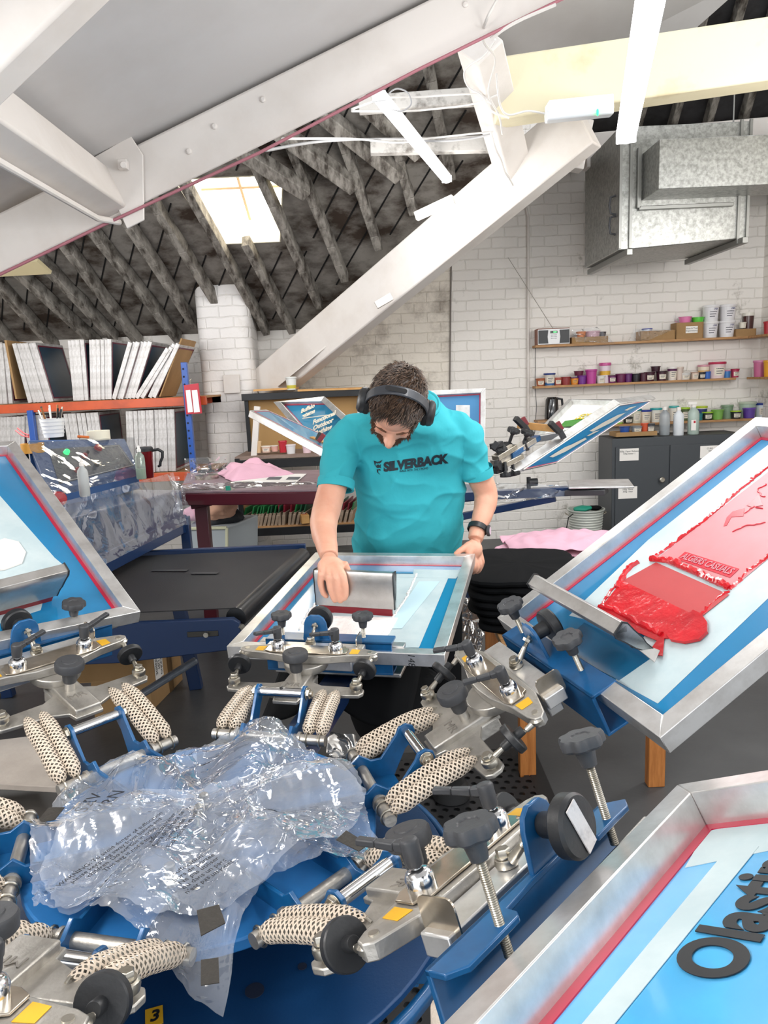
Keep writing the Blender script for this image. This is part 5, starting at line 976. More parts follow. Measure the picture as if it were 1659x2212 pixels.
mb.grid(df, 40, 30); mb.build('fabric', mPK, t, solid=.003, world=True, ang=180)
mb = MB(); P4 = [Zp(500, 1042, TZ+.004), Zp(640, 1042, TZ+.004), Zp(662, 1024, TZ+.004), Zp(560, 1024, TZ+.004)]; mb.hexa(P4+[p+V((0, 0, .002)) for p in P4]); pp = mb.build('paper_sheet', mPAPER, loc=P4[0], ang=0); tag(pp, 'white printed sheet under the pink shirt on the maroon table', 'paper')
for k, (x0, x1) in enumerate(((575, 610), (617, 650))):
    mb = MB(); P4 = [Zp(x0, 1036, TZ+.0075), Zp(x1-6, 1036, TZ+.0075), Zp(x1, 1030, TZ+.0075), Zp(x0+7, 1030, TZ+.0075)]; mb.hexa(P4+[p+V((0, 0, .0004)) for p in P4]); o = mb.build('print_block', mat('grey_print', '#5d6065', .6), ang=0); o.data.transform(MX.Translation(-pp.location)); o.parent = pp
mb = MB(); pts = [Yp(x, y, q[0].y-.03) for x, y in ((478, 1057), (490, 1049), (508, 1057), (491, 1067))]; mb.hexa([pts[0], pts[3], pts[2], pts[1]]+[p+V((0, .012, 0)) for p in (pts[0], pts[3], pts[2], pts[1])]); mb.box(Yp(493, 1058, q[0].y-.04), (.03, .012, .05), None, 1); tag(mb.build('safety_switch', [mSTEEL, mat('teal_green', '#178a72', .4)], loc=pts[0], bevel=.002), 'small green switch on the edge of the maroon table', 'switch')
sheet('plastic_sheet', 'crumpled clear film lying along the front of the maroon table', [(392, 1042, q[0].y+.15), (700, 1040, q[0].y+.12), (690, 1060, q[0].y-.03), (392, 1062, q[0].y-.03)], 12, mFILM, .012, 6, 40)
sheet('plastic_sheet', 'grey translucent bag standing at the left end of the maroon table', [(400, 990, 5.0), (490, 985, 5.2), (490, 1015, 5.2), (400, 1045, 4.95)], 13, mFILM, .025, 5, 30)
# storage box and bagged clothes beneath
t = thing('storage_crate', 'clear plastic storage crate under the maroon table', 'crate', Yp(455, 1180, 5.6)); mb = MB(); a, b, c, d = Yp(398, 1245, 5.3), Yp(490, 1240, 5.3), Yp(490, 1140, 5.3), Yp(398, 1142, 5.3); mb.hexa([a, b, b+V((.15, .5, 0)), a+V((0, .5, 0)), d, c, c+V((.15, .5, 0)), d+V((0, .5, 0))]); mb.build('tub', mat('frosted_tub', '#b4bcc0', .3), t, world=True, bevel=.01)
mb = MB(); [mb.bar(*e, .02, .02) for e in ((d, c), (a, d), (b, c))]; mb.build('rim', mat('cream_rim', '#d8d8b8', .4), t, world=True, bevel=.003)
for i, (x, y, r, m, lb) in enumerate([(470, 1098, .13, mat('peach_cloth', '#d8a88e', .85, bump=(18, .6)), 'bundled peach garment on the clear crate'), (418, 1110, .09, mPK, 'bundled pink garment at the left on the clear crate'), (478, 1122, .16, mat('charcoal_cloth', '#2f3034', .8, bump=(18, .6)), 'bundled charcoal garment in a bag on the clear crate')]):
    p = Yp(x, y, 5.45+.05*i); mb = MB(); mb.ell(p, (r, r*.8, r*.6), n=28, k=18); 
    for j in range(len(mb.v)): d_ = mb.v[j]-p; mb.v[j] = p+d_*(1+.35*NZ.noise(mb.v[j]*13)+.15*NZ.noise(mb.v[j]*30))
    tag(mb.build('bundled_garment', m, loc=p, ang=180), lb, 'garment')
# ============================================================ BLACK SHELF UNIT
SY = 6.4
su = thing('shelf_unit', 'black steel shelf unit with pegboard back behind the maroon table', 'shelf unit', (-.7, 6.5, 0))
mBS = mat('black_steel', '#1a1b1d', .4, .3, coat=.2); xa, xb = Yp(508, 1000, SY).x, Yp(775, 1000, SY).x+.12
zt1 = Yp(640, 985, SY).z; zs = Yp(640, 1136, SY).z; zb = Yp(640, 1180, SY).z
mb = MB(); mb.box(((xa+xb)/2, SY+.3, zt1), (xb-xa, .6, .025)); mb.build('worktop', mat('dusty_board', '#8b776b', .7, var=(9, '#756158', .3, .6)), su, world=True)
for z, h in ((zt1-.055, .075), (zs-.04, .07), (zb-.25, .07)):
    mb = MB(); mb.box(((xa+xb)/2, SY, z), (xb-xa, .03, h)); mb.build('beam', mBS, su, world=True, bevel=.003)
mb = MB(); mb.box(((xa+xb)/2, SY+.3, zs), (xb-xa, .6, .016)); mb.build('shelf_board', mPLY, su, world=True)
mb = MB(); mb.box(((xa+xb)/2, SY+.3, zb-.2), (xb-xa, .6, .016)); mb.build('shelf_board', mBS, su, world=True)
for x in (xa+.02, xb-.02):
    for y in (SY, SY+.58): mb = MB(); mb.box((x, y, zt1/2), (.04, .035, zt1)); mb.build('post', mBS, su, world=True, bevel=.002)
mb = MB(); mb.box((xa+.03, SY+.3, (zs+zt1)/2), (.01, .56, zt1-zs-.1)); mb.build('side_panel', mPLY, su, world=True)
xa2, xb2 = Yp(530, 900, SY+.5).x, Yp(792, 900, SY+.5).x; zT = Yp(650, 853, SY+.45).z
mb = MB(); mb.box(((xa2+xb2)/2, SY+.56, (zt1+zT)/2), (xb2-xa2, .012, zT-zt1)); pg = mb.build('pegboard', mat('pegboard', '#a5814f', .7), su, world=True)
mb = MB(); mb.box(((xa2+xb2)/2, SY+.45, zT+.0), (xb2-xa2+.02, .04, .062)); mb.build('top_beam', mBS, su, world=True, bevel=.002)
for x in (xa2+.02, xb2-.03): mb = MB(); mb.box((x, SY+.5, (zt1+zT)/2), (.035, .03, zT-zt1)); mb.build('post', mBS, su, world=True)
for x0, x1, lb in ((549, 640, 'left pine plank on top of the black shelf unit'), (644, 790, 'right pine plank on top of the black shelf unit')):
    a, b = Yp(x0, 843, SY+.45), Yp(x1, 838, SY+.45); mb = MB(); mb.bar(a+V((0, .1, -.002)), b+V((0, .1, -.002)), .3, .018); tag(mb.build('plank', mat('light_pine', '#c99a5c', .5, var=(10, '#b8854a', .3, .6)), loc=a), lb, 'plank')
def pot(label, x, y, d, w, h, col, lid=None, lab=None, group=None, taper=.82, name='ink_pot', cat='pot', bands=()):
    "tapered tub: body, lid or rim, paper label; w and h in photo pixels at that depth"
    s = d/FPX*1.01; r = w*s/2; H = h*s; p = Yp(x, y, d); t = thing(name, label, cat, p, group); m = mat('pot_'+col, col, .35, coat=.2)
    mb = MB(); mb.lathe([(r*taper, 0), (r*.97, H*.88), (r*.97, H*.90)], n=22); mb.build('tub', m, t)
    mb = MB(); mb.lathe([(r*1.03, H*.86), (r*1.05, H*.88), (r*1.05, H*.97), (r, H), (0, H)], n=22); mb.build('lid', mat('pot_'+(lid or col), lid or col, .35, coat=.2), t)
    for (b0_, b1_, c_) in bands:
        mb = MB(); mb.lathe([(lerp(r*taper, r*.97, b0_/.88)+.0008, H*b0_), (lerp(r*taper, r*.97, b1_/.88)+.0008, H*b1_)], n=22, cap=False); mb.build('band', mat('pot_'+c_, c_, .4), t)
    if lab:
        mb = MB(); n = 8; P = []; w0 = .75
        for i in range(n+1):
            a = -pi/2-w0+2*w0*i/n+math.atan2(-p.x, p.y)*-1*0
            for zz in (.18, .66): rr_ = lerp(r*taper, r*.97, zz/.88)+.0012; P.append((rr_*cos(a), rr_*sin(a), H*zz))
        mb.add(P, [(2*i, 2*i+2, 2*i+3, 2*i+1) for i in range(n)]); lo = mb.build('paper_label', mat('lab_'+lab, lab, .6), t)
        mb = MB()
        for j in range(3):
            zz = .56-.14*j; rr_ = lerp(r*taper, r*.97, zz/.88)+.002; a0 = -pi/2-.5; a1 = -pi/2+.5-.15*j; P = []
            for i in range(5): a = lerp(a0, a1, i/4); P += [(rr_*cos(a), rr_*sin(a), H*zz), (rr_*cos(a), rr_*sin(a), H*(zz+.045))]
            mb.add(P, [(2*i, 2*i+2, 2*i+3, 2*i+1) for i in range(4)])
        mb.build('handwriting', mat('ballpoint', '#4a4a52', .6), lo, ang=0)
    return t
pot('small white pot with a yellow green label on the pine plank', 630, 842, SY+.42, 23, 27, '#d8dad6', None, None, bands=((.1, .35, '#c2b43a'),))
for a in [('cream paper cup on the worktop of the black unit', 557, 978, 18, 25, '#d9b98f', None, None), ('small pinkish pot with lid left of centre on the black unit', 576, 977, 21, 14, '#d8b8a4', '#e4dcd0', '#e8dcd0'), ('round pinkish tub beside the red pot on the black unit', 594, 975, 16, 13, '#cf9f92', '#ddd6cc', None), ('red ribbed pot on the worktop of the black unit', 612, 977, 18, 25, '#b21c2c', None, None), ('white cup with ink drips on the black unit', 629, 982, 21, 22, '#d4d3d3', '#dcd4d6', None), ('pale pink cup nearest the raised screen on the black unit', 664, 985, 19, 22, '#dcc0c6', None, None)]:
    pot(a[0], a[1], a[2], SY+.12, a[3], a[4], a[5], a[6], a[7])
# squeegees stored blade up
def msq(blade):
    t = thing('stored_squeegee', 'x', 'squeegee'); mb = MB(); mb.box((0, .2, .055), (.022, .40, .11)); mb.box((0, -.002, .04), (.026, .012, .10)); mb.build('handle', mat('handle_wood', '#a3907c', .6, var=(12, '#7d6a58', .3, .6)), t, bevel=.004)
    mb = MB(); mb.box((0, .2, .14), (.010, .39, .075)); mb.build('blade', mat('blade_'+blade, blade, .4), t); return t
pg_, pr_ = msq('#1c6b38'), msq('#7a1428'); pg2 = msq('#164a30'); used = set()
spots = [(520, '#g', 28), (540, '#g', 20), (548, '#y', 25), (556, '#g', 22), (563, '#g', 18), (571, '#g', 25), (580, '#G', 18), (588, '#g', 20), (596, '#G', 22), (604, '#r', 0), (612, '#r', 8), (625, '#r', 12), (632, '#g', 20), (642, '#G', 22), (650, '#G', 25), (672, '#r', 20), (722, '#G', 25), (735, '#r', 20), (745, '#r', 22), (755, '#g', 22)]
for i, (x, k, a) in enumerate(spots):
    pr = {'#g': pg_, '#y': pg_, '#G': pg2, '#r': pr_}[k]; p = Yp(x, 1131, SY+.03); M = MX.Translation((p.x, p.y, zs+.010)) @ MX.Rotation(RD(-10), 4, 'Z') @ MX.Rotation(RD(a*.7), 4, 'Y')
    lb, gr = {'#g': ('green bladed squeegee stored blade up on the black unit', 'green squeegees'), '#G': ('dark green bladed squeegee stored blade up on the black unit', 'dark green squeegees'), '#r': ('dark red bladed squeegee stored blade up on the black unit', 'red squeegees')}[k if k != '#y' else '#g']
    if pr.name in used: copytree(pr, M, lb, gr)
    else: used.add(pr.name); pr.matrix_basis = M; pr['label'] = lb; pr['group'] = gr
t = thing('wooden_block', 'pale wooden block with a red dot at the shelf edge among the squeegees', 'block', Yp(657, 1128, SY)); mb = MB(); mb.box((0, .03, .03), (.07, .14, .075), rotm(0, 0, 15)); mb.build('block', mat('light_pine', '#c99a5c'), t, bevel=.003); mb = MB(); mb.lathe([(.022, .068), (.022, .069)], (0, .04, 0)); mb.build('red_dot', mat('card_red', '#b4142c'), t)
# ============================================================ RIGHT: SHELVES, CABINET
mSH = mPLY
def shelf(label, a, b, d, dep=.16, name='wall_shelf'):
    A_, B_ = Yp(*a, d), Yp(*b, d); z = (A_.z+B_.z)/2; mb = MB(); mb.hexa([(A_.x, d, z-.022), (B_.x, d, z-.022), (B_.x, d+dep, z-.022), (A_.x, d+dep, z-.022), (A_.x, d, z), (B_.x, d, z), (B_.x, d+dep, z), (A_.x, d+dep, z)]); tag(mb.build(name, mSH, loc=(A_.x, d, z), bevel=.002), label, 'shelf'); return z
SD = WY-.17
z1 = shelf('long upper ply shelf on the back wall with the radio', (1157, 746), (1655, 724), SD)
z2 = shelf('long middle ply shelf on the back wall lined with ink pots', (1157, 832), (1590, 818), SD)
z3 = shelf('lower ply shelf on the back wall above the grey cabinet', (1270, 918), (1640, 904), SD)
for z, lb in ((z1, 'short upper ply shelf turning the corner on the right wall'), (z2, 'short middle ply shelf turning the corner on the right wall')):
    mb = MB(); mb.hexa([(3.62, 6.2, z-.022), (3.82, 6.2, z-.022), (3.82, SD-.01, z-.022), (3.62, SD-.01, z-.022), (3.62, 6.2, z), (3.82, 6.2, z), (3.82, SD-.01, z), (3.62, SD-.01, z)]); tag(mb.build('wall_shelf', mSH, loc=(3.7, 7, z), bevel=.002), lb, 'shelf')
for z in (z1, z2): pass
def spot(label, x, z, w, h, col, lid=None, lab=None, yoff=.07, **k):
    d = SD+yoff; q = ray(x, 800); X = q.x/q.y*d; pp = Yp(x, 800, d); t = pot(label, x, 800, d, w, h, col, lid, lab, **k); t.location = (pp.x, d, z); t.matrix_basis = MX.Translation((pp.x, d, z)); return t
WL = '#e4dccb'
mid = [('small brown pot with a white label at the left end of the middle shelf', 1167, 19, 16, '#a35a34', None, WL), ('tall blue and cream tub second from the left on the middle shelf', 1187, 24, 26, '#cfc8bc', '#243a7c', WL, ((.02, .25, '#2f5f96'),)),
 ('small rusty pot with label right of the blue and cream tub', 1205, 17, 16, '#a8584a', None, WL), ('brick red ink pot fourth from the left on the middle shelf', 1222, 20, 17, '#8c3434', None, None), ('small purple lidded pot with an orange label', 1241, 17, 15, '#d8862c', '#5e2358', '#e0a24a'),
 ('violet ink pot under the dark magenta one', 1257, 19, 18, '#6b2a86', None, None), ('tall magenta ink pot on the middle shelf', 1277, 24, 30, '#b33a8c', None, None), ('small white pot with scribbled writing on the middle shelf', 1298, 19, 16, '#d8d8d2', None, WL),
 ('purple pot with a small white label right of the scribbled white pot', 1322, 18, 16, '#6a2460', '#4a1438', WL), ('dark magenta ink pot left of the purple one mid shelf', 1341, 21, 18, '#641a48', None, None), ('deep purple ink pot beside the dark magenta one mid shelf', 1357, 17, 18, '#5a1c60', None, None),
 ('black ink pot near the middle of the middle shelf', 1374, 19, 17, '#1e1c24', None, None), ('dark plum ink pot right of the black one', 1390, 17, 18, '#471a2c', None, None), ('plum pot with a wide white label, left of the pair', 1403, 22, 19, '#3a0f22', None, WL), ('plum pot with a wide white label, right of the pair', 1429, 22, 20, '#3a0f22', '#2a0818', WL),
 ('white lidded purple banded tub in the middle of the shelf', 1452, 20, 28, '#d8cfc6', '#e4e0da', WL, ((.68, .84, '#55204a'),)), ('pale grey tub behind the white lidded tub', 1468, 16, 27, '#c9b8ac', None, None), ('wide low white tub on the middle shelf', 1480, 22, 14, '#cdcbc8', None, WL), ('small cream pot with red writing on the middle shelf', 1501, 17, 15, '#d8c4b4', '#b09484', WL),
 ('black and white ink pot left of the blue one', 1516, 16, 14, '#25252a', None, WL), ('bright blue ink pot on the middle shelf', 1528, 14, 15, '#2a62b4', None, None), ('large white bucket with a crimson rim on the middle shelf', 1549, 34, 34, '#dcc6c6', '#b42c50', WL), ('small blue pot with pink rim at the corner of the middle shelf', 1570, 16, 16, '#3a78b8', '#c080a0', None), ('crimson pot with a white label at the corner of the middle shelf', 1588, 17, 18, '#a83050', None, WL)]
for r_ in mid: spot(r_[0], r_[1], z2, r_[2], r_[3], r_[4], r_[5], r_[6], bands=r_[7] if len(r_) > 7 else ())
for (lb, x, zz, w, h, c_, l_, la, b_) in [('dark magenta ink pot stacked on the violet one', 1250, .085, 20, 10, '#5e1434', None, None, ()), ('tall white and pink tub with a yellow band standing behind the row', 1307, 0.0, 24, 42, '#dccbd4', '#c04c8c', None, ((.4, .6, '#d8a838'),)), ('dark plum pot stacked between the two labelled plum pots', 1416, .092, 20, 11, '#30081c', None, None, ()), ('cream tub with a crimson rim behind the blue ink pot', 1520, .0, 24, 29, '#e0d2bc', '#c88a98', None, ((.45, .6, '#d8b074'),))]:
    spot(lb, x, z2+zz, w, h, c_, l_, la, .11 if zz == 0 else .07, bands=b_)
def side(label, Y, z, w, h, col, lid=None, lab=None, X=3.70, **k):
    p = V((X, Y, z)); s = V((X, Y, z)); t = pot(label, 1600, 800, Y, w, h, col, lid, lab, **k); t.matrix_basis = MX.Translation(p) @ MX.Rotation(RD(-28), 4, 'Z'); return t
side('tall pink ink pot first round the corner on the right wall shelf', 7.28, z2, 26, 34, '#c0648c', '#c878a0'); side('bright yellow ink pot on the right wall shelf', 7.10, z2, 24, 34, '#d89a1c'); side('orange ink pot on the right wall shelf', 6.94, z2, 24, 34, '#cf6424'); side('brown ink pot with a white label on the right wall shelf', 6.76, z2, 28, 34, '#8c4a26', '#d8b4b8', WL)
side('red ink cup on the upper corner shelf', 7.15, z1, 20, 26, '#a81828'); side('crimson tub with white rim on the upper corner shelf', 6.85, z1, 30, 24, '#8c1c40', '#e0d4d8'); side('tall white tub with a red lid on the upper corner shelf', 6.98, z1, 24, 48, '#e4dcdc', '#c8242c'); 
# lower shelf pots
low = [('white pot with a lime base at the left of the lower shelf', 1338, 20, 18, '#d8d8cc', None, WL, ((.0, .2, '#86b03a'),)), ('black lidded low pot with label on the lower shelf', 1358, 20, 14, '#2a2c2c', None, WL), ('tall teal lidded cream tub on the lower shelf', 1376, 22, 30, '#c8c4b0', '#1d7a84', WL), ('blue lidded cream tub left of the clear bottle', 1396, 24, 27, '#d8c8b4', '#22388c', WL), ('turquoise lidded white tub behind the clear bottle', 1419, 24, 30, '#dcdad0', '#2a9a9c', WL), ('white tub with a turquoise rim between the two bottles', 1458, 20, 32, '#dcd8ce', '#3ca4a0', WL), ('lime lidded dark pot behind the spray bottle', 1482, 20, 28, '#4a5a34', '#9cc42c', WL), ('dark teal pot right of the spray bottle', 1512, 18, 15, '#2c7a80', None, None), ('navy and white tub with a lime rim on the lower shelf', 1517, 25, 29, '#d8d4d0', '#b0c430', None, ((.5, .8, '#24306c'),)), ('lime and black low pot with label on the lower shelf', 1531, 22, 17, '#2c3028', '#a0c834', WL), ('fresh green ink pot on the lower shelf', 1553, 25, 21, '#76a84c', None, None), ('tall grey green ink pot with writing on the lower shelf', 1574, 24, 29, '#7a9478', None, None), ('lime and black pot right of the grey green one', 1593, 22, 17, '#26282a', '#a8cc30', WL), ('sage bucket near the corner of the lower shelf', 1618, 34, 34, '#a8bca8', '#b8c4b0', None), ('violet lidded pot near the corner of the lower shelf', 1622, 26, 22, '#5a3c92', '#6a4aa8', None), ('navy rimmed white tub at the right end of the lower shelf', 1648, 26, 30, '#d0d8dc', '#223a8c', WL)]
for r_ in low: spot(r_[0], r_[1], z3, r_[2], r_[3], r_[4], r_[5], r_[6], yoff=(.12 if r_[3] > 27 and r_[1] > 1440 else .06), bands=r_[7] if len(r_) > 7 else ())
# upper shelf contents
t = thing('radio', 'white fronted radio with black speakers at the left end of the upper shelf', 'radio', (Yp(1196, 740, SD).x, SD, z1)); mb = MB(); mb.box((0, .07, .078), (.315, .14, .155)); mb.build('case', mat('radio_case', '#8a5a48', .5), t, bevel=.004)
mb = MB(); mb.box((0, -.004, .075), (.31, .012, .145)); fc = mb.build('front', mat('radio_white', '#e6e6e6', .35), t, bevel=.003)
for s in (1, -1): mb = MB(); mb.prism([(s*.055, .012), (s*.15, .012), (s*.15, .138), (s*.055, .138), (s*.062, .075)], 0, .004, frm(V((0, -.010, 0)), V((1, 0, 0)), V((0, 0, 1)), V((0, -1, 0)))); mb.build('speaker', mBLK, t)
mb = MB(); mb.box((0, -.012, .118), (.07, .004, .022)); mb.build('display', mat('lcd', '#1c3a24', .3), t); mb = MB(); mb.box((.01, -.0145, .118), (.03, .002, .010)); mb.build('lit_digits', mat('lcd_lit', '#60ff80', .4, emis=('#60f080', 1.5)), t)
for i in range(15): a = i; mb = MB(); mb.cyl((-.025+.0125*(i % 5), -.010, .09-.016*(i//5)), (-.025+.0125*(i % 5), -.013, .09-.016*(i//5)), .004, n=8); mb.build('button', mat('btn_grey', '#9a9aa0', .5), t)
mb = MB(); mb.cyl((.01, .07, .155), Yp(1108, 556, SD+.1)-t.location if 0 else V((.01, .07, .155))+(Yp(1108, 556, SD+.07)-V((Yp(1205, 710, SD+.07)))), .0025, n=6); mb.build('antenna', mSTEEL, t)
def cbx(name, label, x0, x1, zh, lab=None, d=.15, x=None):
    a, b = Yp(x0, 740, SD).x, Yp(x1, 740, SD).x; t = thing(name, label, 'box', ((a+b)/2, SD, z1)); w = b-a; mb = MB(); th = .004
    mb.box((0, .01, zh/2), (w, th, zh)); mb.box((0, d, zh/2), (w, th, zh)); mb.box((-w/2, d/2, zh/2), (th, d, zh)); mb.box((w/2, d/2, zh/2), (th, d, zh)); mb.box((0, d/2, .002), (w, d, th)); mb.build('walls', mCARD, t)
    if lab: mb = MB(); mb.box((0.02, .006, zh*.55), (w*.45, .002, zh*.42)); l_ = mb.build('label', mPAPER, t); text('label_words', lab, .022, frm(V((.02, .0045, zh*.55)), V((1, 0, 0)), V((0, 0, 1)), V((0, -1, 0))), mINKK, l_)
    return t
cbx('cardboard_tray', 'shallow cardboard tray beside the radio', 1236, 1313, .06); cbx('cardboard_tray', 'shallow cardboard tray in the middle of the upper shelf', 1385, 1458, .09); bxx = cbx('small_carton', 'small carton with a handwritten label left of the white tubs', 1461, 1518, .155, 'Ideas & Trial\nExperiments')
mb = MB(); mb.box((0, .08, .152), (.26, .14, .004)); mb.build('top', mCARD, bxx)
spot('orange ink pot in the tray beside the radio', 1255, z1+.03, 20, 18, '#cf7424', None, None); spot('pink bag wrapped pot in the tray beside the radio', 1280, z1+.02, 30, 20, '#c49aa4', None, None); spot('dark pot at the back of the tray beside the radio', 1300, z1+.03, 16, 16, '#40383c', None, None, .1)
spot('blue lidded pot in the middle tray', 1396, z1+.05, 21, 14, '#c8ccd8', '#24389c', None); spot('dark low pot in the middle tray', 1440, z1+.05, 22, 9, '#22222e', None, None)
spot('pink bowl on top of the small carton', 1477, z1+.156, 26, 12, '#dc78a8', None, None); spot('lime green bowl on top of the small carton', 1504, z1+.156, 25, 10, '#58c43c', None, None)
for (x, zz, lb) in ((1530, 0, 'white tub at the bottom of the left stack on the upper shelf'), (1531, .155, 'white tub on top of the left stack on the upper shelf'), (1566, 0, 'white tub at the bottom of the right stack on the upper shelf'), (1567, .155, 'white tub on top of the right stack on the upper shelf')): 
    tt = spot(lb, x, z1+zz, 33, 33, '#dcdadb', '#e6e4e4', '#e2e0e2', name='white_tub'); text('printed_words', 'INK', .025, frm(V((.02, -.073, .115)), V((1, 0, 0)), V((0, 0, 1)), V((0, -1, 0))), mat('navy_print', '#2a3474', .5), tt, ext=.0003)
spot('white lidded dark bottle near the corner of the upper shelf', 1612, z1, 22, 48, '#4a2a26', '#e4e0d4', None, .12); spot('small white lidded jar near the corner of the upper shelf', 1600, z1+.08, 15, 12, '#e4ddcc', None, None)
cbx('cardboard_tray', 'small cardboard tray near the right end of the upper shelf', 1590, 1632, .07)
sheet('plastic_bag', 'clear bag tossed over the tray beside the radio', [(1233, 712, SD-.02), (1290, 706, SD-.02), (1330, 742, SD-.02), (1245, 738, SD-.03)], 21, mFILM, .02, 9, 24, 'plastic bag')
sheet('plastic_bag', 'clear bag spilling off the middle tray', [(1370, 710, SD-.02), (1455, 712, SD-.02), (1400, 735, SD-.03), (1356, 738, SD-.02)], 22, mFILM, .02, 9, 24, 'plastic bag')
sheet('plastic_bag', 'clear bag standing up behind the pink bowl', [(1455, 680, SD+.1), (1516, 695, SD+.1), (1520, 722, SD+.1), (1458, 722, SD+.1)], 23, mFILM, .02, 9, 24, 'plastic bag')
mb = MB(); mb.tube([V((p.x, WY-.02, p.z)) for p in (Yp(1163, 738, WY), Yp(1156, 752, WY), Yp(1155, 830, WY), Yp(1158, 880, WY), Yp(1153, 950, WY))], .003, 6); tag(mb.build('power_cord', mBLKG), 'thin dark radio cord running down the back wall', 'cord')
# kettle
t = thing('kettle', 'black kettle behind the raised blue screen', 'kettle', Yp(1192, 905, SD)); mb = MB(); mb.lathe([(.07, 0), (.072, .02), (.06, .19), (.045, .215), (0, .218)], n=28); mb.build('body', mat('gloss_black', '#0e0e10', .15, coat=.8), t); mb = MB(); mb.tube([(.05, 0, .2), (.10, 0, .19), (.11, 0, .1), (.08, 0, .04)], .012, 10); mb.build('handle', mBLK, t)
mb = MB(); a, b = Yp(1165, 908, SD), Yp(1220, 906, SD); mb.box(((a.x+b.x)/2+.05, SD+.06, a.z-.012), (.4, .18, .02)); tag(mb.build('wall_shelf', mSH, loc=a), 'short ply ledge under the kettle', 'shelf')
# cabinet
CY = 6.95; cbn = thing('metal_cabinet', 'dark grey two door steel cabinet against the back wall', 'cabinet', Yp(1450, 1160, CY)); x0, x1 = Yp(1322, 1000, CY).x, Yp(1322, 1000, CY).x+1.25; zc = Yp(1440, 943, CY).z
mCAB2 = mat('cabinet_grey', '#42464a', .45, .1, bump=(200, .05)); mb = MB(); mb.box(((x0+x1)/2, CY+.22, zc/2), (x1-x0, .44, zc)); mb.build('body', mCAB2, cbn, world=True, bevel=.006)
for i, (u, v) in enumerate(((x0+.03, (x0+x1)/2-.09), ((x0+x1)/2-.08, x1-.03))):
    mb = MB(); mb.box(((u+v)/2, CY-.006, zc/2-.02), (v-u, .014, zc-.12)); dd = mb.build('door', mCAB2, cbn, world=True, bevel=.003)
    if i == 0: mb = MB(); q = Yp(1428, 1036, CY-.02); mb.lathe([(.012, 0), (.012, .02), (.024, .024), (.026, .034), (.018, .04), (0, .04)], q, (0, -1, 0), 24); mb.build('knob', mSTEEL, dd, world=True)
for (px, py, tx, lb) in ((1359, 982, '300g  Paper Release\n100g water 1', 'handwritten note taped high on the left cabinet door'), (1356, 1064, '100g  Silver\n300g  clear', 'handwritten note taped low on the left cabinet door'), (1533, 976, 'CURE\n160', 'handwritten note taped on the right cabinet door')):
    q = Yp(px, py, CY-.016); t = thing('paper_note', lb, 'note', q); mb = MB(); mb.box((0, 0, 0), (.18, .002, .115)); mb.build('card', mPAPER, t); text('handwriting', tx, .022, frm(V((0, -.0015, .02)), V((1, 0, 0)), V((0, 0, 1)), V((0, -1, 0))), mINKK, t)
bottle('clear plastic bottle half full of water on the cabinet', 1435, 940, CY+.1, .29, .048, mat('hazy_clear', '#ccd2d6', .2, trans=.55), mPAPER, False, mat('water_grey', '#aeb6ba', .15)); bottle('white plastic bottle in the middle of the cabinet top', 1465, 941, CY+.1, .29, .048, mat('milky_bottle', '#dfe3e6', .35), mPAPER, False)
sbt = bottle('pale green trigger spray bottle with a label on the cabinet', 1497, 938, CY+.1, .31, .052, mat('mint_bottle', '#c4d6cc', .25, trans=.3), mPAPER, True, None, True); mb = MB(); mb.box((-.02, -.054, .09), (.045, .003, .10)); mb.build('label', mPAPER, sbt); mb = MB(); mb.box((-.012, -.0565, .12), (.018, .002, .022)); mb.build('red_mark', mat('card_red', '#b4142c'), sbt)
tray = thing('cardboard_tray', 'shallow cardboard tray of pots on the left of the cabinet top', 'tray', Yp(1375, 942, CY+.02)); mb = MB(); mb.box((0, 0, .02), (.38, .01, .04)); mb.box((0, .2, .02), (.38, .01, .04)); mb.box((-.19, .1, .02), (.01, .2, .04)); mb.box((.19, .1, .02), (.01, .2, .04)); mb.box((0, .1, .003), (.38, .2, .006)); mb.build('walls', mCARD, tray)
for (x, w, h, c_, l_, la, lb) in ((1349, 22, 13, '#28509c', '#1e3c80', None, 'blue pot in the cabinet tray'), (1375, 23, 14, '#8a8e92', '#787c80', WL, 'grey lidded clear pot in the cabinet tray'), (1392, 16, 20, '#c4502c', '#c4502c', None, 'orange red pot in the cabinet tray'), (1404, 19, 19, '#4a4c50', '#3c3e42', WL, 'dark grey pot with label in the cabinet tray')): pot(lb, x, 934, CY+.1, w, h, c_, l_, la)
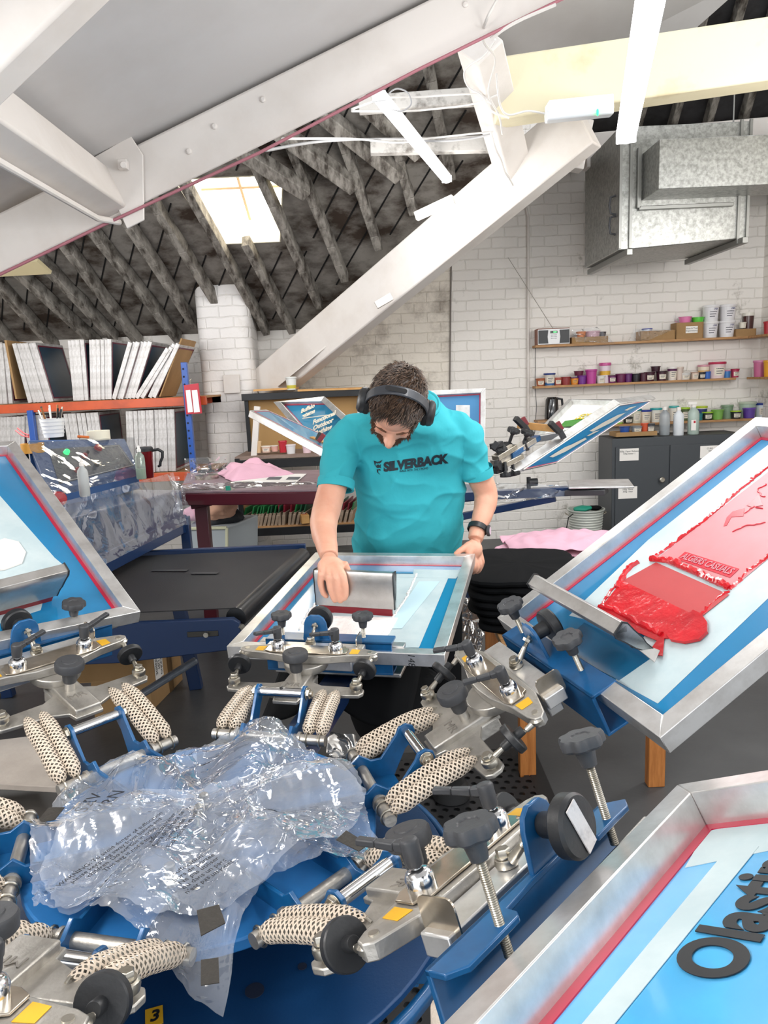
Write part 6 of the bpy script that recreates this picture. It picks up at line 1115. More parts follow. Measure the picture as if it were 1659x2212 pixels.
# bin with gloves
bn = thing('dustbin', 'small ribbed white galvanised bin near the cabinet', 'bin', Zp(1265, 1183, 0)); mb = MB(); pr = [(.135, 0)]
for i in range(14): z = .02+i*.025; pr += [(.138+.0018*i, z), (.142+.0018*i, z+.006), (.138+.0018*i, z+.012)]
pr += [(.17, .37), (.178, .375), (.178, .385), (.165, .385), (.13, .03), (0, .02)]; mb.lathe(pr, n=40, cap=False); mb.build('body', mat('bin_white', '#c9ccc4', .45, .3), bn)
for s in (1, -1): mb = MB(); mb.tube([(s*.165, -.03, .33), (s*.19, -.02, .34), (s*.195, 0, .35), (s*.19, .02, .34), (s*.165, .03, .33)], .005, 8); mb.build('handle', mSTEEL, bn)
mTG = mat('teal_glove', '#1c8c74', .5)
for (dx, dy, dz, r, m, lb) in ((-.03, 0, .385, .085, mTG, 'teal rubber glove lying in the mouth of the bin'), (.09, .02, .385, .07, mat('black_cotton', '#0c0d0f'), 'black cloth stuffed in the mouth of the bin')):
    p = bn.location+V((dx, dy, dz)); p = Zp(1265, 1183, 0)+V((dx, dy, dz)); mb = MB(); mb.ell(p, (r, r*.7, r*.35), n=22, k=12); mb.v = [p+(q-p)*(1+.3*NZ.noise(q*20)) for q in mb.v]; tag(mb.build('glove' if m is mTG else 'cloth', m, loc=p, ang=180), lb, 'glove' if m is mTG else 'cloth')
p = Zp(1225, 1182, .0)+V((0, 0, .025)); mb = MB(); mb.ell(p, (.05, .05, .028), n=18, k=10); [mb.tube([p+V((0, 0, 0)), p+V((-.05+.02*i, -.06, .0)), p+V((-.07+.03*i, -.09, -.01))], .012, 8) for i in range(4)]; tag(mb.build('glove', mTG, loc=p, ang=180), 'green rubber glove on the floor against the bin', 'glove')
cable2 = MB(); cable2.tube([Yp(1238, 1110, 6.7), Yp(1228, 1118, 6.75), Yp(1224, 1140, 6.8), Yp(1222, 1165, 6.85), Yp(1216, 1178, 6.8)], .005, 7); tag(cable2.build('power_cord', mBLK), 'black cord hanging from the bin to the floor', 'cord')
# ============================================================ SECOND PRESS
p2 = thing('second_press', 'second screen printing press behind the man', 'printing press', (.35, 4.6, 0))
mb = MB(); mb.lathe([(.09, 0), (.09, .95)], n=24); mb.lathe([(.32, .95), (.32, .98)], n=40); mb.build('hub', mBLUED, p2)
def wseg(name, a, b, w, h, m, par=p2, **k): mb = MB(); mb.bar(a, b, w, h, **k); return mb.build(name, m, par, world=True, bevel=.003)
wseg('platen_arm', Yp(1000, 1072, 4.35), Yp(1235, 1060, 4.1), .07, .05, mBLUED); wseg('brace', Yp(1000, 1115, 4.3), Yp(1200, 1075, 4.15), .05, .04, mBLUED); wseg('rail', Yp(1225, 1062, 4.1), Yp(1310, 1061, 4.0), .12, .03, mBLKG)
q = [Yp(1228, 1052, 4.0), Yp(1370, 1050, 3.95), Yp(1358, 1034, 4.3), Yp(1224, 1037, 4.35)]; mb = MB(); mb.hexa([p-V((0, 0, .012)) for p in q]+q); mb.build('platen', mALUB, p2, world=True, bevel=.004)
mb = MB(); p = Yp(1142, 1042, 4.2); mb.cyl(p-V((0, 0, .05)), p+V((0, 0, .03)), .012); mb.lathe([(.022, 0), (.022, .05)], p+V((.0, 0, 0)), (1, 0, 0), 18); mb.build('lock_knob', mBLK, p2, world=True)
sheet('plastic_sheet', 'crumpled film wrapped over the platen arm of the second press', [(1070, 1042, 4.2), (1235, 1048, 4.1), (1230, 1070, 4.05), (1075, 1085, 4.1)], 31, mFILM, .012, 5, 36)
def scr4(label, c, th, mesh, W_=None, glue=mRED, flip=1, bw=.034):
    "raised screen given by four corners: near edge a-b, far edge d-c (each px, py, depth); th toward the printing side"
    A_, B_, C_, D_ = [Yp(*p) for p in c]; n = (B_-A_).cross(D_-A_).normalized(); n = n if n.dot(CAM-A_) > 0 else -n; n = n*flip; th = abs(th); t = thing('raised_screen', label, 'screen', A_); b = bw; e1 = (B_-A_).normalized(); e2 = (D_-A_).normalized(); e3 = (C_-B_).normalized(); I = [A_+e1*b+e2*b, B_-e1*b+e3*b, C_-e1*b-e3*b, D_+e1*b-e2*b]; O = [A_, B_, C_, D_]; mb = MB()
    for i in range(4): j = (i+1) % 4; mb.hexa([O[i], O[j], I[j], I[i]]+[p+n*th for p in (O[i], O[j], I[j], I[i])])
    mb.build('frame', mALUB, t, world=True, bevel=.002); mb = MB(); mb.hexa([p+n*(th-.002) for p in I]+[p+n*(th-.0005) for p in I]); m_ = mb.build('mesh_fabric', mesh, t, world=True, ang=0)
    mb = MB(); J = [p.lerp(sum(I, V((0, 0, 0)))/4, .03) for p in I]
    for i in range(4): j = (i+1) % 4; mb.hexa([I[i]+n*(th-.003), I[j]+n*(th-.003), J[j]+n*(th-.003), J[i]+n*(th-.003)]+[I[i]+n*(th+.001), I[j]+n*(th+.001), J[j]+n*(th+.001), J[i]+n*(th+.001)])
    mb.build('glue_line', glue, t, world=True); return t, I, n, th
# D: big screen seen from below at right
tD, I, n, th = scr4('raised blue mesh screen seen from below, right of the man', [(1100, 1010, 4.0), (1186, 992, 4.35), (1404, 852, 4.95), (1325, 862, 4.55)], -.05, mat('bright_teal_mesh', '#1f86bc', .3, coat=.4))
def onD(u, v, off): return I[0].lerp(I[1], u).lerp(I[3].lerp(I[2], u), v)+n*(th+off)
def blobD(us, m):
    for k, P in enumerate(us):
        mb = MB(); q = [onD(u, v, .004) for u, v in P]; mb.add(q, [tuple(range(len(q)))]); mb.build('bare_mesh_patch', m, tD, world=True, ang=0)
blobD([[(.25, .16), (.45, .13), (.62, .2), (.72, .38), (.55, .42), (.42, .33), (.3, .3)], [(.3, .55), (.5, .52), (.7, .66), (.66, .82), (.48, .8), (.34, .68)], [(.5, .45), (.6, .44), (.7, .52), (.55, .52)], [(.45, .88), (.6, .86), (.7, .93), (.5, .93)]], mat('bare_mesh', '#dcd8cc', .5))
mb = MB(); mb.tube([onD(0, 0, .002), onD(0, 1, .002), onD(1, 1, .002), onD(1, 0, .002)], .003, 6, closed=True); mb.build('edge_tape', mPAPER, tD, world=True)
# E: royal ballet screen
tE, I2, n2, th2 = scr4('raised white screen with a green and yellow panel behind the blue one', [(1146, 945, 4.7), (1260, 925, 4.5), (1362, 862, 5.1), (1228, 862, 5.3)], -.04, mat('white_mesh', '#d8dcd8', .45), glue=mPAPER, flip=-1)
def onE(u, v, off): return I2[0].lerp(I2[1], u).lerp(I2[3].lerp(I2[2], u), v)+n2*(th2+off)
gp = [onE(.15, .35, .004), onE(.85, .35, .004), onE(.85, .95, .004), onE(.15, .95, .004)]; mb = MB(); mb.hexa([p-n2*.001 for p in gp]+gp); gpo = mb.build('green_panel', mat('poster_green', '#4a8a3c', .5), tE, world=True, ang=0)
ex = (gp[1]-gp[0]).normalized(); ey = (gp[3]-gp[0]); ey = (ey-ex*ey.dot(ex)).normalized(); cc_ = sum(gp, V((0, 0, 0)))/4; nz = ex.cross(ey)
text('poster_words', 'ROYAL\nBALLET', .062, tE.matrix_basis.inverted() @ frm(cc_+nz*(.002 if nz.dot(CAM-cc_) > 0 else -.002), ex, ey, nz), mat('poster_yellow', '#d8c020', .5), gpo, ext=.0005, sx=.8, bold=.002)
mb = MB(); mb.bar(Yp(1118, 918, 4.3), Yp(1200, 926, 4.2), .02, .04); tag(mb.build('wooden_batten', mat('light_pine', '#c99a5c'), bevel=.002), 'pine batten clamped across the near end of the raised screens', 'batten')
for k, (x, y, lb) in enumerate(((1125, 905, 'left black and red spring clamp on the pine batten'), (1200, 915, 'right black and red spring clamp on the pine batten'))):
    t = thing('spring_clamp', lb, 'clamp', Yp(x+12, y+12, 4.2)); wseg('handle', Yp(x-12, y-2, 4.15), Yp(x+8, y+18, 4.18), .03, .03, mBLK, t); wseg('grip', Yp(x+3, y-3, 4.2), Yp(x+13, y+14, 4.2), .025, .03, mat('clamp_red', '#7a1c26', .5), t); wseg('jaw', Yp(x+8, y+14, 4.2), Yp(x+18, y+32, 4.2), .04, .03, mBLK, t)
# head cluster on that press
hc = thing('far_print_head', 'cluster of black knobs and clamps on the second press beside the left sleeve', 'print head', Yp(1110, 980, 4.1))
for (x, y, d, r, ax) in ((1108, 934, 4.05, .036, (.3, -.3, 1)), (1138, 938, 4.1, .04, (.3, -.3, 1)), (1078, 972, 3.95, .042, (.2, -.5, .9)), (1096, 966, 4.05, .03, (.2, -.3, 1)), (1132, 962, 4.1, .034, (.9, -.4, .2)), (1092, 1022, 3.9, .03, (0, -.2, -1)), (1110, 1018, 4.0, .035, (.2, 0, -1)), (1072, 1006, 3.9, .034, (.8, -.5, .2))):
    mb = MB(); p = Yp(x, y, d); a = V(ax).normalized(); knob_star(mb, p, a, r, .022); mb.cyl(p-a*.06, p, .009); mb.build('knob', mBLK, hc, world=True)
for (a, b, w, m) in (((1068, 1000, 3.95), (1150, 950, 4.15), .06, mCAST), ((1070, 990, 3.9), (1110, 965, 4.0), .05, mSTEEL), ((1100, 985, 4.0), (1160, 945, 4.2), .05, mBLUE), ((1085, 1005, 3.95), (1125, 985, 4.05), .045, mSTEEL), ((1060, 965, 3.9), (1085, 958, 3.95), .02, mBLK), ((1064, 970, 3.9), (1075, 955, 3.9), .02, mBLK), ((1066, 1018, 3.9), (1090, 1010, 3.95), .05, mBLK)): wseg('clamp_part', Yp(*a), Yp(*b), w, .03, m, hc)
mb = MB(); mb.hexa([Yp(1118, 1012, 4.1), Yp(1200, 982, 4.4), Yp(1210, 985, 4.7), Yp(1130, 1018, 4.5), Yp(1118, 1005, 4.1), Yp(1200, 976, 4.4), Yp(1210, 979, 4.7), Yp(1130, 1012, 4.5)]); tag(mb.build('under_tray', mBLKG), 'dark tray under the raised blue mesh screen', 'tray')
mb = MB(); mb.tube([Yp(1135, 1006, 4.3), Yp(1145, 1014, 4.3), Yp(1155, 1006, 4.3), Yp(1160, 994, 4.3)], .003, 6); tag(mb.build('loose_wire', mBLKG), 'thin wire looping under the raised blue mesh screen', 'wire')
# B: Buffalo Systems
tB, I3, n3, th3 = scr4('raised screen lettered in cream on teal, left of the man', [(690, 985, 4.5), (795, 940, 4.3), (700, 856, 5.0), (590, 868, 5.2)], -.04, mat('teal_mesh', '#1a7ba0', .35, coat=.4), bw=.05, flip=-1)
def onB(u, v): return I3[0].lerp(I3[1], u).lerp(I3[3].lerp(I3[2], u), v)
dA = (I3[1]-I3[0]).normalized(); dB = (I3[3]-I3[0]); dB = (dB-dA*dB.dot(dA)).normalized(); nB = dA.cross(dB); sB = 1 if nB.dot(CAM-onB(.5, .5)) > 0 else -1
def tB_(s, u, v, size, b=.002): text('cream_lettering', s, size, tB.matrix_basis.inverted() @ frm(onB(u, v)+n3*th3*.97+nB*sB*.012, dA, dB, nB), mat('cream_letter', '#e4d8c0', .5), tB, ext=.0004, bold=b, sx=.9)
tB_('Buffalo\nSystems', .42, .80, .050); tB_('Functional\nOutdoor\nClothing', .5, .47, .052); tB_('Camping\nOutdoors', .5, .17, .042, .001)
mb = MB(); mb.tube([onB(.15, .67)+n3*th3*.97+nB*sB*.006, onB(.85, .67)+n3*th3*.97+nB*sB*.006], .003, 6); mb.build('rule_line', mat('cream_letter', '#e4d8c0'), tB, world=True)
# A: edge on screen
tA, *_ = scr4('long screen seen almost edge on, sticking out left of the man', [(702, 990, 3.9), (725, 965, 4.4), (572, 897, 4.9), (536, 900, 4.5)], -.04, mat('teal_mesh', '#1a7ba0'))
mb = MB(); mb.bar(Yp(672, 950, 4.2), Yp(716, 968, 4.1), .03, .04); tag(mb.build('wooden_batten', mat('light_pine', '#c99a5c'), bevel=.002), 'pine batten on the edge on screen left of the man', 'batten')
t = thing('spring_clamp', 'black and red spring clamp on the edge on screen left of the man', 'clamp', Yp(692, 945, 4.1)); wseg('handle', Yp(692, 934, 4.1), Yp(684, 950, 4.1), .02, .02, mBLK, t); wseg('grip', Yp(700, 938, 4.1), Yp(688, 954, 4.1), .025, .025, mat('clamp_red', '#7a1c26'), t)
# C: upright screen behind the man's shoulder
tC, I5, n5, th5 = scr4('upright blue mesh screen behind the shoulder of the man', [(905, 975, 5.2), (1048, 970, 5.2), (1049, 838, 5.35), (905, 845, 5.35)], .035, mat('soft_blue_mesh', '#3f7fae', .35, coat=.3), flip=-1)
wseg('screen_arm', Yp(860, 960, 4.75), Yp(960, 968, 5.2), .06, .05, mBLUED)
mb = MB(); mb.hexa([Yp(985, 975, 5.15), Yp(1015, 975, 5.15), Yp(1015, 875, 5.15), Yp(985, 875, 5.15)]+[Yp(x, y, 5.2) for x, y in ((985, 975), (1015, 975), (1015, 875), (985, 875))]); tag(mb.build('second_screen_edge', mALUB), 'corner of another pale screen in front of the upright blue one', 'screen')
mb = MB(); mb.hexa([Yp(772, 905, 5.0), Yp(800, 905, 5.0), Yp(800, 882, 5.0), Yp(772, 882, 5.0)]+[Yp(x, y, 5.05) for x, y in ((772, 905), (800, 905), (800, 882), (772, 882))]); tag(mb.build('frame_corner', mALUB), 'pale frame corner just above the right shoulder of the man', 'screen')
mb = MB(); mb.bar(Yp(549, 985, 6.5), Yp(556, 878, 6.5), .05, .05, (0, 1, 0)); tag(mb.build('white_upright', mWHITE), 'short white upright between the pillar and the pegboard', 'post')
# ============================================================ THE MAN
man = thing('person', 'man in a turquoise t-shirt bending over the screen and pulling a squeegee', 'person', (.06, 2.8, 0))
mSKIN = mat('skin', '#e3ae94', .5, 0, bump=(70, .08), var=(9, '#d89a80', .3, .7), sub=.12); mHAIR = mat('brown_hair', '#3d2d22', .55, 0, var=(60, '#2a1e16', .3, .7)); mSHIRT = mat('turquoise_jersey', '#2fa6b2', .85, 0, bump=(11, .55), stretch=(1, 1, .8))
mBEARD = mat('beard', '#6e4a33', .8, var=(80, '#4c3020', .3, .7))
def chain(mb, pts, n=20, sub=5):
    "limb: centre points with (rx, rz) radii, catmull-rom"
    P = [V(p[0]) for p in pts]; Rr = [p[1] for p in pts]; A = []; B = []
    for i in range(len(P)-1):
        p0, p1, p2, p3 = P[max(i-1, 0)], P[i], P[i+1], P[min(i+2, len(P)-1)]
        for j in range(sub): t = j/sub; A.append(.5*((2*p1)+(p2-p0)*t+(2*p0-5*p1+4*p2-p3)*t*t+(3*p1-p0-3*p2+p3)*t**3)); B.append(lerp(Rr[i], Rr[i+1], t*t*(3-2*t)))
    mb.tube(A+[P[-1]], B+[Rr[-1]], n)
# --- arms: centre line picked in the photograph, depth from the pose; radii in metres
pxr = lambda w, d: w/2*d/FPX
aL = [((742, 940, 2.66), .052), ((733, 990, 2.62), .050), ((720, 1045, 2.56), .050), ((707, 1095, 2.50), .0495), ((700, 1125, 2.44), .047), ((700, 1150, 2.40), .043), ((705, 1175, 2.33), .036), ((711, 1203, 2.27), .029)]
aR = [((1000, 940, 2.66), .052), ((1014, 975, 2.68), .048), ((1031, 1020, 2.70), .046), ((1048, 1060, 2.72), .044), ((1049, 1085, 2.71), .043), ((1043, 1110, 2.69), .038), ((1033, 1140, 2.66), .031), ((1027, 1165, 2.63), .028)]
body = MB()
for a in (aL, aR): chain(body, [(Yp(*p), r) for p, r in a])
# --- hands
def finger(mb, pts, r0, r1):
    n = len(pts); chain(mb, [(p, lerp(r0, r1, i/(n-1))) for i, p in enumerate(pts)], 12, 4); mb.ell(pts[-1], (r1, r1, r1), n=12, k=8)
hd = 2.30
sq_o, sq_y, sq_z, sq_x = [sqM.col[k].to_3d() for k in (3, 1, 2, 0)]; sg = 1 if sq_x.dot(CAM-sq_o) > 0 else -1; sq_n = sq_x*sg
def FQ(x, y, off): return PLp(x, y, sq_o+sq_n*off, sq_n)
W0 = Yp(711, 1205, FQ(711, 1240, .0).y+.05); K = [FQ(694, 1238, .030), FQ(710, 1245, .034), FQ(726, 1247, .034), FQ(741, 1243, .030)]
mb = body
for k_ in K: chain(mb, [(W0, .022), (W0.lerp(k_, .5)+V((0, -.006, .006)), .0165), (k_, .0122)], 12, 4)
mb.ell(W0.lerp(sum(K, V((0, 0, 0)))/4, .5), (.042, .022, .034), n=18, k=12)
F = [[(694, 1238, .030), (693, 1260, .030), (698, 1280, .026), (705, 1288, .022)], [(710, 1245, .034), (713, 1268, .034), (719, 1288, .028), (723, 1298, .022)], [(726, 1247, .034), (729, 1270, .034), (733, 1290, .028), (736, 1299, .022)], [(741, 1243, .030), (746, 1266, .032), (747, 1284, .027), (745, 1293, .022)]]
for f in F: finger(mb, [FQ(*p) for p in f], .0118, .0084)
finger(mb, [FQ(742, 1216, -.01), FQ(750, 1232, -.022), FQ(753, 1250, -.026), FQ(751, 1264, -.026)], .0135, .009)
# left hand of the man gripping the far corner of the screen
W1 = Yp(1024, 1172, 2.62); K2 = [Yp(x, y, d) for x, y, d in ((1012, 1200, 2.58), (1022, 1204, 2.60), (1031, 1203, 2.625), (1037, 1198, 2.65))]
for k_ in K2: chain(mb, [(W1, .021), (W1.lerp(k_, .5), .017), (k_, .0125)], 12, 4)
mb.ell(W1.lerp(sum(K2, V((0, 0, 0)))/4, .5), (.030, .032, .034), n=18, k=12)
for f in ([(1012, 1200, 2.58), (1019, 1216, 2.57), (1021, 1228, 2.58), (1015, 1232, 2.60)], [(1022, 1204, 2.60), (1028, 1220, 2.59), (1028, 1232, 2.60), (1021, 1237, 2.62)], [(1031, 1203, 2.625), (1037, 1218, 2.61), (1036, 1230, 2.62), (1030, 1236, 2.64)], [(1037, 1198, 2.65), (1041, 1212, 2.64), (1040, 1222, 2.65), (1036, 1230, 2.66)]): finger(mb, [Yp(*p) for p in f], .0120, .0085)
finger(mb, [Yp(1014, 1176, 2.61), Yp(1003, 1184, 2.59), Yp(993, 1190, 2.575), Yp(985, 1196, 2.57)], .0145, .0095)
# --- head: f = where the face points, c = crown
HC = Yp(858, 870, 2.33); f = V((-.22, -.40, -.89)).normalized(); sd = V((1, .0, -.22)).normalized(); sd = (sd-f*sd.dot(f)).normalized(); c = sd.cross(f).normalized()
if c.y > 0: c = -c
HM = frm(HC, sd*1.06, f*1.06, c*1.06)   # local x side, y face, z crown
def hp(x, y, z): return HM @ V((x, y, z))
HR = HM.to_3x3()
mb.ell(hp(0, -.008, .012), (.076, .098, .092), HR, 32, 22)          # skull
mb.ell(hp(0, .035, -.045), (.062, .058, .072), HR, 28, 18)          # face
mb.ell(hp(0, .070, -.020), (.052, .020, .018), HR, 20, 12)          # brow
mb.ell(hp(0, .058, -.100), (.036, .034, .026), HR, 20, 12)          # chin
for s in (1, -1): mb.ell(hp(s*.036, .066, -.055), (.022, .018, .020), HR, 16, 10); mb.ell(hp(s*.010, .100, -.062), (.009, .010, .009), HR, 12, 8)
chain(mb, [(hp(0, .082, -.028), .009), (hp(0, .098, -.045), .011), (hp(0, .112, -.058), .014), (hp(0, .108, -.066), .011)], 14, 4)   # nose
mb.ell(hp(0, .088, -.080), (.024, .010, .008), HR, 16, 8)           # lips
NB = Yp(874, 905, 2.60); chain(mb, [(hp(0, -.03, -.045), .058), (hp(0, -.055, -.10).lerp(NB, .5), .058), (NB, .066), (NB+V((0, .07, -.10)), .09)], 24, 5)
mb.ell(Yp(880, 960, 2.72), (.17, .09, .12), n=24, k=14)
me = remesh(body, .0042, 5, .5); from mathutils.bvhtree import BVHTree
bvB = BVHTree.FromPolygons([v.co[:] for v in me.vertices], [tuple(p.vertices) for p in me.polygons])
def face_hit(x, z, out=0):
    h = bvB.ray_cast(hp(x, .3, z), -(HM.col[1].to_3d()).normalized()); return (HM.inverted() @ h[0])+V((0, out, 0)) if h[0] is not None else None
bo = linkmesh('body', me, mSKIN, man)
# ears and eyes
for s in (1, -1):
    e = MB(); e.ell(hp(s*.078, -.004, -.028), (.008, .018, .030), HR, 16, 12); e.build('ear', mSKIN, man, world=True, ang=80)
    e = MB(); e.ell(HM @ face_hit(s*.031, -.036, -.006), (.012, .009, .008), HR, 16, 10); e.build('eye', mat('eyelid', '#c98a70', .5), man, world=True, ang=80)
    e = MB(); e.tube([HM @ face_hit(s*.015, -.020, .001), HM @ face_hit(s*.032, -.015, .001), HM @ face_hit(s*.048, -.022, .001)], [.003, .0045, .002], 8); e.build('eyebrow', mBEARD, man, world=True)
# hair: cap plus thousands of short locks in one mesh
rng = random.Random(5); hm = MB()
def scalp(t, p): return V((.0775*math.sin(p)*cos(t), -.008+.0995*math.sin(p)*sin(t), .012+.0935*cos(p)))
def on_hair(q):   # keeps hair off the face
    return q.y < .062 + .25*max(0, q.z-.01) and not (q.y > .02 and q.z < -.018) and q.z > -.075 and not (q.y > .055 and q.z < .022)
hm.ell(hp(0, -.010, .014), (.0785, .099, .0945), HR, 36, 26); keep = []
for fi, fc in enumerate(hm.f):
    q = HM.inverted() @ (sum((hm.v[i] for i in fc), V((0, 0, 0)))/len(fc))
    if on_hair(q): keep.append(fi)
hm.f = [hm.f[i] for i in keep]; hm.m = [0]*len(keep); hm.uv = [None]*len(keep)
whorl = V((.01, -.085, .055))
for i in range(5200):
    t = rng.uniform(0, 2*pi); p = math.acos(rng.uniform(-.75, 1)); q = scalp(t, p)
    if not on_hair(q): continue
    nrm = V((q.x/.0775**2, (q.y+.008)/.0995**2, (q.z-.012)/.0935**2)).normalized()
    d = (q-whorl); d = (d-nrm*d.dot(nrm)).normalized(); sw = nrm.cross(d); cl = NZ.noise(q*28); d = (d+sw*(.35+.9*cl)+V((rng.uniform(-.25, .25), rng.uniform(-.25, .25), rng.uniform(-.25, .25)))).normalized()
    L_ = rng.uniform(.018, .032)*(1 if q.z > -.02 else .55); lift = rng.uniform(.25, .5)+.25*cl; w = rng.uniform(.0010, .0019)
    a = q-nrm*.001; b = q+d*L_*.5+nrm*L_*lift*.5; e = q+d*L_+nrm*L_*lift*.35; s_ = nrm.cross(d).normalized()*w
    k = len(hm.v); hm.v += [HM @ x for x in (a-s_, a+s_, b+s_*.9, b-s_*.9, e, b+nrm*w*1.1, a+nrm*w)]; 
    for fc in ((0, 1, 2, 3), (3, 2, 4), (0, 3, 5, 6), (1, 6, 5, 2), (3, 4, 5), (2, 5, 4)): hm.f.append([k+j for j in fc]); hm.m.append(0 if rng.random() < .6 else 1); hm.uv.append(None)
hm.build('hair', [mHAIR, mat('hair_light', '#5b4636', .5)], man, world=True, ang=30)
# beard
bm_ = MB()
for i in range(3800):
    u = rng.uniform(-1, 1); v = rng.uniform(0, 1); x = u*.066; z = -.030-v*.095; 
    y0 = .038+.058*math.sqrt(max(0, 1-(x/.070)**2))*math.sqrt(max(0, 1-((z+.045)/.085)**2))
    if abs(u) < .72 and v < .42: continue
    if abs(u) < .35 and .46 < v < .54: continue
    q = face_hit(x, z)
    if q is None or q.y < -.01: continue
    nrm = V((x/.07, .5, -.5)).normalized(); d = V((x*4, .2, -1)).normalized(); L_ = rng.uniform(.010, .018); w = .0012; s_ = V((1, 0, 0))*w
    k = len(bm_.v); bm_.v += [HM @ p for p in (q-s_, q+s_, q+d*L_+nrm*L_*.5, q-nrm*.002)]; bm_.f += [[k, k+1, k+2], [k+1, k+3, k+2], [k+3, k, k+2]]; bm_.m += [0]*3; bm_.uv += [None]*3
bm_.build('beard', mBEARD, man, world=True, ang=30)
# --- t-shirt
sh = MB()
def ringp(px0, px1, y, d, hd_, tilt=0, n=40, sq=2.4):
    a, b = Yp(px0, y, d), Yp(px1, y, d); cc = (a+b)/2; hw = (b-a).length/2; R3 = []
    for i in range(n): t = 2*pi*i/n; cx, sy = cos(t), sin(t); q = (abs(cx)**sq+abs(sy)**sq)**(-1/sq); R3.append(cc+(b-a).normalized()*hw*cx*q+V((0, hd_*sy*q, tilt*sy*q)))
    return R3
sh.loft([ringp(766, 997, 1236, 2.86, .135), ringp(765, 997, 1190, 2.84, .14), ringp(762, 1002, 1140, 2.81, .145), ringp(763, 1000, 1080, 2.77, .145), ringp(762, 997, 1020, 2.73, .14), ringp(752, 1004, 975, 2.69, .135), ringp(748, 1006, 940, 2.66, .12), ringp(768, 992, 912, 2.63, .10, .02), ringp(795, 968, 888, 2.61, .085, .04), ringp(812, 945, 868, 2.60, .072, .05)])
chain(sh, [(Yp(800, 915, 2.63), .050), (Yp(768, 930, 2.64), .056), (Yp(742, 962, 2.63), .066), (Yp(732, 1005, 2.60), .067), (Yp(724, 1050, 2.56), .0615)], 28, 6)
chain(sh, [(Yp(960, 908, 2.63), .050), (Yp(992, 925, 2.65), .056), (Yp(1010, 955, 2.67), .062), (Yp(1020, 990, 2.69), .060), (Yp(1029, 1022, 2.70), .0575)], 28, 6)
me = remesh(sh, .006, 7, .6)
NRM = [v.normal.copy() for v in me.vertices]
for v, n in zip(me.vertices, NRM):
    p = v.co.copy(); q = V((p.x, p.y, p.z))
    # pulls: long soft folds fanning from the armpits to the belly, plus a sagging crease
    e = 0
    for (ax_, az_, sgn) in ((-.17, 1.45, 1), (.27, 1.46, -1)):
        dx, dz = q.x-ax_, q.z-az_; r = math.hypot(dx, dz); th_ = math.atan2(dz, dx*sgn); e += .0105*math.sin(th_*7+r*5+NZ.noise(q*4)*2.5)*min(1, r/.16)**2*math.exp(-r*2.4)
    e += .007*NZ.noise(V((q.x*5, q.y*5, q.z*14)))+.0055*NZ.noise(V((q.x*16, q.y*8, q.z*9)))
    e += .006*math.exp(-((q.z-1.22-.5*(q.x-.06)**2*3)/.018)**2)*math.exp(-((q.x-.02)/.12)**2)
    e += .010*(1-abs(NZ.noise(V((q.x*5+q.z*3.5, q.y*3, q.z*4.5-q.x*2)))))**6+.005*(1-abs(NZ.noise(V((q.x*9-q.z*6, q.y*5+3, q.z*8+q.x*5)))))**6-.006
    v.co = p+n*e
so = linkmesh('t_shirt', me, mSHIRT, man)
col = MB(); cr = ringp(808, 948, 872, 2.60, .076, .05); col.tube(cr, .007, 8, closed=True); col.build('collar', mSHIRT, so, world=True)
for (p, q, r) in ((Yp(727, 1036, 2.57), Yp(724.5, 1056, 2.557), .0645), (Yp(1028, 1010, 2.695), Yp(1031, 1028, 2.703), .0595)):
    m_ = MB(); m_.lathe([(r, 0), (r+.001, .004), (r+.001, (q-p).length), (r-.006, (q-p).length), (r-.006, 0)], p, q-p, 36, cap=False); m_.build('sleeve_hem', mSHIRT, so, world=True)
# printed lettering wrapped on the chest: flat text dropped onto the cloth along the view from the front
smm = me.copy(); smm.transform(wmat(man)); bvh = BVHTree.FromPolygons([v.co[:] for v in smm.vertices], [tuple(p.vertices) for p in smm.polygons])
def wrap(name, body_, size, ca, cb, m, sx=1, bold=0, shear=0, poly=None):
    "project a flat print, baseline from pixel ca to cb, along -Y onto the shirt"
    a, b = Yp(*ca, 2.5), Yp(*cb, 2.5); ex = (b-a).normalized(); ey = V((0, 0, 1)); ey = (ey-ex*ey.dot(ex)).normalized(); ez = ex.cross(ey)
    if poly is None:
        cu = bpy.data.curves.new('t', 'FONT'); cu.body = body_; cu.size = size; cu.shear = shear; cu.offset = bold; cu.align_x = 'LEFT'; cu.resolution_u = 4
        o = bpy.data.objects.new('t', cu); COL.objects.link(o); bpy.context.view_layer.update(); tm = bpy.data.meshes.new_from_object(o.evaluated_get(bpy.context.evaluated_depsgraph_get())); bpy.data.objects.remove(o)
        w = max(v.co.x for v in tm.vertices); k = (b-a).length/w
    else:
        tm = bpy.data.meshes.new('t'); vs = [(x, y, 0) for P in poly for x, y in P]; fs = []; j = 0
        for P in poly: fs.append(tuple(range(j, j+len(P)))); j += len(P)
        tm.from_pydata(vs, [], fs); k = 1
    bm2 = bmesh.new(); bm2.from_mesh(tm); bmesh.ops.triangulate(bm2, faces=bm2.faces); 
    for _ in range(2): bmesh.ops.subdivide_edges(bm2, edges=[e for e in bm2.edges if e.calc_length() > .012/k], cuts=1); bmesh.ops.triangulate(bm2, faces=bm2.faces)
    for v in bm2.verts:
        w_ = a+ex*v.co.x*k*1+ey*v.co.y*(k if poly is None else 1)*sx; d_ = (w_-CAM).normalized(); hit = bvh.ray_cast(CAM, d_)
        v.co = (hit[0]-d_*.0025) if hit[0] is not None else w_
    bm2.to_mesh(tm); bm2.free(); tm.materials.clear(); tm.materials.append(m); tm.transform(wmat(man).inverted()); ob = bpy.data.objects.new(name, tm); COL.objects.link(ob); ob.parent = so; return ob
mNAVY = mat('navy_print_ink', '#14222c', .6)
wrap('chest_lettering', 'SILVERBACK', .03, (829, 1018), (970, 999), mNAVY, 1.05, .0018, .15)
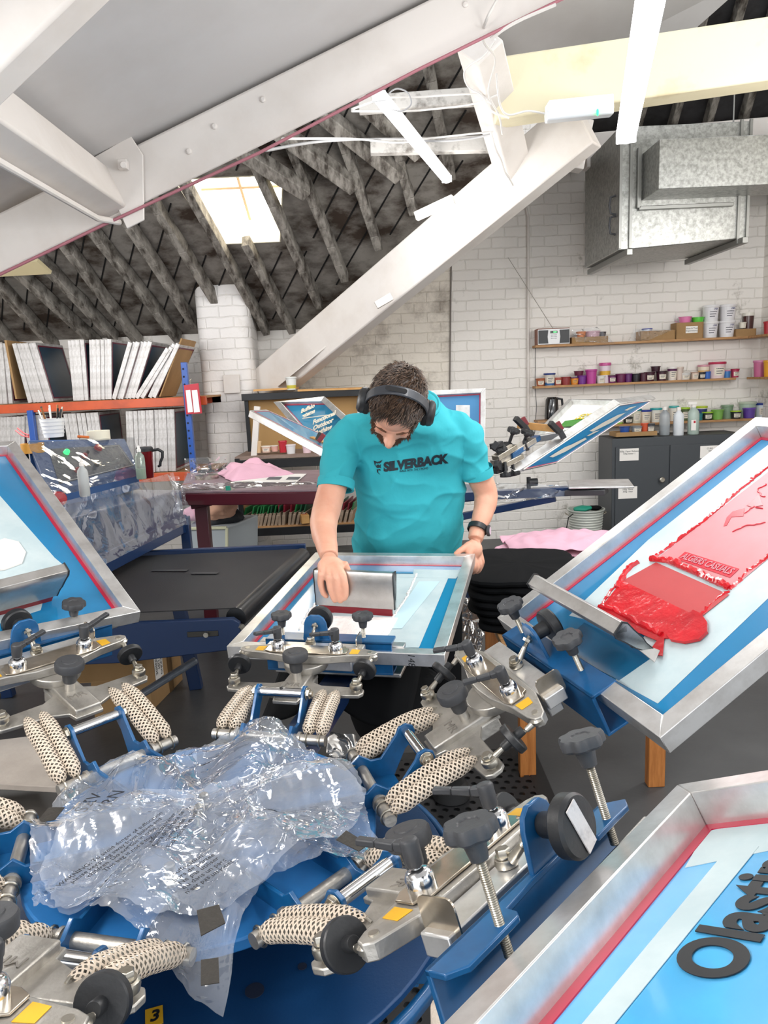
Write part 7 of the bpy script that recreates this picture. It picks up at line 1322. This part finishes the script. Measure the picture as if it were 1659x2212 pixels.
wrap('chest_small_lettering', 'WALK WITH THE STRONG', .012, (863, 1020.5), (925, 1013.5), mNAVY, 1.35, .0001, .1)
U = .0023
emb = [[(0, 22), (3, 18), (8, 14), (14, 15), (22, 22), (14, 19), (8, 18), (5, 20)], [(0, 22), (1, 12), (4, 6), (3, 12), (5, 16)], [(5, 10), (10, 12), (12, 9), (16, 12), (15, 6), (16, 2), (12, 4), (8, 3), (5, 5), (4, 8)], [(5, 1), (8, 0), (12, 1), (15, -2), (12, -4), (11, -1), (8, -3), (8, -8), (13, -13), (9, -11), (5, -6)], [(14, 17), (20, 21), (18, 17), (13, 13)]]
wrap('gorilla_emblem', '', 1, (809, 1013), (829, 1011), mNAVY, 1, poly=[[(x*U*.62, (y-2)*U*.62) for x, y in P] for P in emb])
# trousers and shoes
tr = MB()
tr.loft([ringp(775, 990, 1180, 2.88, .12), ringp(770, 995, 1260, 2.90, .135), ringp(772, 995, 1330, 2.90, .13)])
for s, x in ((1, -.03), (-1, .19)):
    chain(tr, [(V((x, 2.9, .98)), .10), (V((x-.02*s, 2.88, .75)), .088), (V((x-.03*s, 2.86, .50)), .068), (V((x-.03*s, 2.9, .28)), .06), (V((x-.03*s, 2.9, .09)), .052)], 22, 5)
me = remesh(tr, .009, 4); linkmesh('trousers', me, mat('black_cotton', '#0c0d0f'), man)
for s, x in ((1, -.06), (-1, .22)):
    m_ = MB(); m_.ell(V((x, 2.83, .05)), (.052, .14, .05), n=22, k=12); m_.box(V((x, 2.83, .012)), (.10, .27, .024)); m_.build('shoe', mBLK, man, world=True, bevel=.004)
# --- headphones
hpn = thing('headphones', 'black over-ear headphones worn over the head of the man', 'headphones', HM)
band = MB(); P = []
for i in range(33):
    t = pi*i/32; P.append((.0895*cos(t), .012+.0*t, .004+.112*sin(t)))
w_ = []
for x, y, z in P: w_.append([V((x*k1, y+dy, .004+(z-.004)*k1)) for k1, dy in ((1, -.015), (1, .015), (1.05, .013), (1.05, -.013))])
band.loft(w_); band.build('headband', mat('headband_grey', '#33363c', .4, coat=.2), hpn, bevel=.002)
mb = MB(); mb.prism(rr(.062, .013, .006), 0, .001, frm(V((-.012, .012, .1223)), V((1, 0, 0)), V((0, 1, 0)))); mb.build('glossy_inlay', mat('gloss_black', '#0e0e10'), hpn)
for s in (1, -1):
    mb = MB(); o = V((s*.083, .004, -.022)); mb.lathe([(.026, -.006), (.038, -.004), (.040, .004), (.038, .012)], o, (s, 0, .08), 30); mb.build('ear_pad', mat('pad_black', '#151517', .8), hpn)
    mb = MB(); mb.lathe([(.038, .012), (.0395, .016), (.037, .026), (.028, .033), (0, .035)], o, (s, 0, .08), 30); mb.build('ear_cup', mBLK, hpn)
    mb = MB(); mb.bar(V((s*.092, .012, .01)), V((s*.108, .006, -.02)), .022, .006, up=(1, 0, 0)); mb.build('yoke', mCHROME if s < 0 else mBLKG, hpn, bevel=.001)
# --- watch
a = Yp(1034, 1134, 2.665); b = Yp(1029, 1150, 2.645); wt = thing('wristwatch', 'black sports watch on the left wrist of the man', 'watch', a.lerp(b, .5))
mb = MB(); d_ = (b-a).normalized(); mb.lathe([(.0335, -.011), (.0355, -.009), (.0355, .009), (.0335, .011)], a.lerp(b, .5), d_, 34, cap=False); mb.build('strap', mBLK, wt, world=True, solid=.003)
cw = a.lerp(b, .55)+V((.034, -.012, -.005)); mb = MB(); mb.lathe([(.019, 0), (.021, .003), (.021, .009), (.018, .011), (0, .011)], cw, V((.94, -.34, 0)), 28); mb.build('case', mBLKG, wt, world=True)
mb = MB(); mb.lathe([(.015, .0112), (.015, .0118)], cw, V((.94, -.34, 0)), 24); mb.build('dial', mat('dial_pale', '#c8b8c4', .2), wt, world=True)
